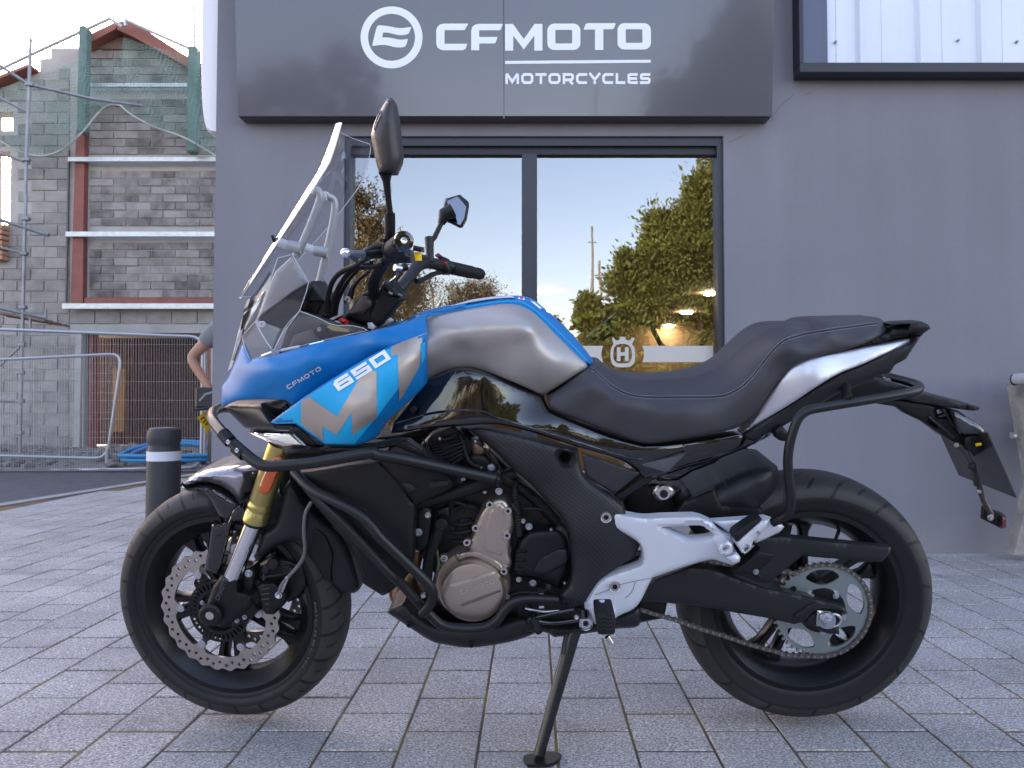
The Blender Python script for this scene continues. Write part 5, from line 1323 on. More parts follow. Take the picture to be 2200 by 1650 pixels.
txt_on('650', cD((1004,903))[0], cD((1430,640))[0], 24, mtp, PRINT, .26, gap=.16, slant=-.10, off=.0019)
txt_on('CFMOTO', cD((598,888))[0], cD((868,728))[0], 9.5, fair, mat('grey_print', (0.55,0.56,0.6), 0.4), .24, gap=.24, slant=-.1)
seam('fairing_crease', cD((1290,616),(1480,528),(1712,446)), fair, GLOSS, .0012, .0)
# nose, headlight, lower lip
sheet('headlight', cM((140,1640,1),(190,1470),(235,1290),(255,1200),(300,1060),(330,1010),(380,960),(420,900),(480,800),(560,690),(590,640,1),(590,720,1),(520,900),(450,1090,1),(400,1170),(300,1290),(230,1440),(180,1600)), .0, .055, 40, 10, .10, LENS, mirror=True)
sheet('headlight_trim', cM((300,1030,1),(320,960),(345,900,1),(440,810),(575,595,1),(590,620,1),(520,740),(400,890),(385,985,1)), .0, .045, 30, 10, .10, mat('nose_grey', (0.12,0.115,0.12), 0.35), mirror=True)
for k, poly in enumerate([((270,1220),(300,1060),(380,980),(360,1050),(300,1190)), ((235,1310),(268,1225),(300,1200),(270,1330),(215,1460)), ((180,1520),(225,1400),(245,1400),(200,1530))]):
    sheet('headlight_detail', sharp(cM(*poly)), .050, .003, 3, 8, .01, [GLOSS, CHRM, STEEL][k])
sheet('nose_cowl', sharp(cM((430,1110),(450,1080),(470,1110),(700,1190),(620,1400),(580,1420),(470,1230))), .085, .006, 6, 10, .02, mat('inner_grey', (0.30,0.31,0.33), 0.4))
bolt(*cM((508,1148))[0], .098, .009, mat('light_bolt', (0.6,0.6,0.62), 0.4), washer=False)
cow = sheet('front_cowl', sharp(cM((455,1082),(590,700),(640,600),(810,440),(985,715),(820,815))), .095, .006, 6, 12, .02, mat('cowl_silver', (0.36,0.34,0.35), 0.42, 0.3))
sheet('cowl_shade', sharp(cM((455,1090),(820,818),(985,725),(975,800),(890,1010),(740,1180),(700,1190),(470,1110))), .088, .004, 4, 12, .02, PLAS2)  # lower facet of the cowl, its shade put in as dark plastic
sheet('dash_housing', sharp(cM((960,720),(1000,700),(1155,912),(1130,955),(1070,1085),(880,1010),(985,760))), .030, .012, 10, 12, .12, PLAS)
sheet('dash_top', sharp(cM((985,745),(1020,735),(1150,905),(950,915))), .048, .004, 4, 9, .03, PLAS2)
sheet('inner_fairing', sharp(cD((520,600),(600,380),(690,270),(800,300),(1000,360),(1180,420),(1160,440),(760,530))), .085, .01, 8, 12, .05, mat('inner_panel', (0.055,0.05,0.05), 0.5))
sheet('inner_rib', sharp(cD((590,570),(640,450),(780,400),(860,470),(850,500))), .100, .006, 5, 10, .02, mat('inner_panel2', (0.13,0.115,0.105), 0.5))
sheet('dash_box', sharp(cD((800,430),(860,360),(910,380),(930,430),(1000,440),(1080,420),(1160,400),(1100,450),(860,490))), .11, .006, 4, 9, .02, PLAS)
bolt(*cD((852,403))[0], .118, .006, STEEL, washer=False)
lip = sheet('front_lip', sharp(cD((80,1030),(130,1003),(375,1010),(450,1130),(490,1170),(650,1175),(700,1200),(640,1212),(280,1212),(240,1190))), .09, .022, 12, 10, .05, PLAS2, dfun=tps(cD((80,1030,.02),(240,1190,.06),(375,1010,.10),(500,1170,.15),(640,1200,.17),(130,1000,.03))))
sheet('fairing_inner_void', sharp(cD((375,1000),(560,965),(625,1000),(600,1040),(455,1150))), .09, .002, 3, 10, .03, GLOSS)  # black sheet across the cavity, standing for its shade
bolt(*cD((567,1032))[0], .105, .006, PLAS2, washer=False)
drl = sheet('indicator_light', sharp(cD((265,1228),(560,1232),(620,1238),(735,1345),(560,1355),(480,1335),(400,1290))), .13, .012, 8, 8, .03, CHRM, dfun=tps(cD((265,1228,.075),(560,1232,.15),(735,1345,.185),(480,1335,.13),(620,1238,.16))))
sheet('indicator_lens', sharp(cD((420,1275),(560,1245),(610,1250),(700,1335),(600,1335),(520,1305))), .155, .004, 4, 7, .01, LENS, dfun=tps(cD((420,1275,.128),(560,1245,.165),(700,1335,.193),(600,1335,.17),(520,1305,.158))))
sheet('indicator_bezel', sharp(cD((600,1218),(640,1180),(690,1190),(830,1325),(880,1338),(790,1350),(745,1342),(625,1232))), .19, .008, 5, 8, .03, PLAS)
# lower fairing trim strip along the crash bar
sheet('lower_trim', sharp(cD((560,1385),(900,1352),(1290,1340),(1440,1298),(1560,1298),(1600,1330),(1900,1520),(1760,1480),(1640,1430),(1460,1345),(1270,1375),(700,1415),(600,1420))), .20, .012, 6, 9, .03, PLAS)

# gloss black side panels under the tank
gl = tps(cJ((20,560,.14),(200,375,.13),(400,362,.145),(660,470,.12),(900,615,.15),(1120,672,.15),(1500,625,.12),(1600,630,.11),(1380,742,.12),(1080,800,.15),(640,625,.165),(330,585,.165),(0,610,.16),(300,480,.155),(700,560,.16)))
gp = sheet('gloss_side_panel', cJ((10,575,1),(90,480),(140,405),(200,375),(270,348),(340,346),(400,360),(520,404),(657,468,1),(672,505),(710,540),(900,615),(1050,663),(1120,672),(1300,652),(1490,622,1),(1612,628,1),(1560,668),(1380,742),(1270,770),(1180,800),(1090,815,1),(1000,745),(830,690),(640,628),(470,585),(330,588),(200,600),(0,622,1)), 0, .010, 12, 13, .03, GLOSS, dfun=gl)
seam('panel_ridge', cJ((20,578),(180,535),(330,522),(400,530),(470,560),(640,610),(830,670),(1000,722),(1080,735)), gp, GLOSS, .0030, -.0010)
bolt(*cJ((97,518))[0], .156, .009, PLAS, washer=False)
sheet('panel_plate', sharp(cB((1292,312),(1640,430),(1482,556),(1318,452))), .165, .004, 4, 9, .01, mat('satin_grey_plate', (0.018,0.018,0.022), 0.35, coat=0.3))
sheet('panel_plate', sharp(cJ((1058,757),(1275,706),(1187,792))), .158, .004, 4, 9, .01, mat('gloss_grey_plate', (0.06,0.062,0.075), 0.2, coat=0.8))
# carbon look frame cover
def carbon_mat():
    m = bpy.data.materials.new('carbon_texture'); m.use_nodes = True; nt = m.node_tree; N = nt.nodes.new; Lk = nt.links.new
    b = nt.nodes['Principled BSDF']; b.inputs['Roughness'].default_value = 0.46; b.inputs['Base Color'].default_value = (.016,.0155,.018,1); b.inputs['Specular IOR Level'].default_value = 0.4
    tc = N('ShaderNodeTexCoord'); w = N('ShaderNodeTexWave'); w.bands_direction = 'DIAGONAL'; w.inputs['Scale'].default_value = 62; Lk(tc.outputs['Object'], w.inputs['Vector'])
    bp = N('ShaderNodeBump'); bp.inputs['Distance'].default_value = .0008; bp.inputs['Strength'].default_value = .32; Lk(w.outputs['Fac'], bp.inputs['Height']); Lk(bp.outputs[0], b.inputs['Normal']); return m
CARB = carbon_mat()
fcv = sheet('frame_cover', cB((612,163,1),(700,160),(850,190),(1000,228),(1270,298,1),(1288,400),(1310,455),(1400,525),(1500,588),(1545,635),(1552,668,1),(1640,760),(1660,800),(1600,930,1),(1420,1045),(1330,1185),(1300,1210),(1200,1228),(1165,1185),(1172,1140),(1215,1090),(1232,1000),(1225,880),(1215,780),(1170,690),(1090,605),(1000,505),(860,385),(760,285)), .150, .014, 12, 12, .03, CARB, holes=[[(p[0],p[1]) for p in [(780+(1193+36*math.cos(2*PI*k/16))/2.75, 860+(340+36*math.sin(2*PI*k/16))/2.75) for k in range(16)]]], dfun=tps(cB((612,163,.135),(1270,298,.16),(1000,400,.17),(1300,800,.185),(1250,1180,.165),(1650,780,.16),(1000,505,.15),(1230,900,.165),(1500,700,.18))))
sheet('hole_shade', sharp(cB((1140,290),(1250,290),(1250,400),(1140,400))), .14, .0, 0, 12, .01, mat('void_black', (0.001,0.001,0.001), 0.9))  # black sheet behind the hole paints its dark depth
bolt(*cB((1200,1195))[0], .182, .009, PLAS, washer=False)
# drops of water on the cover
dr = MB(); rg_ = random.Random(3); trc = bvh_of(fcv)
for k in range(60):
    x, y = rg_.gauss(1450,90), rg_.gauss(920,60); p = cB((x,y))[0]; o_, r_ = rayl(*p); h = trc.ray_cast(o_, r_)
    if h[0] is None: continue
    s_ = rg_.uniform(.0008,.0018); dr.lathe([(0,s_*.6),(s_*.8,s_*.4),(s_,0)], h[0], -r_, 6, closed=False)
dr.build('water_drops', mat('water', (0.9,0.9,0.95), 0.02, trans=1.0, ior=1.33), bike)['kind'] = 'stuff'

# ---------------------------------------------------------------- seat
so_ = cJ((866,322,1),(895,312),(930,345),(1000,376),(1090,388),(1250,380),(1330,365),(1420,325),(1500,255),(1570,195),(1620,170),(1720,157),(1900,140),(2070,125),(2105,130),(2130,158),(2142,185,1),(2060,225),(1940,268),(1860,285),(1760,318),(1700,360),(1640,430),(1580,520),(1540,565),(1480,600),(1350,630),(1200,655),(1120,667),(1060,660),(960,625),(800,565),(705,528),(674,495),(672,468,1),(850,342,1))
ds = tps(cJ((866,322,.06),(930,345,.055),(1000,376,.05),(1090,388,.05),(1250,380,.05),(1420,325,.05),(1500,255,.05),(1600,175,.05),(1800,150,.05),(2080,127,.05),
            (880,352,.110),(960,420,.135),(1060,455,.142),(1250,460,.145),(1400,458,.145),(1470,440,.143),(1540,385,.14),(1650,250,.135),(1720,205,.130),(1860,175,.125),(2090,145,.09),
            (2140,185,.085),(1900,250,.135),(1700,340,.14),(1600,470,.148),(1480,590,.15),(1120,660,.155),(800,560,.15),(680,480,.14),(1100,560,.158),(900,480,.152)))
seat = sheet('seat', so_, 0, .010, 12, 12, .02, LEATH, mirror=True, dfun=ds)
THR = mat('thread', (0.30,0.30,0.33), 0.7)
st1 = cJ((858,338),(880,352),(960,420),(1060,457),(1250,461),(1400,458),(1470,438),(1540,385),(1650,250),(1720,205),(1860,175),(2090,143))
seam('seat_piping', [(p[0], p[1]+3) for p in st1], seat, mat('piping', (0.012,0.012,0.014), 0.6), .0014, .0004)
seam('stitching', [(p[0], p[1]) for p in st1], seat, THR, .0007, .0008, dash=.55, step=5)
seam('stitching', [(p[0]+1, p[1]+6) for p in st1], seat, THR, .0007, .0008, dash=.55, step=5)
# ---------------------------------------------------------------- tail
tl = tps(cI((-140,895,.12),(0,795,.125),(170,480,.14),(500,365,.135),(1000,262,.10),(500,480,.15),(200,670,.15),(800,360,.13),(300,500,.158)))
sheet('tail_panel', cI((-142,892,1),(-60,800),(0,700),(60,612),(110,540),(170,470),(230,430),(330,395),(500,358),(640,330),(820,300),(1005,255,1),(975,292,1),(850,345),(640,440),(500,495),(350,582),(200,682),(0,806)), 0, .004, 5, 10, .04, TAILS, dfun=tl)
und = sheet('tail_underside', sharp(cI((-140,895),(0,806),(200,682),(350,582),(500,495),(640,440),(850,345),(975,292),(1005,257),(1032,255),(935,402),(862,440),(850,465),(830,490),(750,512),(700,545),(480,632),(300,742),(130,842),(70,872),(0,905),(-60,940),(-130,925))), .125, .012, 8, 12, .03, PLAS2)
sheet('tail_underbox', sharp(cI((300,742),(480,600),(700,520),(860,560),(1000,600),(900,660),(700,690),(560,720))), .05, .01, 8, 12, .12, PLAS)
sheet('grab_rail', sharp(cI((510,335),(640,285),(825,225),(842,208),(815,168),(900,158),(1030,152),(1085,175),(1098,200),(1050,235),(880,265),(760,302),(600,340),(515,357))), .105, .02, 9, 9, .04, PLAS, holes=[sharp(cI((822,188),(925,178),(950,185),(822,202)))])
sheet('grab_rail_lower', sharp(cI((640,340),(760,305),(880,268),(1050,238),(1030,255),(980,285),(850,300),(700,335))), .095, .006, 4, 9, .03, PLAS)
# pannier rack tube
pipe('pannier_rack', [(*cI((60,1475))[0],.19),(*cI((178,1420))[0],.215),(*cI((186,1290))[0],.225),(*cI((155,1090))[0],.225),(*cI((175,930))[0],.225),(*cI((240,745))[0],.22),(*cI((420,712))[0],.21),(*cI((700,668))[0],.20),(*cI((1010,612))[0],.17),(*cI((1035,575))[0],.10),(*cI((860,525))[0],-.05),(*cI((740,500))[0],-.12)], .0098, POWD, .045, 16)
pipe('pannier_rack', [(*cC((925,100))[0],-.16),(*cC((928,190))[0],-.18),(*cC((895,245))[0],-.18),(*cC((700,330))[0],-.18)], .0088, POWD, .03, 12)
sheet('rack_clamp', sharp(cI((75,870),(120,835),(175,900),(165,945),(105,935))), .15, .006, 4, 8, .04, PLAS)
pipe('rack_strut', [(*cI((540,575))[0],.13),(*cI((540,620))[0],.15),(*cI((555,660))[0],.18)], .010, POWD, .01, 12); bolt(*cI((560,655))[0], .205, .007, POWD)
for x, y in ((792,535),(820,545)): bolt(*cI((x,y))[0], .02, .0055, BOLT)
# tail tidy with plate holder
sheet('rear_mudguard', sharp(cQ((230,400),(430,352),(600,385),(800,440),(915,468),(930,480),(915,498),(870,507),(790,497),(560,465),(350,432))), .055, .010, 5, 9, .09, PLAS2)
sheet('mudguard_tip', sharp(cQ((800,445),(915,470),(928,482),(912,500),(870,506),(795,497))), .060, .010, 4, 8, .09, PLAS)
sheet('plate_bracket', sharp(cQ((0,400),(200,405),(420,430),(700,500),(990,690),(985,830),(880,910),(850,870),(780,840),(560,700),(430,605),(270,530),(190,470),(0,440))), .045, .010, 7, 9, .02, PLAS, holes=[sharp(cQ((545,500),(590,488),(640,538),(565,552))), sharp(cQ((655,508),(692,535),(682,572))), sharp(cQ((492,600),(518,602),(532,640)))])
for a, b in (((470,555),(700,745)), ((600,490),(700,650)), ((560,560),(650,535))):
    MB().tube([L(*cQ(a)[0], .058), L(*cQ(b)[0], .058)], .003, 8).build('bracket_rib', PLAS2, bike)
pa, pb, pc_, pd = L(*cQ((992,700))[0], .11), L(*cQ((1246,1276))[0], .11), L(*cQ((742,1078))[0], -.11), L(*cQ((570,702))[0], -.11)
nrm = (pb-pa).cross(pd-pa).normalized()*.003
MB().add([pa,pb,pc_,pd,pa+nrm,pb+nrm,pc_+nrm,pd+nrm], [(0,1,2,3),(7,6,5,4),(0,4,5,1),(1,5,6,2),(2,6,7,3),(3,7,4,0)]).build('plate_holder', mat('plate_black', (0.03,0.03,0.035), 0.4), bike, flat=True)
sheet('plate_light_housing', cQ((650,490,1),(740,505),(850,570),(930,615),(985,680),(988,725,1),(960,742),(880,730),(780,728),(715,690)), .05, .03, 12, 9, .05, mat('housing_gloss', (0.03,0.03,0.038), 0.15, coat=0.5))
sheet('plate_light_bracket', sharp(cQ((800,740),(990,700),(985,830),(878,912),(850,870),(790,842))), .070, .004, 4, 9, .02, PLAS)
o = MB().cyl(L(*cQ((895,808))[0], .085), L(*cQ((938,800))[0], .085), .0036, 12).build('bulb_cap', YEL, bike)
pipe('reflector_arm', [(*cQ((720,800))[0],.06),(*cQ((790,850))[0],.065),(*cQ((860,990))[0],.07),(*cQ((930,1190))[0],.07),(*cQ((945,1270))[0],.07),(*cQ((1030,1430))[0],.075)], .0062, mat('arm_dark', (0.04,0.032,0.032), 0.4), .02, 10)
sheet('arm_joint', sharp(cQ((850,960),(895,970),(900,1030),(930,1180),(900,1180),(880,1060),(850,1030))), .078, .003, 3, 8, .012, POWD)
sheet('reflector_holder', sharp(cQ((965,1355),(1135,1412),(1168,1450),(1165,1535),(1120,1550),(955,1468))), .060, .004, 4, 8, .01, PLAS)
sheet('rear_reflector', sharp(cQ((1130,1448),(1170,1450),(1165,1538),(1118,1552))), .072, .004, 4, 8, .03, mat('dark_red_lens', (0.10,0.02,0.03), 0.2, coat=.6))
bolt(*cQ((1022,1450))[0], .085, .007, STEEL); bolt(*cQ((922,1220))[0], .075, .004, STEEL); bolt(*cQ((718,808))[0], .066, .005, STEEL)
# ---------------------------------------------------------------- subframe
pipe('subframe_tube', [(*cC((215,385))[0],.12),(*cC((420,250))[0],.12),(*cC((640,150))[0],.12)], .0135, POWD, .02)
pipe('subframe_tube', [(*cJ((930,840))[0],.10),(*cJ((1100,790))[0],.11),(*cJ((1200,740))[0],.11)], .012, POWD, .02)
sheet('undertray', sharp(cC((330,205),(600,120),(880,60),(1045,30),(1090,20),(1060,50),(930,112),(820,150),(760,195),(640,240),(560,290),(450,292),(400,260))), .09, .015, 10, 12, .08, GLOSS)
# far side foot peg bracket seen under the seat
sheet('far_footpeg_plate', sharp(cC((450,298),(560,292),(800,258),(835,270),(800,295),(640,345),(560,350))), -.14, .008, 5, 9, .02, PLAS, )
sheet('far_footpeg_edge', sharp(cC((500,292),(590,286),(640,255),(740,205),(770,235),(760,262),(840,262),(832,272),(800,268),(560,302))), -.12, .005, 4, 8, .01, HANG, holes=[sharp(cC((670,265),(745,222),(755,245),(690,272)))])
# ---------------------------------------------------------------- foot peg hanger
hg = sheet('footpeg_hanger', cC((124,495),(130,472),(150,458),(175,458),(260,478),(370,496),(480,491),(655,487),(690,495),(748,520,1),(800,575),(870,600,1),(868,660),(905,715,1),(860,760,1),(800,742),(740,730),(620,760),(418,828,1),(400,860),(330,985),(225,1042,1),(205,1060),(110,1080),(50,1062,1),(45,985),(75,920),(150,832),(345,760),(362,735),(362,690),(345,640),(290,600),(200,552),(145,530)), .185, .010, 7, 9, .03, HANG, holes=[cC((468,548,1),(560,542),(680,538),(715,555),(762,590),(740,605),(640,614),(600,606))])
sheet('hanger_wing', cC((745,514,1),(880,505),(1050,494),(1080,505),(1147,545,1),(1130,568),(1060,605),(990,637,1),(960,615),(900,600),(850,582)), .170, .008, 8, 9, .02, HANG)
seam('hanger_groove', cC((100,922),(200,885),(250,862),(330,845),(415,828)), hg, mat('groove', (0.25,0.25,0.28), 0.6), .0013, -.0003)
seam('hanger_groove', cC((322,850),(300,910),(265,940)), hg, mat('groove'), .0013, -.0003)
for x, y, rr in ((160,494,.0105),(209,879,.0105)):
    c = L(*cC((x,y))[0], .2); MB().lathe([(rr*.55,0),(rr,0),(rr*1.12,-.0015),(rr*1.12,.004),(rr*.55,.004)], c, (0,1,0), 24).build('hanger_bolt', STEEL, bike, 30); MB().cyl(c+Vector((0,.002,0)), c+Vector((0,-.0005,0)), rr*.55, 6).build('hanger_bolt_socket', ENGB, bike, 30)
# passenger peg folded up
sheet('passenger_peg_rubber', cC((862,602,1),(870,575),(985,498),(1018,495,1),(1030,510),(905,632,1),(880,628)), .215, .010, 6, 7, .03, RUB)
sheet('passenger_peg', sharp(cC((875,638),(1022,508),(1062,508),(1050,545),(1010,590),(975,625),(965,660),(930,695),(912,690))), .22, .010, 6, 7, .03, HANG, holes=[sharp(cC((925,668),(945,655),(950,668),(930,685)))])
sheet('peg_clevis', cC((780,650,1),(835,622),(858,640,1),(862,690),(820,708,1),(790,695)), .225, .008, 6, 7, .03, HANG, holes=[cC((806,668),(825,655),(834,664),(815,678))])
sheet('peg_clevis', sharp(cC((822,715),(885,690),(905,715),(900,740),(862,758))), .225, .010, 6, 7, .03, HANG)
bolt(*cC((1002,578))[0], .238, .005, STEEL, washer=False)
# rider peg
sheet('rider_peg_mount', cK((650,390,1),(690,358),(740,365),(775,335),(805,350),(840,355),(895,410),(890,470),(860,500),(720,515),(700,470)), .205, .012, 8, 8, .03, HANG)
peg = sheet('rider_peg_rubber', cK((732,428),(745,420),(870,418),(882,430),(890,480),(884,585),(870,595),(760,596),(748,580),(735,500)), .290, .008, 6, 8, .06, RUB)
for k in range(4):
    y = 452+32*k
    pts = cK((748,y),(775,y+14),(800,y+2),(825,y+16),(870,y+8)); seam('peg_tread', pts, peg, mat('rubber_dark', (0.008,0.008,0.009), 0.7), .0024, -.0008)
sheet('rider_peg', sharp(cK((750,594),(885,596),(880,625),(800,632),(765,620))), .28, .006, 5, 8, .05, HANG)
MB().cyl(L(*cK((822,615))[0], .30), L(*cK((858,668))[0], .30), .0058, 16, r2=.0048).build('peg_feeler', CHRM, bike)
MB().tube([L(*cK((780,360))[0], .235), L(*cK((795,420))[0], .26)], .012, 12).build('peg_pivot', HANG, bike)
# gear linkage
pipe('gear_rod', [(*cK((215,478))[0],.20),(*cK((400,432))[0],.20),(*cK((560,400))[0],.20)], .0042, GLOSS, .01, 10)
pipe('gear_lever', [(*cK((225,480))[0],.22),(*cK((330,506))[0],.215),(*cK((420,510))[0],.21),(*cK((600,484))[0],.205)], .0045, GLOSS, .02, 10)
MB().cyl(L(*cK((250,478))[0], .22), L(*cK((288,582))[0], .25), .0078, 18, bev=.001).build('gear_pedal_rubber', RUB, bike)
sheet('gear_bracket', cK((185,490),(200,470),(240,465),(255,490),(250,560),(200,575),(182,555)), .195, .006, 5, 8, .02, ENGB)
c = L(*cK((655,512))[0], .222); MB().lathe([(.006,0),(.0125,0),(.0145,-.003),(.0145,.006),(.006,.006)], c, (0,1,0), 24).build('gear_pivot', CHRM, bike, 30); MB().cyl(c+Vector((0,.003,0)), c+Vector((0,-.002,0)), .006, 6).build('gear_pivot_socket', ENGB, bike)
MB().tube([L(*cK((640,400))[0], .21), L(*cK((645,470))[0], .215)], .0105, 14).build('gear_joint', GLOSS, bike)
bolt(*cK((580,455))[0], .205, .007, CHRM, washer=False)
# ---------------------------------------------------------------- side stand (reaches the ground)
foot_w = G(1158, 1622, 0.012); fl_ = BI @ foot_w; top_ = L(*cK((560,575))[0], .13)
dd = (fl_-top_)
MB().tube([top_-dd*.03, top_, top_+dd*.93, fl_], [.0165,.0165,.0125,.0125], 16).build('side_stand', mat('stand_gloss', (0.012,0.012,0.014), 0.22, noise=.3, nscale=30), bike)
fp = [(BI @ (foot_w+Vector((x,y,-.010)))) for x, y in smooth_poly([(-.030,-.02),(-.025,-.035),(.02,-.035),(.04,-.015),(.05,.012),(.03,.022),(-.015,.015),(-.034,.0)], .01)]
fp2 = [p+(BI.to_3x3() @ Vector((0,0,.007))) for p in fp]; n = len(fp)
MB().add(fp+fp2, [tuple(range(n)), tuple(reversed(range(n,2*n)))]+[(i,(i+1)%n,n+(i+1)%n,n+i) for i in range(n)]).build('stand_foot', POWD, bike, 30)
MB().tube([L(*cK((505,575))[0], .135), L(*cK((472,755))[0], .16)], .0055, 10).build('stand_spring', POWD, bike)
sheet('stand_bracket', sharp(cK((430,520),(640,520),(640,580),(590,600),(520,590),(440,560))), .12, .01, 6, 9, .05, ENGB)
# ---------------------------------------------------------------- engine
blk = sheet('engine_block', sharp(cB((330,420),(500,150),(620,160),(760,300),(1000,520),(1230,760),(1240,1180),(1160,1260),(1000,1300),(500,1300),(380,1220),(420,1020),(330,900),(310,650))), .075, .03, 30, 16, .15, ENGB)
sheet('cylinder_head', sharp(cB((340,260),(400,200),(540,150),(600,200),(620,330),(560,390),(420,350))), .105, .01, 6, 10, .04, ENGB)
fn = MB()
for k in range(6):
    a = L(*cB((400+8*k, 300+17*k-40))[0], .122); b = L(*cB((560+6*k, 235+20*k-20))[0], .122); fn.tube([a, b], .0028, 6)
fn.build('cooling_fin', PLAS2, bike)['kind'] = 'stuff'
sheet('throttle_body', cB((610,340),(650,300),(740,310),(820,400),(850,480),(760,470),(640,400)), .10, .03, 20, 10, .05, PLAS)
sheet('intake_boot', cB((640,230),(700,250),(740,300),(720,330),(650,320)), .11, .02, 12, 9, .03, mat('warm_metal', (0.22,0.15,0.10), 0.35, 0.6))
pipe('frame_tube', [(*cB((250,625))[0],.145),(*cB((500,560))[0],.145),(*cB((760,480))[0],.13),(*cB((900,430))[0],.12)], .0150, PLAS, .03)
pipe('frame_tube', [(*cB((820,450))[0],.13),(*cB((1000,560))[0],.11),(*cB((1150,720))[0],.11)], .013, PLAS, .03)
for x, y, d, r in ((757,398,.165,.0075),(803,537,.165,.0075),(383,677,.15,.0065),(327,780,.155,.0085),(980,745,.15,.0075),(945,712,.14,.0055),(920,1058,.15,.006),(1003,1080,.15,.0075),(850,1160,.15,.006),(720,540,.13,.004),(478,935,.16,.006),(500,1130,.14,.003)):
    bolt(*cB((x,y))[0], d, r, STEEL if r < .0075 else BOLT)
sheet('engine_bracket', sharp(cB((310,640),(345,625),(400,640),(405,720),(385,860),(350,900),(300,880),(305,760))), .145, .006, 5, 9, .02, ENGB)
sheet('mount_boss', cB((770,430),(800,430),(825,490),(800,510),(765,490)), .175, .014, 10, 7, .03, PLAS)
sheet('mount_plate', cB((735,380),(760,370),(790,390),(780,440),(760,440)), .155, .006, 5, 7, .01, ENGB)
# upper cover and round alternator cover
up = sheet('crankcase_cover', cB((800,572,1),(835,580),(870,620),(885,660),(890,740,1),(875,800),(868,900),(880,960),(860,1010,1),(700,940),(612,884,1),(640,800),(655,740),(690,660),(740,600)), .145, .016, 14, 8, .05, ENGS)
sheet('cover_rib', sharp(cB((745,660),(800,600),(845,640),(835,780),(830,930),(700,890),(720,760))), .158, .004, 4, 8, .01, ENGS)
cc = L(*cB((652,1108))[0], .150); Rr = (L(*cB((840,1108))[0], .150)-cc).length
MB().lathe([(0,-.030),(Rr*.80,-.030),(Rr*.93,-.027),(Rr*.985,-.020),(Rr,-.012),(Rr,.02),(0,.02)], cc, (0,1,0), 72).build('alternator_cover', ENGS, bike, 40)
MB().lathe([(Rr*.9,.0),(Rr*1.12,-.004),(Rr*1.20,.004),(Rr*1.20,.05),(Rr*.9,.05)], L(*cB((645,1090))[0], .145), (0,1,0), 64).build('crankcase_flange', ENGS, bike, 40)
alt = bpy.data.objects['alternator_cover']
sheet('flange_extension', cB((540,905,1),(640,885),(700,895),(800,945),(850,1005,1),(850,1060),(760,980),(640,930),(560,950)), .150, .012, 8, 8, .04, ENGS)
txt_on('CFMOTO', cB((580,1150))[0], cB((782,1080))[0], 11, alt, mat('cast_light', (0.56,0.49,0.43), 0.3, 0.85), .22, gap=.22, name='cast_lettering')
stick('relief_shading', [cB((510,1090),(545,1075),(800,1005),(812,1012),(700,1050),(560,1095),(525,1102))], alt, mat('cast_light'), .001)  # flat strip, highlight of the casting put in as pale metal
stick('relief_shading', [cB((572,1210),(840,1110),(838,1120),(690,1180),(590,1218))], alt, mat('cast_shadow', (0.17,0.15,0.13), 0.4, 0.7), .001)  # flat strip, shadow of the casting put in as dark metal
for x, y in ((748,618),(856,655),(665,757),(850,800),(613,842),(478,935),(832,1012)):
    c = L(*cB((x,y))[0], .166); MB().lathe([(.004,0),(.0078,0),(.0088,.003),(.0088,.012),(.004,.012)], c, (0,1,0), 20).build('cover_bolt', STEEL, bike, 30); MB().cyl(c+Vector((0,.004,0)), c+Vector((0,.001,0)), .0042, 6).build('bolt_socket', ENGB, bike)
sc_ = sheet('sprocket_cover', cB((925,830),(960,790),(1010,765),(1140,756),(1165,765),(1210,815),(1218,900),(1215,1000),(1185,1060),(1160,1115,1),(1070,1068),(1000,1050),(920,1040),(884,1025,1),(882,975),(905,880)), .135, .022, 14, 9, .05, PLAS)
sheet('sprocket_cover_boss', sharp(cB((1000,1010),(1045,935),(1150,880),(1210,880),(1210,960),(1090,1020),(1060,1030))), .158, .005, 5, 9, .01, PLAS2)
for k in range(3):
    y = 880+54*k; sheet('cover_step', sharp(cB((912-6*k,y),(975-6*k,y+2),(968-6*k,y+20),(905-6*k,y+22))), .157, .006, 4, 6, .008, PLAS2)
# corrugated hose
hp = fillet(Ls(cB((905,480,.13),(890,540,.14),(905,640,.145),(915,720,.145),(920,800,.14))), .03, 6); rr = []; pp = []
cuml = 0
for i in range(len(hp)-1):
    k = max(2, int((hp[i+1]-hp[i]).length/.0011))
    for q in range(k): pp.append(hp[i].lerp(hp[i+1], q/k)); rr.append(.0075+.0014*math.sin(len(pp)*1.25))
MB().tube(pp, rr, 12).build('corrugated_hose', RUB, bike, 80)
pipe('coolant_hose', [(*cB((465,720))[0],.15),(*cB((430,820))[0],.15),(*cB((385,930))[0],.15),(*cB((375,1080))[0],.14)], .0125, PLAS, .03)
c = L(*cB((465,725))[0], .15); MB().cyl(c+Vector((0,.02,0)), c+Vector((0,-.014,0)), .0135, 24, bev=.002).build('hose_cap', PLAS, bike, 40)
pipe('exhaust_header', [(*cB((310,890))[0],.06),(*cB((290,980))[0],.07),(*cB((260,1080))[0],.06),(*cB((330,1180))[0],.04)], .020, EXH, .04)
pipe('exhaust_header', [(*cB((220,1080))[0],.0),(*cB((190,1140))[0],.0),(*cB((240,1200))[0],.0)], .020, EXH, .04)
bl = sheet('belly_pan', cB((144,1255,1),(172,1225,1),(245,1190,1),(320,1270),(420,1330),(560,1350),(780,1330),(900,1290),(1000,1285),(1080,1330),(1300,1330),(1500,1270),(1640,1215,1),(1630,1330),(1500,1350),(1300,1380),(1185,1395),(1130,1400,1),(1090,1375),(1040,1370),(980,1392),(900,1420),(750,1450),(600,1460),(470,1440),(380,1410)), .13, .02, 16, 12, .20, PLAS2)
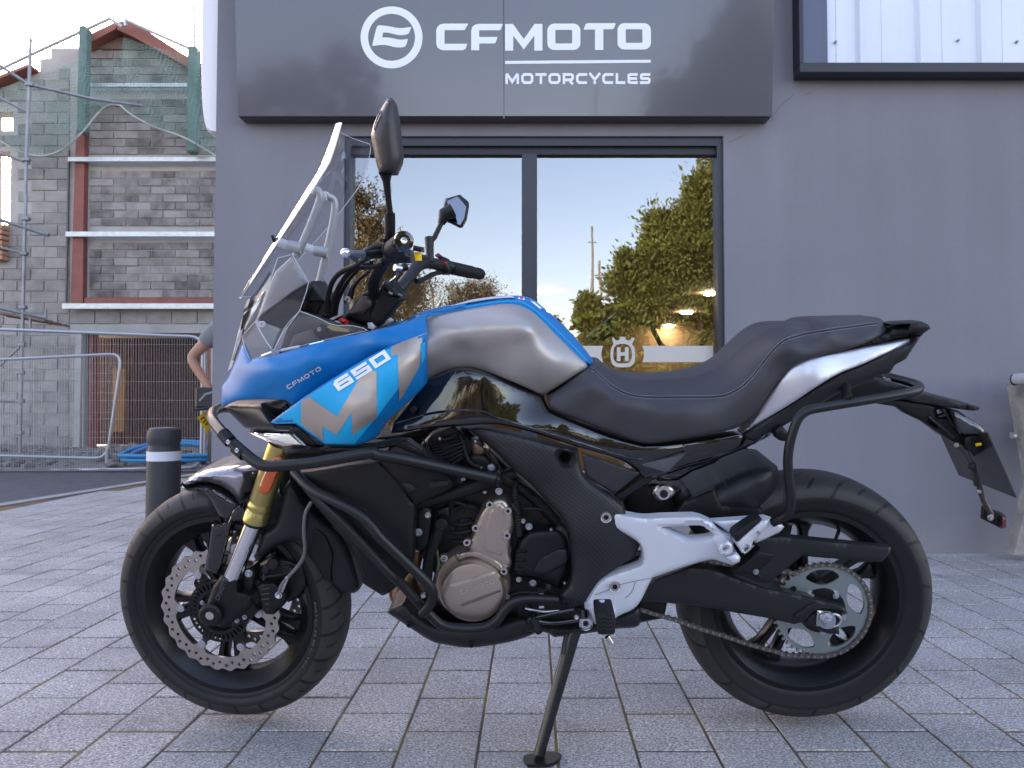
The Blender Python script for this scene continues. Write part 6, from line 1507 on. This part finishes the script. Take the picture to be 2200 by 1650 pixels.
for x, y in ((275,1322),(640,1440),(985,1358)): bolt(*cB((x,y))[0], .150, .0085, PLAS, washer=False)
sheet('lower_linkage', sharp(cB((860,1150),(1150,1160),(1290,1230),(1300,1330),(1000,1310),(850,1260))), .11, .01, 8, 12, .06, ENGB)
sheet('frame_lower', sharp(cC((-40,950),(60,900),(330,900),(500,960),(490,1010),(480,1052),(210,1102),(0,1140),(-60,1120))), .10, .01, 8, 12, .06, PLAS)
# white label scraps and pale fittings seen through the gaps
stick('paper_tag', [cK((1285,340),(1370,355),(1385,455),(1290,420))], [bpy.data.objects['frame_lower']], PRINT, .001) if False else None
# ---------------------------------------------------------------- shrouds
sh1 = sheet('radiator_shroud', cA((885,405,1),(1000,560),(1190,782,1),(1215,870),(1240,950,1),(1332,1008,1),(1372,990),(1440,930,1),(1480,860),(1490,700),(1495,560,1),(1400,420),(1310,345,1),(1190,355),(1050,380)), .165, .012, 10, 13, .03, PLAS, dfun=tps(cA((885,405,.15),(1330,1005,.16),(1495,560,.19),(1310,345,.19),(1200,700,.195),(1420,800,.19))))
sh2 = sheet('side_shroud', cB((92,368,1),(185,232,1),(255,240),(430,350,1),(540,480),(545,500),(520,525),(300,628,1),(262,560)), .19, .012, 8, 9, .02, PLAS, dfun=tps(cB((92,368,.19),(185,232,.185),(540,490,.17),(300,628,.19),(300,420,.205))))
sheet('shroud_recess', sharp(cB((160,385),(320,400),(400,480),(395,510),(270,550),(240,510))), .202, .004, 4, 8, .006, ENGB)
sheet('shroud_knob', cB((210,490),(260,480),(310,500),(330,530),(270,552),(240,520)), .206, .012, 8, 7, .01, PLAS2)
sheet('shroud_fin', sharp(cB((400,475),(500,480),(505,500),(390,520))), .204, .004, 3, 8, .006, PLAS2)
sheet('shroud_rear_panel', sharp(cB((310,350),(440,350),(640,400),(600,520),(330,640),(300,620),(545,500))), .13, .01, 8, 10, .02, ENGB)
txt_on('S', cB((582,478))[0], cB((606,472))[0], 6, bpy.data.objects['shroud_rear_panel'], mat('grey_print'), .16, name='letter_S')
sheet('upper_dark_void', sharp(cB((-10,230),(200,200),(330,170),(620,150),(760,300),(560,420),(430,350),(250,235))), .06, .01, 10, 14, .06, ENGB)  # dark sheet painting the shade in the gap above the engine
sheet('radiator', sharp([(700,985),(870,985),(890,1090),(885,1180),(800,1200),(700,1090)]), .06, .01, 8, 14, .10, ENGB)
sheet('fork_gap_shade', sharp([(596,958),(720,958),(800,1020),(760,1110),(660,1120),(600,1060)]), .02, .01, 8, 12, .06, ENGB)  # dark sheet added behind the fork to stand for the shaded gap
# ---------------------------------------------------------------- crash bars
pipe('crash_bar', [(*cA((760,170))[0],-.22),(*cA((620,88))[0],-.20),(*cA((540,82))[0],-.10),(*cA((498,100))[0],.02),(*cA((492,140))[0],.10),(*cA((570,235))[0],.20),(*cA((728,368))[0],.25),(*cA((800,372))[0],.255),(*cA((1010,352))[0],.265),(*cA((1290,300))[0],.265),(*cB((60,322))[0],.262),(*cB((200,340))[0],.25),(*cB((480,400))[0],.215),(*cB((775,462))[0],.185)], .0116, POWD, .035, 18)
pipe('crash_bar', [(*cA((900,400))[0],.16),(*cA((985,490))[0],.205),(*cA((1110,545))[0],.235),(*cA((1230,610))[0],.25),(*cA((1300,690))[0],.255),(*cB((80,790))[0],.255),(*cB((415,1110))[0],.235),(*cB((412,1190))[0],.225),(*cB((352,1262))[0],.215)], .0112, POWD, .035, 18)
pipe('crash_bar', [(*cA((960,470))[0],.19),(*cA((1090,600))[0],.22),(*cA((1375,905))[0],.225),(*cB((215,1070))[0],.215),(*cB((400,1275))[0],.205),(*cB((480,1345))[0],.20),(*cB((700,1352))[0],.195),(*cB((790,1310))[0],.195),(*cB((860,1200))[0],.19),(*cB((950,1170))[0],.185),(*cB((1150,1180))[0],.175)], .0105, POWD, .035, 18)
for a, b in (((548,208),(585,250)), ((612,278),(655,315))):
    MB().tube([L(*cA(a)[0], .197 if a[0] < 600 else .215), L(*cA(b)[0], .21 if a[0] < 600 else .228)], .0135, 18).build('bar_clamp', PLAS, bike)
for x, y, d in ((577,250,.222),(620,291,.235)): bolt(*cA((x,y))[0], d, .0062, CHRM, washer=False)
bolt(*cB((330,1195))[0], .215, .006, PLAS)
# ---------------------------------------------------------------- windscreen
rows = [(58,1400,.045,.010),(90,1345,.070,.016),(150,1255,.092,.020),(270,1075,.118,.026),(400,880,.138,.030),(540,668,.150,.034),(620,545,.155,.034),(665,470,.156,.036),(667,462,.156,.036),(700,365,.153,.034),(722,290,.150,.032),(738,222,.146,.030),(746,200,.138,.028)]
NX = 16; vs = []; fs = []
for (ex_, ey_, w_, b_) in rows:
    p = L(*cE((ex_,ey_))[0], w_)
    for k in range(NX+1):
        u = -1+2*k/NX; bul = b_*1.5*(1-u*u)**.85
        vs.append(Vector((p.x-bul, -w_*u*-1 if False else w_*u, p.z+bul*.15)))
for i in range(len(rows)-1):
    for k in range(NX): a = i*(NX+1)+k; fs.append((a, a+1, a+NX+2, a+NX+1))
# refine rows smoothly
scr = link_mesh('windscreen', vs, fs, SCREEN, bike, 80, recalc=False)
sm_ = scr.modifiers.new('sub', 'SUBSURF'); sm_.levels = 2; sm_.render_levels = 2
per = [vs[i*(NX+1)] for i in range(len(rows))]+[vs[(len(rows)-1)*(NX+1)+k] for k in range(1, NX+1)]+[vs[i*(NX+1)+NX] for i in range(len(rows)-2, -1, -1)]+[vs[k] for k in range(NX-1, 0, -1)]
MB().tube(fillet(per, .01, 3, closed=True), .0010, 6, closed=True).build('screen_edge', EDGE, scr, 80)
def clear_panel(name, pts, d, er=.0010, dfun=None):
    bd = smooth_poly(pts, 10); v, t, r = tri2d(bd); f = dfun or (lambda x, y: d)
    o = link_mesh(name, [L(p[0], p[1], f(p[0], p[1])) for p in v], [tuple(q) for q in t], CLEAR, bike, 60)
    MB().tube([L(p[0], p[1], f(p[0], p[1])) for p in bd], er, 6, closed=True).build('clear_edge', EDGE, o, 80); return o
clear_panel('wind_deflector', cM((445,1100,1),(590,680),(662,458,1),(815,420,1),(900,570),(985,712,1),(965,800),(890,1012,1),(740,1180),(620,1425,1),(500,1260)), .125)
clear_panel('wind_deflector', cM((892,1010,1),(1090,1085),(1200,1140),(1290,1165),(1400,1160),(1560,1190),(1600,1215,1),(1456,1245),(1000,1350),(720,1425,1),(620,1430,1),(715,1250)), .135)
clear_panel('wind_deflector', cM((290,1275,1),(430,1120,1),(480,1220),(605,1425,1),(500,1485,1),(380,1525,1),(330,1420)), .12, dfun=lambda x, y: .10+.0009*(x-520))
for i in range(3):
    a = [((500,1482),(600,1440)),((700,1420),(890,1380)),((1000,1360),(1150,1325))][i]
    MB().tube([L(*cM(a[0])[0], .16), L(*cM(a[1])[0], .165)], .003, 8).build('screen_clip', CHRM if i != 1 else EDGE, bike)
# screen brackets
GREY = mat('bracket_grey', (0.34,0.35,0.37), 0.4, 0.3)
for s_, pts in ((1, [(560,690,.07),(578,655,.075),(600,700,.075),(585,760,.075),(530,900,.075),(470,1040,.075),(430,1110,.07)]), (-1, [(640,700,-.06),(690,720,-.07),(700,770,-.07),(680,900,-.07),(640,1080,-.07),(590,1290,-.07),(575,1340,-.07)])):
    P3 = fillet(Ls(cE(*pts)), .03, 4); MB().tube(P3, .0085, 12).build('screen_bracket', GREY, bike, 60)
for a, b, d, m in (((300,1010),(400,1050),.075,EDGE),((380,1040),(470,1060),.078,GREY),((495,1050),(560,1075),-.06,EDGE),((560,1075),(650,1090),-.06,GREY),((600,700),(640,700),-.05,EDGE)):
    MB().cyl(L(*cE(a)[0], d), L(*cE(b)[0], d), .0125 if m is GREY else .0105, 18).build('screen_mount', m, bike, 40)
c = L(*cE((268,998))[0], .095); MB().lathe([(.006,0),(.010,0),(.010,.006),(.006,.006)], c, (1,.35,.3), 20).build('screen_grommet', PLAS, bike)
sheet('bracket_knob', sharp(cM((1085,720),(1115,705),(1110,760),(1140,775),(1130,800),(1105,800),(1095,830),(1078,800))), -.05, .006, 4, 5, .02, ENGB)
# ---------------------------------------------------------------- cockpit: clamps, handlebar, controls
rb_ = sheet('handlebar_riser', sharp(cN((255,1345),(470,1055),(480,1040),(560,1000),(640,1100),(740,930),(870,880),(1005,1100),(680,1500),(560,1450),(470,1440))), .035, .012, 8, 9, .07, PLAS)
sheet('riser_cover', cN((275,1325,1),(480,1080,1),(560,1085),(605,1150),(600,1200),(470,1325,1),(400,1320)), .055, .008, 7, 8, .02, mat('warm_dark_plastic', (0.05,0.038,0.032), 0.5))
sheet('riser_right', sharp(cN((640,1120),(730,935),(870,1070),(1000,1090),(1005,1110),(700,1480),(600,1450),(570,1330))), .045, .006, 5, 8, .05, PLAS)
sheet('bar_clamp_cap', sharp(cN((780,860),(940,1040),(1000,1080),(960,1090),(870,1070),(725,935))), .050, .008, 5, 7, .08, PLAS2)
for x, y in ((850,1040),(975,1065)): o = MB().tube([L(*cN((x-25,y-15))[0], .06), L(*cN((x+25,y+15))[0], .06)], .0028, 8).build('clamp_bolt', STEEL, bike)
BAR = [(*cN((700,1080))[0],.03),(*cN((640,1050))[0],.05),(*cN((610,960))[0],.07),(*cN((660,800))[0],.11),(*cN((760,640))[0],.17),(*cN((860,520))[0],.23),(*cN((900,460))[0],.27)]
MB().tube(fillet(Ls(BAR), .04, 7), .0128, 20).build('handlebar', POWD, bike, 60)
BAR2 = [(*cN((900,1030))[0],-.03),(*cN((980,970))[0],-.05),(*cN((1090,830))[0],-.09),(*cN((1200,680))[0],-.15),(*cN((1310,630))[0],-.20),(*cN((1480,665))[0],-.25),(*cN((1640,690))[0],-.29)]
MB().tube(fillet(Ls(BAR2), .05, 7), .0150, 20).build('handlebar', POWD, bike, 60)
g0 = L(*cN((870,470))[0], .265); g1 = L(*cN((1010,362))[0], .385); gd = (g1-g0).normalized(); gl_ = (g1-g0).length
rr = []; pp = []
for k in range(40): pp.append(g0+gd*gl_*k/39*.92); rr.append(.0165+(.0010 if (k//2)%2 else 0)+(.003 if k < 4 else 0))
MB().tube(pp, rr, 28).build('grip', RUB, bike, 40)
e0_ = g0+gd*gl_*.93
MB().lathe([(0,0),(.0165,0),(.0180,.004),(.0180,.020),(.0165,.026),(.0105,.027),(.0095,.022),(0,.022)], e0_, gd, 36).build('bar_end', GLOSS, bike, 30)
MB().lathe([(0,.022),(.0052,.022),(.0062,.0245),(.0045,.0255),(0,.0240)], e0_, gd, 20).build('bar_end_bolt', CHRM, bike, 30)
sheet('switch_housing', cN((730,330,1),(800,280),(860,290),(920,400),(1100,470,1),(1120,560),(1130,640,1),(1060,645),(820,640),(740,600),(720,500),(725,400)), .235, .022, 16, 7, .05, ENGB)
sheet('switch_button', sharp(cN((705,355),(735,315),(770,320),(760,370),(720,372))), .26, .006, 4, 5, .02, PLAS2)
sheet('switch_pod', sharp(cN((1060,555),(1100,550),(1115,610),(1070,605))), .262, .004, 3, 5, .01, PLAS2)
# clutch lever with ball
lv = Ls(cN((262,512,.34),(340,520,.33),(480,530,.30),(560,535,.28),(720,520,.26)))
MB().lathe([(0.0001,-.0098),(.0055,-.0082),(.0088,-.0045),(.0098,0),(.0088,.0045),(.0055,.0082),(0.0001,.0098)], lv[0], (1,0,0), 20).build('lever_ball', CHRM, bike, 60)
MB().tube(lv[0:2]+lv[1:3], [.0055,.0060,.0060,.0085], 12).build('clutch_lever', mat('lever_grey', (0.20,0.20,0.23), 0.35, 0.6), bike)
MB().tube(lv[2:], [.0085,.0080,.0095], 12).build('lever_perch', PLAS, bike)
for k in range(2): MB().tube([lv[1]+Vector((0,-.004,-.006)), lv[2]+Vector((-.01,-.004,-.012))], .0035, 8).build('lever_adjuster', mat('lever_grey'), bike)
pipe('mirror_clamp_bar', [(*cN((480,520))[0],.24),(*cN((600,440))[0],.25),(*cN((740,420))[0],.25)], .006, ENGB, .02, 10)
# near mirror
md = .30
pipe('mirror_stem', [(*cE((1070,985))[0],.25),(*cE((1072,930))[0],.26),(*cE((1070,820))[0],.27)], .0105, ENGB, .01, 16)
MB().tube(Ls(cE((1072,820,.27),(1060,720,.28),(1048,600,.29),(1042,540,.30))), [.0062,.0060,.0075,.013], 16).build('mirror_stalk', ENGB, bike, 60)
mh = sheet('mirror_head', cE((1055,38),(1085,32),(1105,60),(1128,180),(1145,330),(1155,430),(1150,470),(1115,552,1),(1060,555),(1000,548,1),(985,500),(970,440),(948,330),(945,280),(965,200),(1010,110)), md, .028, 40, 10, .02, mat('mirror_shell', (0.03,0.026,0.027), 0.42), smooth=50)
seam('mirror_groove', cE((1012,120),(1000,140),(975,200),(965,250),(972,255),(985,210),(1015,150),(1018,130),(1012,120)), mh, GLOSS, .0012, .0)
# far mirror
MB().tube(Ls(cE((1345,1150,-.20),(1342,1060,-.21),(1340,985,-.22))), [.010,.0105,.012], 16).build('mirror_stem', ENGB, bike)
MB().tube(Ls(cE((1340,1010,-.22),(1375,985,-.24),(1425,880,-.28))), [.009,.0068,.0065], 14).build('mirror_stalk', ENGB, bike)
MB().tube(Ls(cE((1422,890,-.28),(1440,830,-.285),(1500,800,-.29))), [.010,.018,.020], 14).build('mirror_neck', ENGB, bike)
FMD = lambda x, y: -.285-.0007*(487-y)
sheet('mirror_head', sharp(cE((1450,718),(1550,692),(1604,738),(1606,760),(1590,860),(1562,912),(1540,916),(1470,882),(1400,852),(1432,780))), -.30, .012, 7, 8, .03, ENGB, dfun=lambda x, y: FMD(x,y)-.016)
MIR = mat('mirror_glass', (0.32,0.33,0.36), 0.10, 1.0)
sheet('mirror_glass', sharp(cE((1462,735),(1530,705),(1556,730),(1592,775),(1578,850),(1552,900),(1490,872),(1478,830))), -.284, .0005, 2, 9, .002, MIR, dfun=FMD)
# right grip, switch, reservoir
g2 = L(*cN((1640,705))[0], -.29); g3 = L(*cN((2010,785))[0], -.40); pp = []; rr = []
for k in range(46): pp.append(g2.lerp(g3, k/45)); rr.append(.0165+(.0012 if (k//2)%2 and k < 34 else 0))
MB().tube(pp, rr, 24).build('grip', RUB, bike, 40); MB().tube([g3, g3+(g3-g2).normalized()*.010], [.0168,.0150], 24).build('bar_end', PLAS, bike)
sheet('switch_housing', cN((1480,560,1),(1540,560),(1600,590),(1640,650),(1650,740,1),(1630,790),(1530,800),(1440,760,1),(1450,640)), -.27, .02, 12, 7, .04, ENGB)
sheet('kill_switch', sharp(cN((1425,540),(1470,512),(1535,560),(1520,590),(1470,580))), -.262, .008, 4, 5, .02, mat('dark_red_plastic', (0.12,0.02,0.03), 0.4))
sheet('start_button', sharp(cN((1540,628),(1588,625),(1588,662),(1540,665))), -.243, .004, 3, 5, .01, REDP)
sheet('mirror_clamp', sharp(cN((1390,600),(1478,590),(1480,695),(1400,700))), -.235, .01, 5, 6, .03, PLAS)
o = MB().cyl(L(*cN((1195,500))[0], .02), L(*cN((1195,610))[0], .02), .0115, 24).build('reservoir', YEL, bike, 30)
sheet('reservoir_cap', sharp(cN((1150,408),(1255,430),(1252,500),(1140,480))), .04, .006, 4, 6, .05, ENGB)
MB().tube([L(*cN((1250,550))[0], .0), L(*cN((1340,565))[0], -.1)], .0045, 8).build('brake_lever', ENGB, bike)
MB().cyl(L(*cN((905,700))[0], .06), L(*cN((985,715))[0], .05), .0075, 20).build('ignition_barrel', STEEL, bike, 30)
MB().cyl(L(*cN((985,712))[0], .045), L(*cN((1070,690))[0], .04), .0085, 20).build('ignition_body', ENGB, bike, 30)
pipe('rubber_hose', [(*cN((1190,880))[0],-.1),(*cN((1240,880))[0],-.12),(*cN((1420,780))[0],-.22),(*cN((1500,770))[0],-.25)], .006, RUB, .03, 10)
pipe('clutch_cable', [(*cN((950,760))[0],.05),(*cN((930,830))[0],.04),(*cN((830,900))[0],.03)], .003, CHRM, .02, 8)
# cables
for pts, r in (([(35,1340,.04),(20,1180,.05),(45,980,.07),(120,820,.10),(250,725,.13),(380,685,.16),(470,610,.2),(560,570,.22)], .0058),
               ([(80,1345,.04),(85,1180,.05),(150,990,.07),(260,810,.10),(370,700,.14),(620,700,.18),(760,640,.2)], .0056),
               ([(125,1340,.03),(150,1150,.04),(230,970,.06),(320,830,.08),(420,730,.12),(470,650,.15),(600,640,.18)], .0048),
               ([(330,1120,.02),(360,960,.03),(440,850,.05),(580,740,.08)], .0040),
               ([(290,1120,.0),(340,950,.0),(420,850,.02)], .0034)):
    pipe('control_cable', cN(*pts), r, RUB, .05, 10)
MB().tube([L(*cN((290,760))[0], .095), L(*cN((180,940))[0], .075), L(*cN((130,1060))[0], .065)], .0013, 6).build('cable_highlight', mat('highlight_pale', (0.45,0.42,0.38), 0.4), bike)  # thin pale thread, a highlight painted along the cable
sheet('cable_guide', cN((235,1120),(260,1075),(310,1085),(330,1120),(300,1170),(240,1170)), .03, .006, 5, 5, .01, STEEL, holes=[cN((268,1115),(285,1100),(305,1120),(285,1140))])
sheet('cable_clip', sharp(cN((-40,1300),(40,1320),(110,1335),(100,1370),(0,1350))), .06, .006, 4, 6, .02, ENGB)
# triple clamp bits: red key tag, pale plates
sheet('dash_surround', sharp(cN((-60,1330),(40,1340),(180,1330),(420,1440),(560,1480),(540,1560),(330,1560),(40,1420))), .05, .006, 5, 8, .04, PLAS)
sheet('red_key_tag', sharp(cN((165,1375),(200,1365),(280,1405),(285,1445),(240,1440),(175,1410))), .066, .005, 3, 5, .015, REDP)
sheet('white_plate', sharp(cN((60,1405),(160,1400),(230,1450),(190,1470),(80,1440))), .062, .003, 3, 6, .01, mat('pale_cover'))
sheet('grey_plate', sharp(cN((50,1370),(180,1320),(200,1330),(80,1395))), .068, .003, 3, 6, .01, mat('bracket_grey'))
sheet('white_plate', sharp(cN((545,1430),(600,1425),(650,1480),(620,1510),(560,1500))), .055, .003, 3, 6, .02, mat('pale_cover'))
sheet('white_plate', sharp(cN((700,1440),(790,1370),(845,1410),(830,1435),(720,1480))), .0, .003, 3, 6, .05, mat('pale_cover'))
# gold/clear label seen through the deflector
sheet('instrument_label', sharp(cD((905,385),(930,370),(1080,405),(1090,425),(960,415))), .122, .001, 1, 9, .004, mat('label_gold', (0.45,0.36,0.12), 0.3, 0.5))
# ---------------------------------------------------------------- display motorcycles inside the showroom
dm = empty('display_motorcycle', P(1330,900,6.0)); tag(dm, 'dark motorcycle with lime yellow panels displayed inside behind the right pane', 'motorcycle')
def dmp(name, pts, Y, m, th=.05, par=dm):
    mb = MB(); mb.prism([(P(p[0],p[1],Y).x, P(p[0],p[1],Y).z) for p in pts], (Vector((0,Y,0)), Vector((1,0,0)), Vector((0,0,1)), Vector((0,1,0))), 0, th)
    o = mb.build(name, m, par, flat=True); o.location = -par.location; return o
LIME = mat('lime_panel', (0.80,0.95,0.04), 0.35)
for pts in (cH((545,1085),(688,1062),(680,1078),(560,1108)), cH((185,1205),(320,1160),(335,1200),(300,1210),(290,1185),(230,1200),(250,1250),(235,1258),(205,1220)), cH((330,1155),(400,1125),(440,1140),(360,1175)), cH((450,1115),(540,1090),(520,1110),(470,1130)), cH((225,1220),(262,1208),(272,1235),(240,1255))):
    dmp('lime_panel', pts, 6.0, LIME)
dmp('fork_guard', cH((362,1298),(372,1285),(555,1130),(562,1138),(385,1290)), 5.95, PRINT)
dmp('tank_shroud', cH((545,1110),(640,1090),(650,1140),(570,1190),(585,1240),(460,1340),(330,1340),(400,1260)), 6.1, mat('dark_olive', (0.05,0.05,0.03), 0.5))
o = MB().tube(fillet([P(*q,6.05) for q in cH((580,1175),(660,1160),(760,1215),(850,1225))], .05), .022, 10).build('handlebar', NB, dm); o.location = -dm.location
o = MB().tube(fillet([P(*q,6.0) for q in cH((790,1220),(850,1340),(870,1360))], .05), .02, 10).build('seat_rail', NB, dm); o.location = -dm.location
o = MB().tube(fillet([P(*q,6.0) for q in cH((1200,1250),(1165,1260),(1115,1350))], .05), .02, 10).build('handlebar', NB, dm); o.location = -dm.location
dm2 = empty('display_motorcycle', P(960,900,6.0)); tag(dm2, 'pale hand guards of a motorcycle displayed inside behind the left pane', 'motorcycle')
CREAM = mat('cream_plastic', (0.70,0.68,0.58), 0.4)
dmp('hand_guard', cN((1410,1215),(1465,1150),(1462,1080),(1500,1020),(1555,965),(1560,990),(1530,1030),(1560,1050),(1510,1190),(1480,1210)), 5.6, CREAM, .04, dm2)
dmp('hand_guard', cN((1590,1040),(1620,975),(1665,905),(1685,910),(1735,1050),(1700,1125),(1640,1100),(1595,1070)), 5.6, CREAM, .04, dm2)

# ---------------------------------------------------------------- small mechanical pieces in the gaps
GREYM = mat('dull_alloy', (0.13,0.12,0.115), 0.42, 0.7)
for pts, r, m in (([(350,230,.12),(380,250,.13),(390,330,.13)], .003, RUB), ([(440,215,.13),(470,235,.135),(520,225,.13),(560,190,.12)], .0035, RUB),
    ([(560,180,.11),(590,240,.12),(610,330,.125),(640,380,.13),(720,400,.13)], .005, RUB), ([(700,160,.10),(690,240,.12),(740,330,.13),(800,380,.14)], .004, RUB),
    ([(350,640,.10),(420,600,.12),(520,590,.125),(600,620,.12)], .005, PLAS), ([(540,640,.11),(620,620,.12),(680,640,.12),(700,700,.11)], .006, RUB),
    ([(930,500,.12),(980,560,.125),(1060,600,.125),(1120,680,.12)], .0035, RUB), ([(950,640,.12),(1040,640,.12),(1100,660,.12)], .003, PLAS2),
    ([(500,770,.10),(560,790,.11),(640,770,.11)], .005, PLAS2), ([(500,820,.10),(560,840,.11),(620,830,.11)], .005, PLAS2), ([(500,720,.10),(580,740,.11),(650,720,.11)], .005, PLAS2),
    ([(860,1160,.14),(930,1130,.14),(1020,1140,.14),(1090,1120,.14)], .0035, RUB), ([(960,1230,.15),(1060,1250,.16),(1180,1240,.17)], .003, CHRM),
    ([(430,860,.14),(450,960,.14),(440,1010,.14)], .003, mat('wire_green', (0.10,0.14,0.06), 0.5)), ([(345,915,.15),(365,935,.15),(405,915,.15)], .0035, RUB)):
    pipe('hose', cB(*pts), r, m, .02, 8)
for poly, d, m in (((425,655),(505,625),(510,690),(450,700)),.12,PLAS2), (((500,640),(600,600),(660,640),(640,730),(540,750)),.10,ENGB), (((560,700),(640,690),(650,760),(590,800),(540,780)),.105,PLAS), (((870,600),(900,620),(930,670),(915,680),(880,640)),.155,PLAS2),\
    (((840,860),(880,870),(870,960),(840,990)),.13,ENGS), (((1030,1120),(1060,1115),(1070,1150),(1035,1160)),.13,STEEL), (((1085,1085),(1110,1090),(1105,1120),(1080,1110)),.13,GREYM), (((830,1130),(850,1120),(855,1175),(835,1185)),.14,STEEL),\
    (((1040,1215),(1070,1215),(1070,1228),(1040,1230)),.12,PRINT), (((340,1150),(365,1145),(370,1165),(345,1170)),.13,STEEL), (((990,600),(1100,590),(1110,640),(1000,650)),.09,PLAS2), (((640,225),(690,240),(700,262),(650,255)),.135,GREYM), (((900,1210),(980,1200),(1000,1290),(920,1300)),.13,PLAS):
    sheet('engine_fitting', sharp(cB(*poly)), d, .004, 4, 8, .012, m)
for x, y, d in ((665,240,.14),(720,270,.14),(455,225,.14),(376,240,.14),(700,395,.15),(1040,1270,.16),(775,1245,.15),(1110,760,.165),(1190,1075,.165)): bolt(*cB((x,y))[0], d, .0038, STEEL, washer=False)
for k in range(5):
    sheet('head_rib', sharp(cB((470+9*k,285+24*k),(600-4*k,238+24*k),(604-4*k,246+24*k),(474+9*k,294+24*k))), .128, .003, 3, 8, .006, PLAS2)
# sidewall lettering
def side_text(wheel, s, r, yy, a0, span, h, m):
    qs, W = text_quads(s, .22, .35); mb = MB()
    for q in qs:
        vs = []
        for p in q:
            a = a0-span*(p[0]/W); rr_ = r+h*p[1]; vs.append((rr_*math.cos(a), yy, rr_*math.sin(a)))
        mb.add(vs, [(0,1,2,3)])
    return mb.build('sidewall_lettering', m, wheel, flat=True, recalc=False)
LET = mat('sidewall_print', (0.07,0.066,0.068), 0.5)
side_text(fw, 'MICHELIN', .2315, -.0590, math.radians(8), math.radians(42), .0065, LET)
for k in range(5): seam('caliper_rib', cA((738,978+25*k),(775,972+25*k)), cal, mat('rib_grey', (0.03,0.03,0.032), 0.4), .0016, -.0002)  # thin dark grey ribs across the caliper
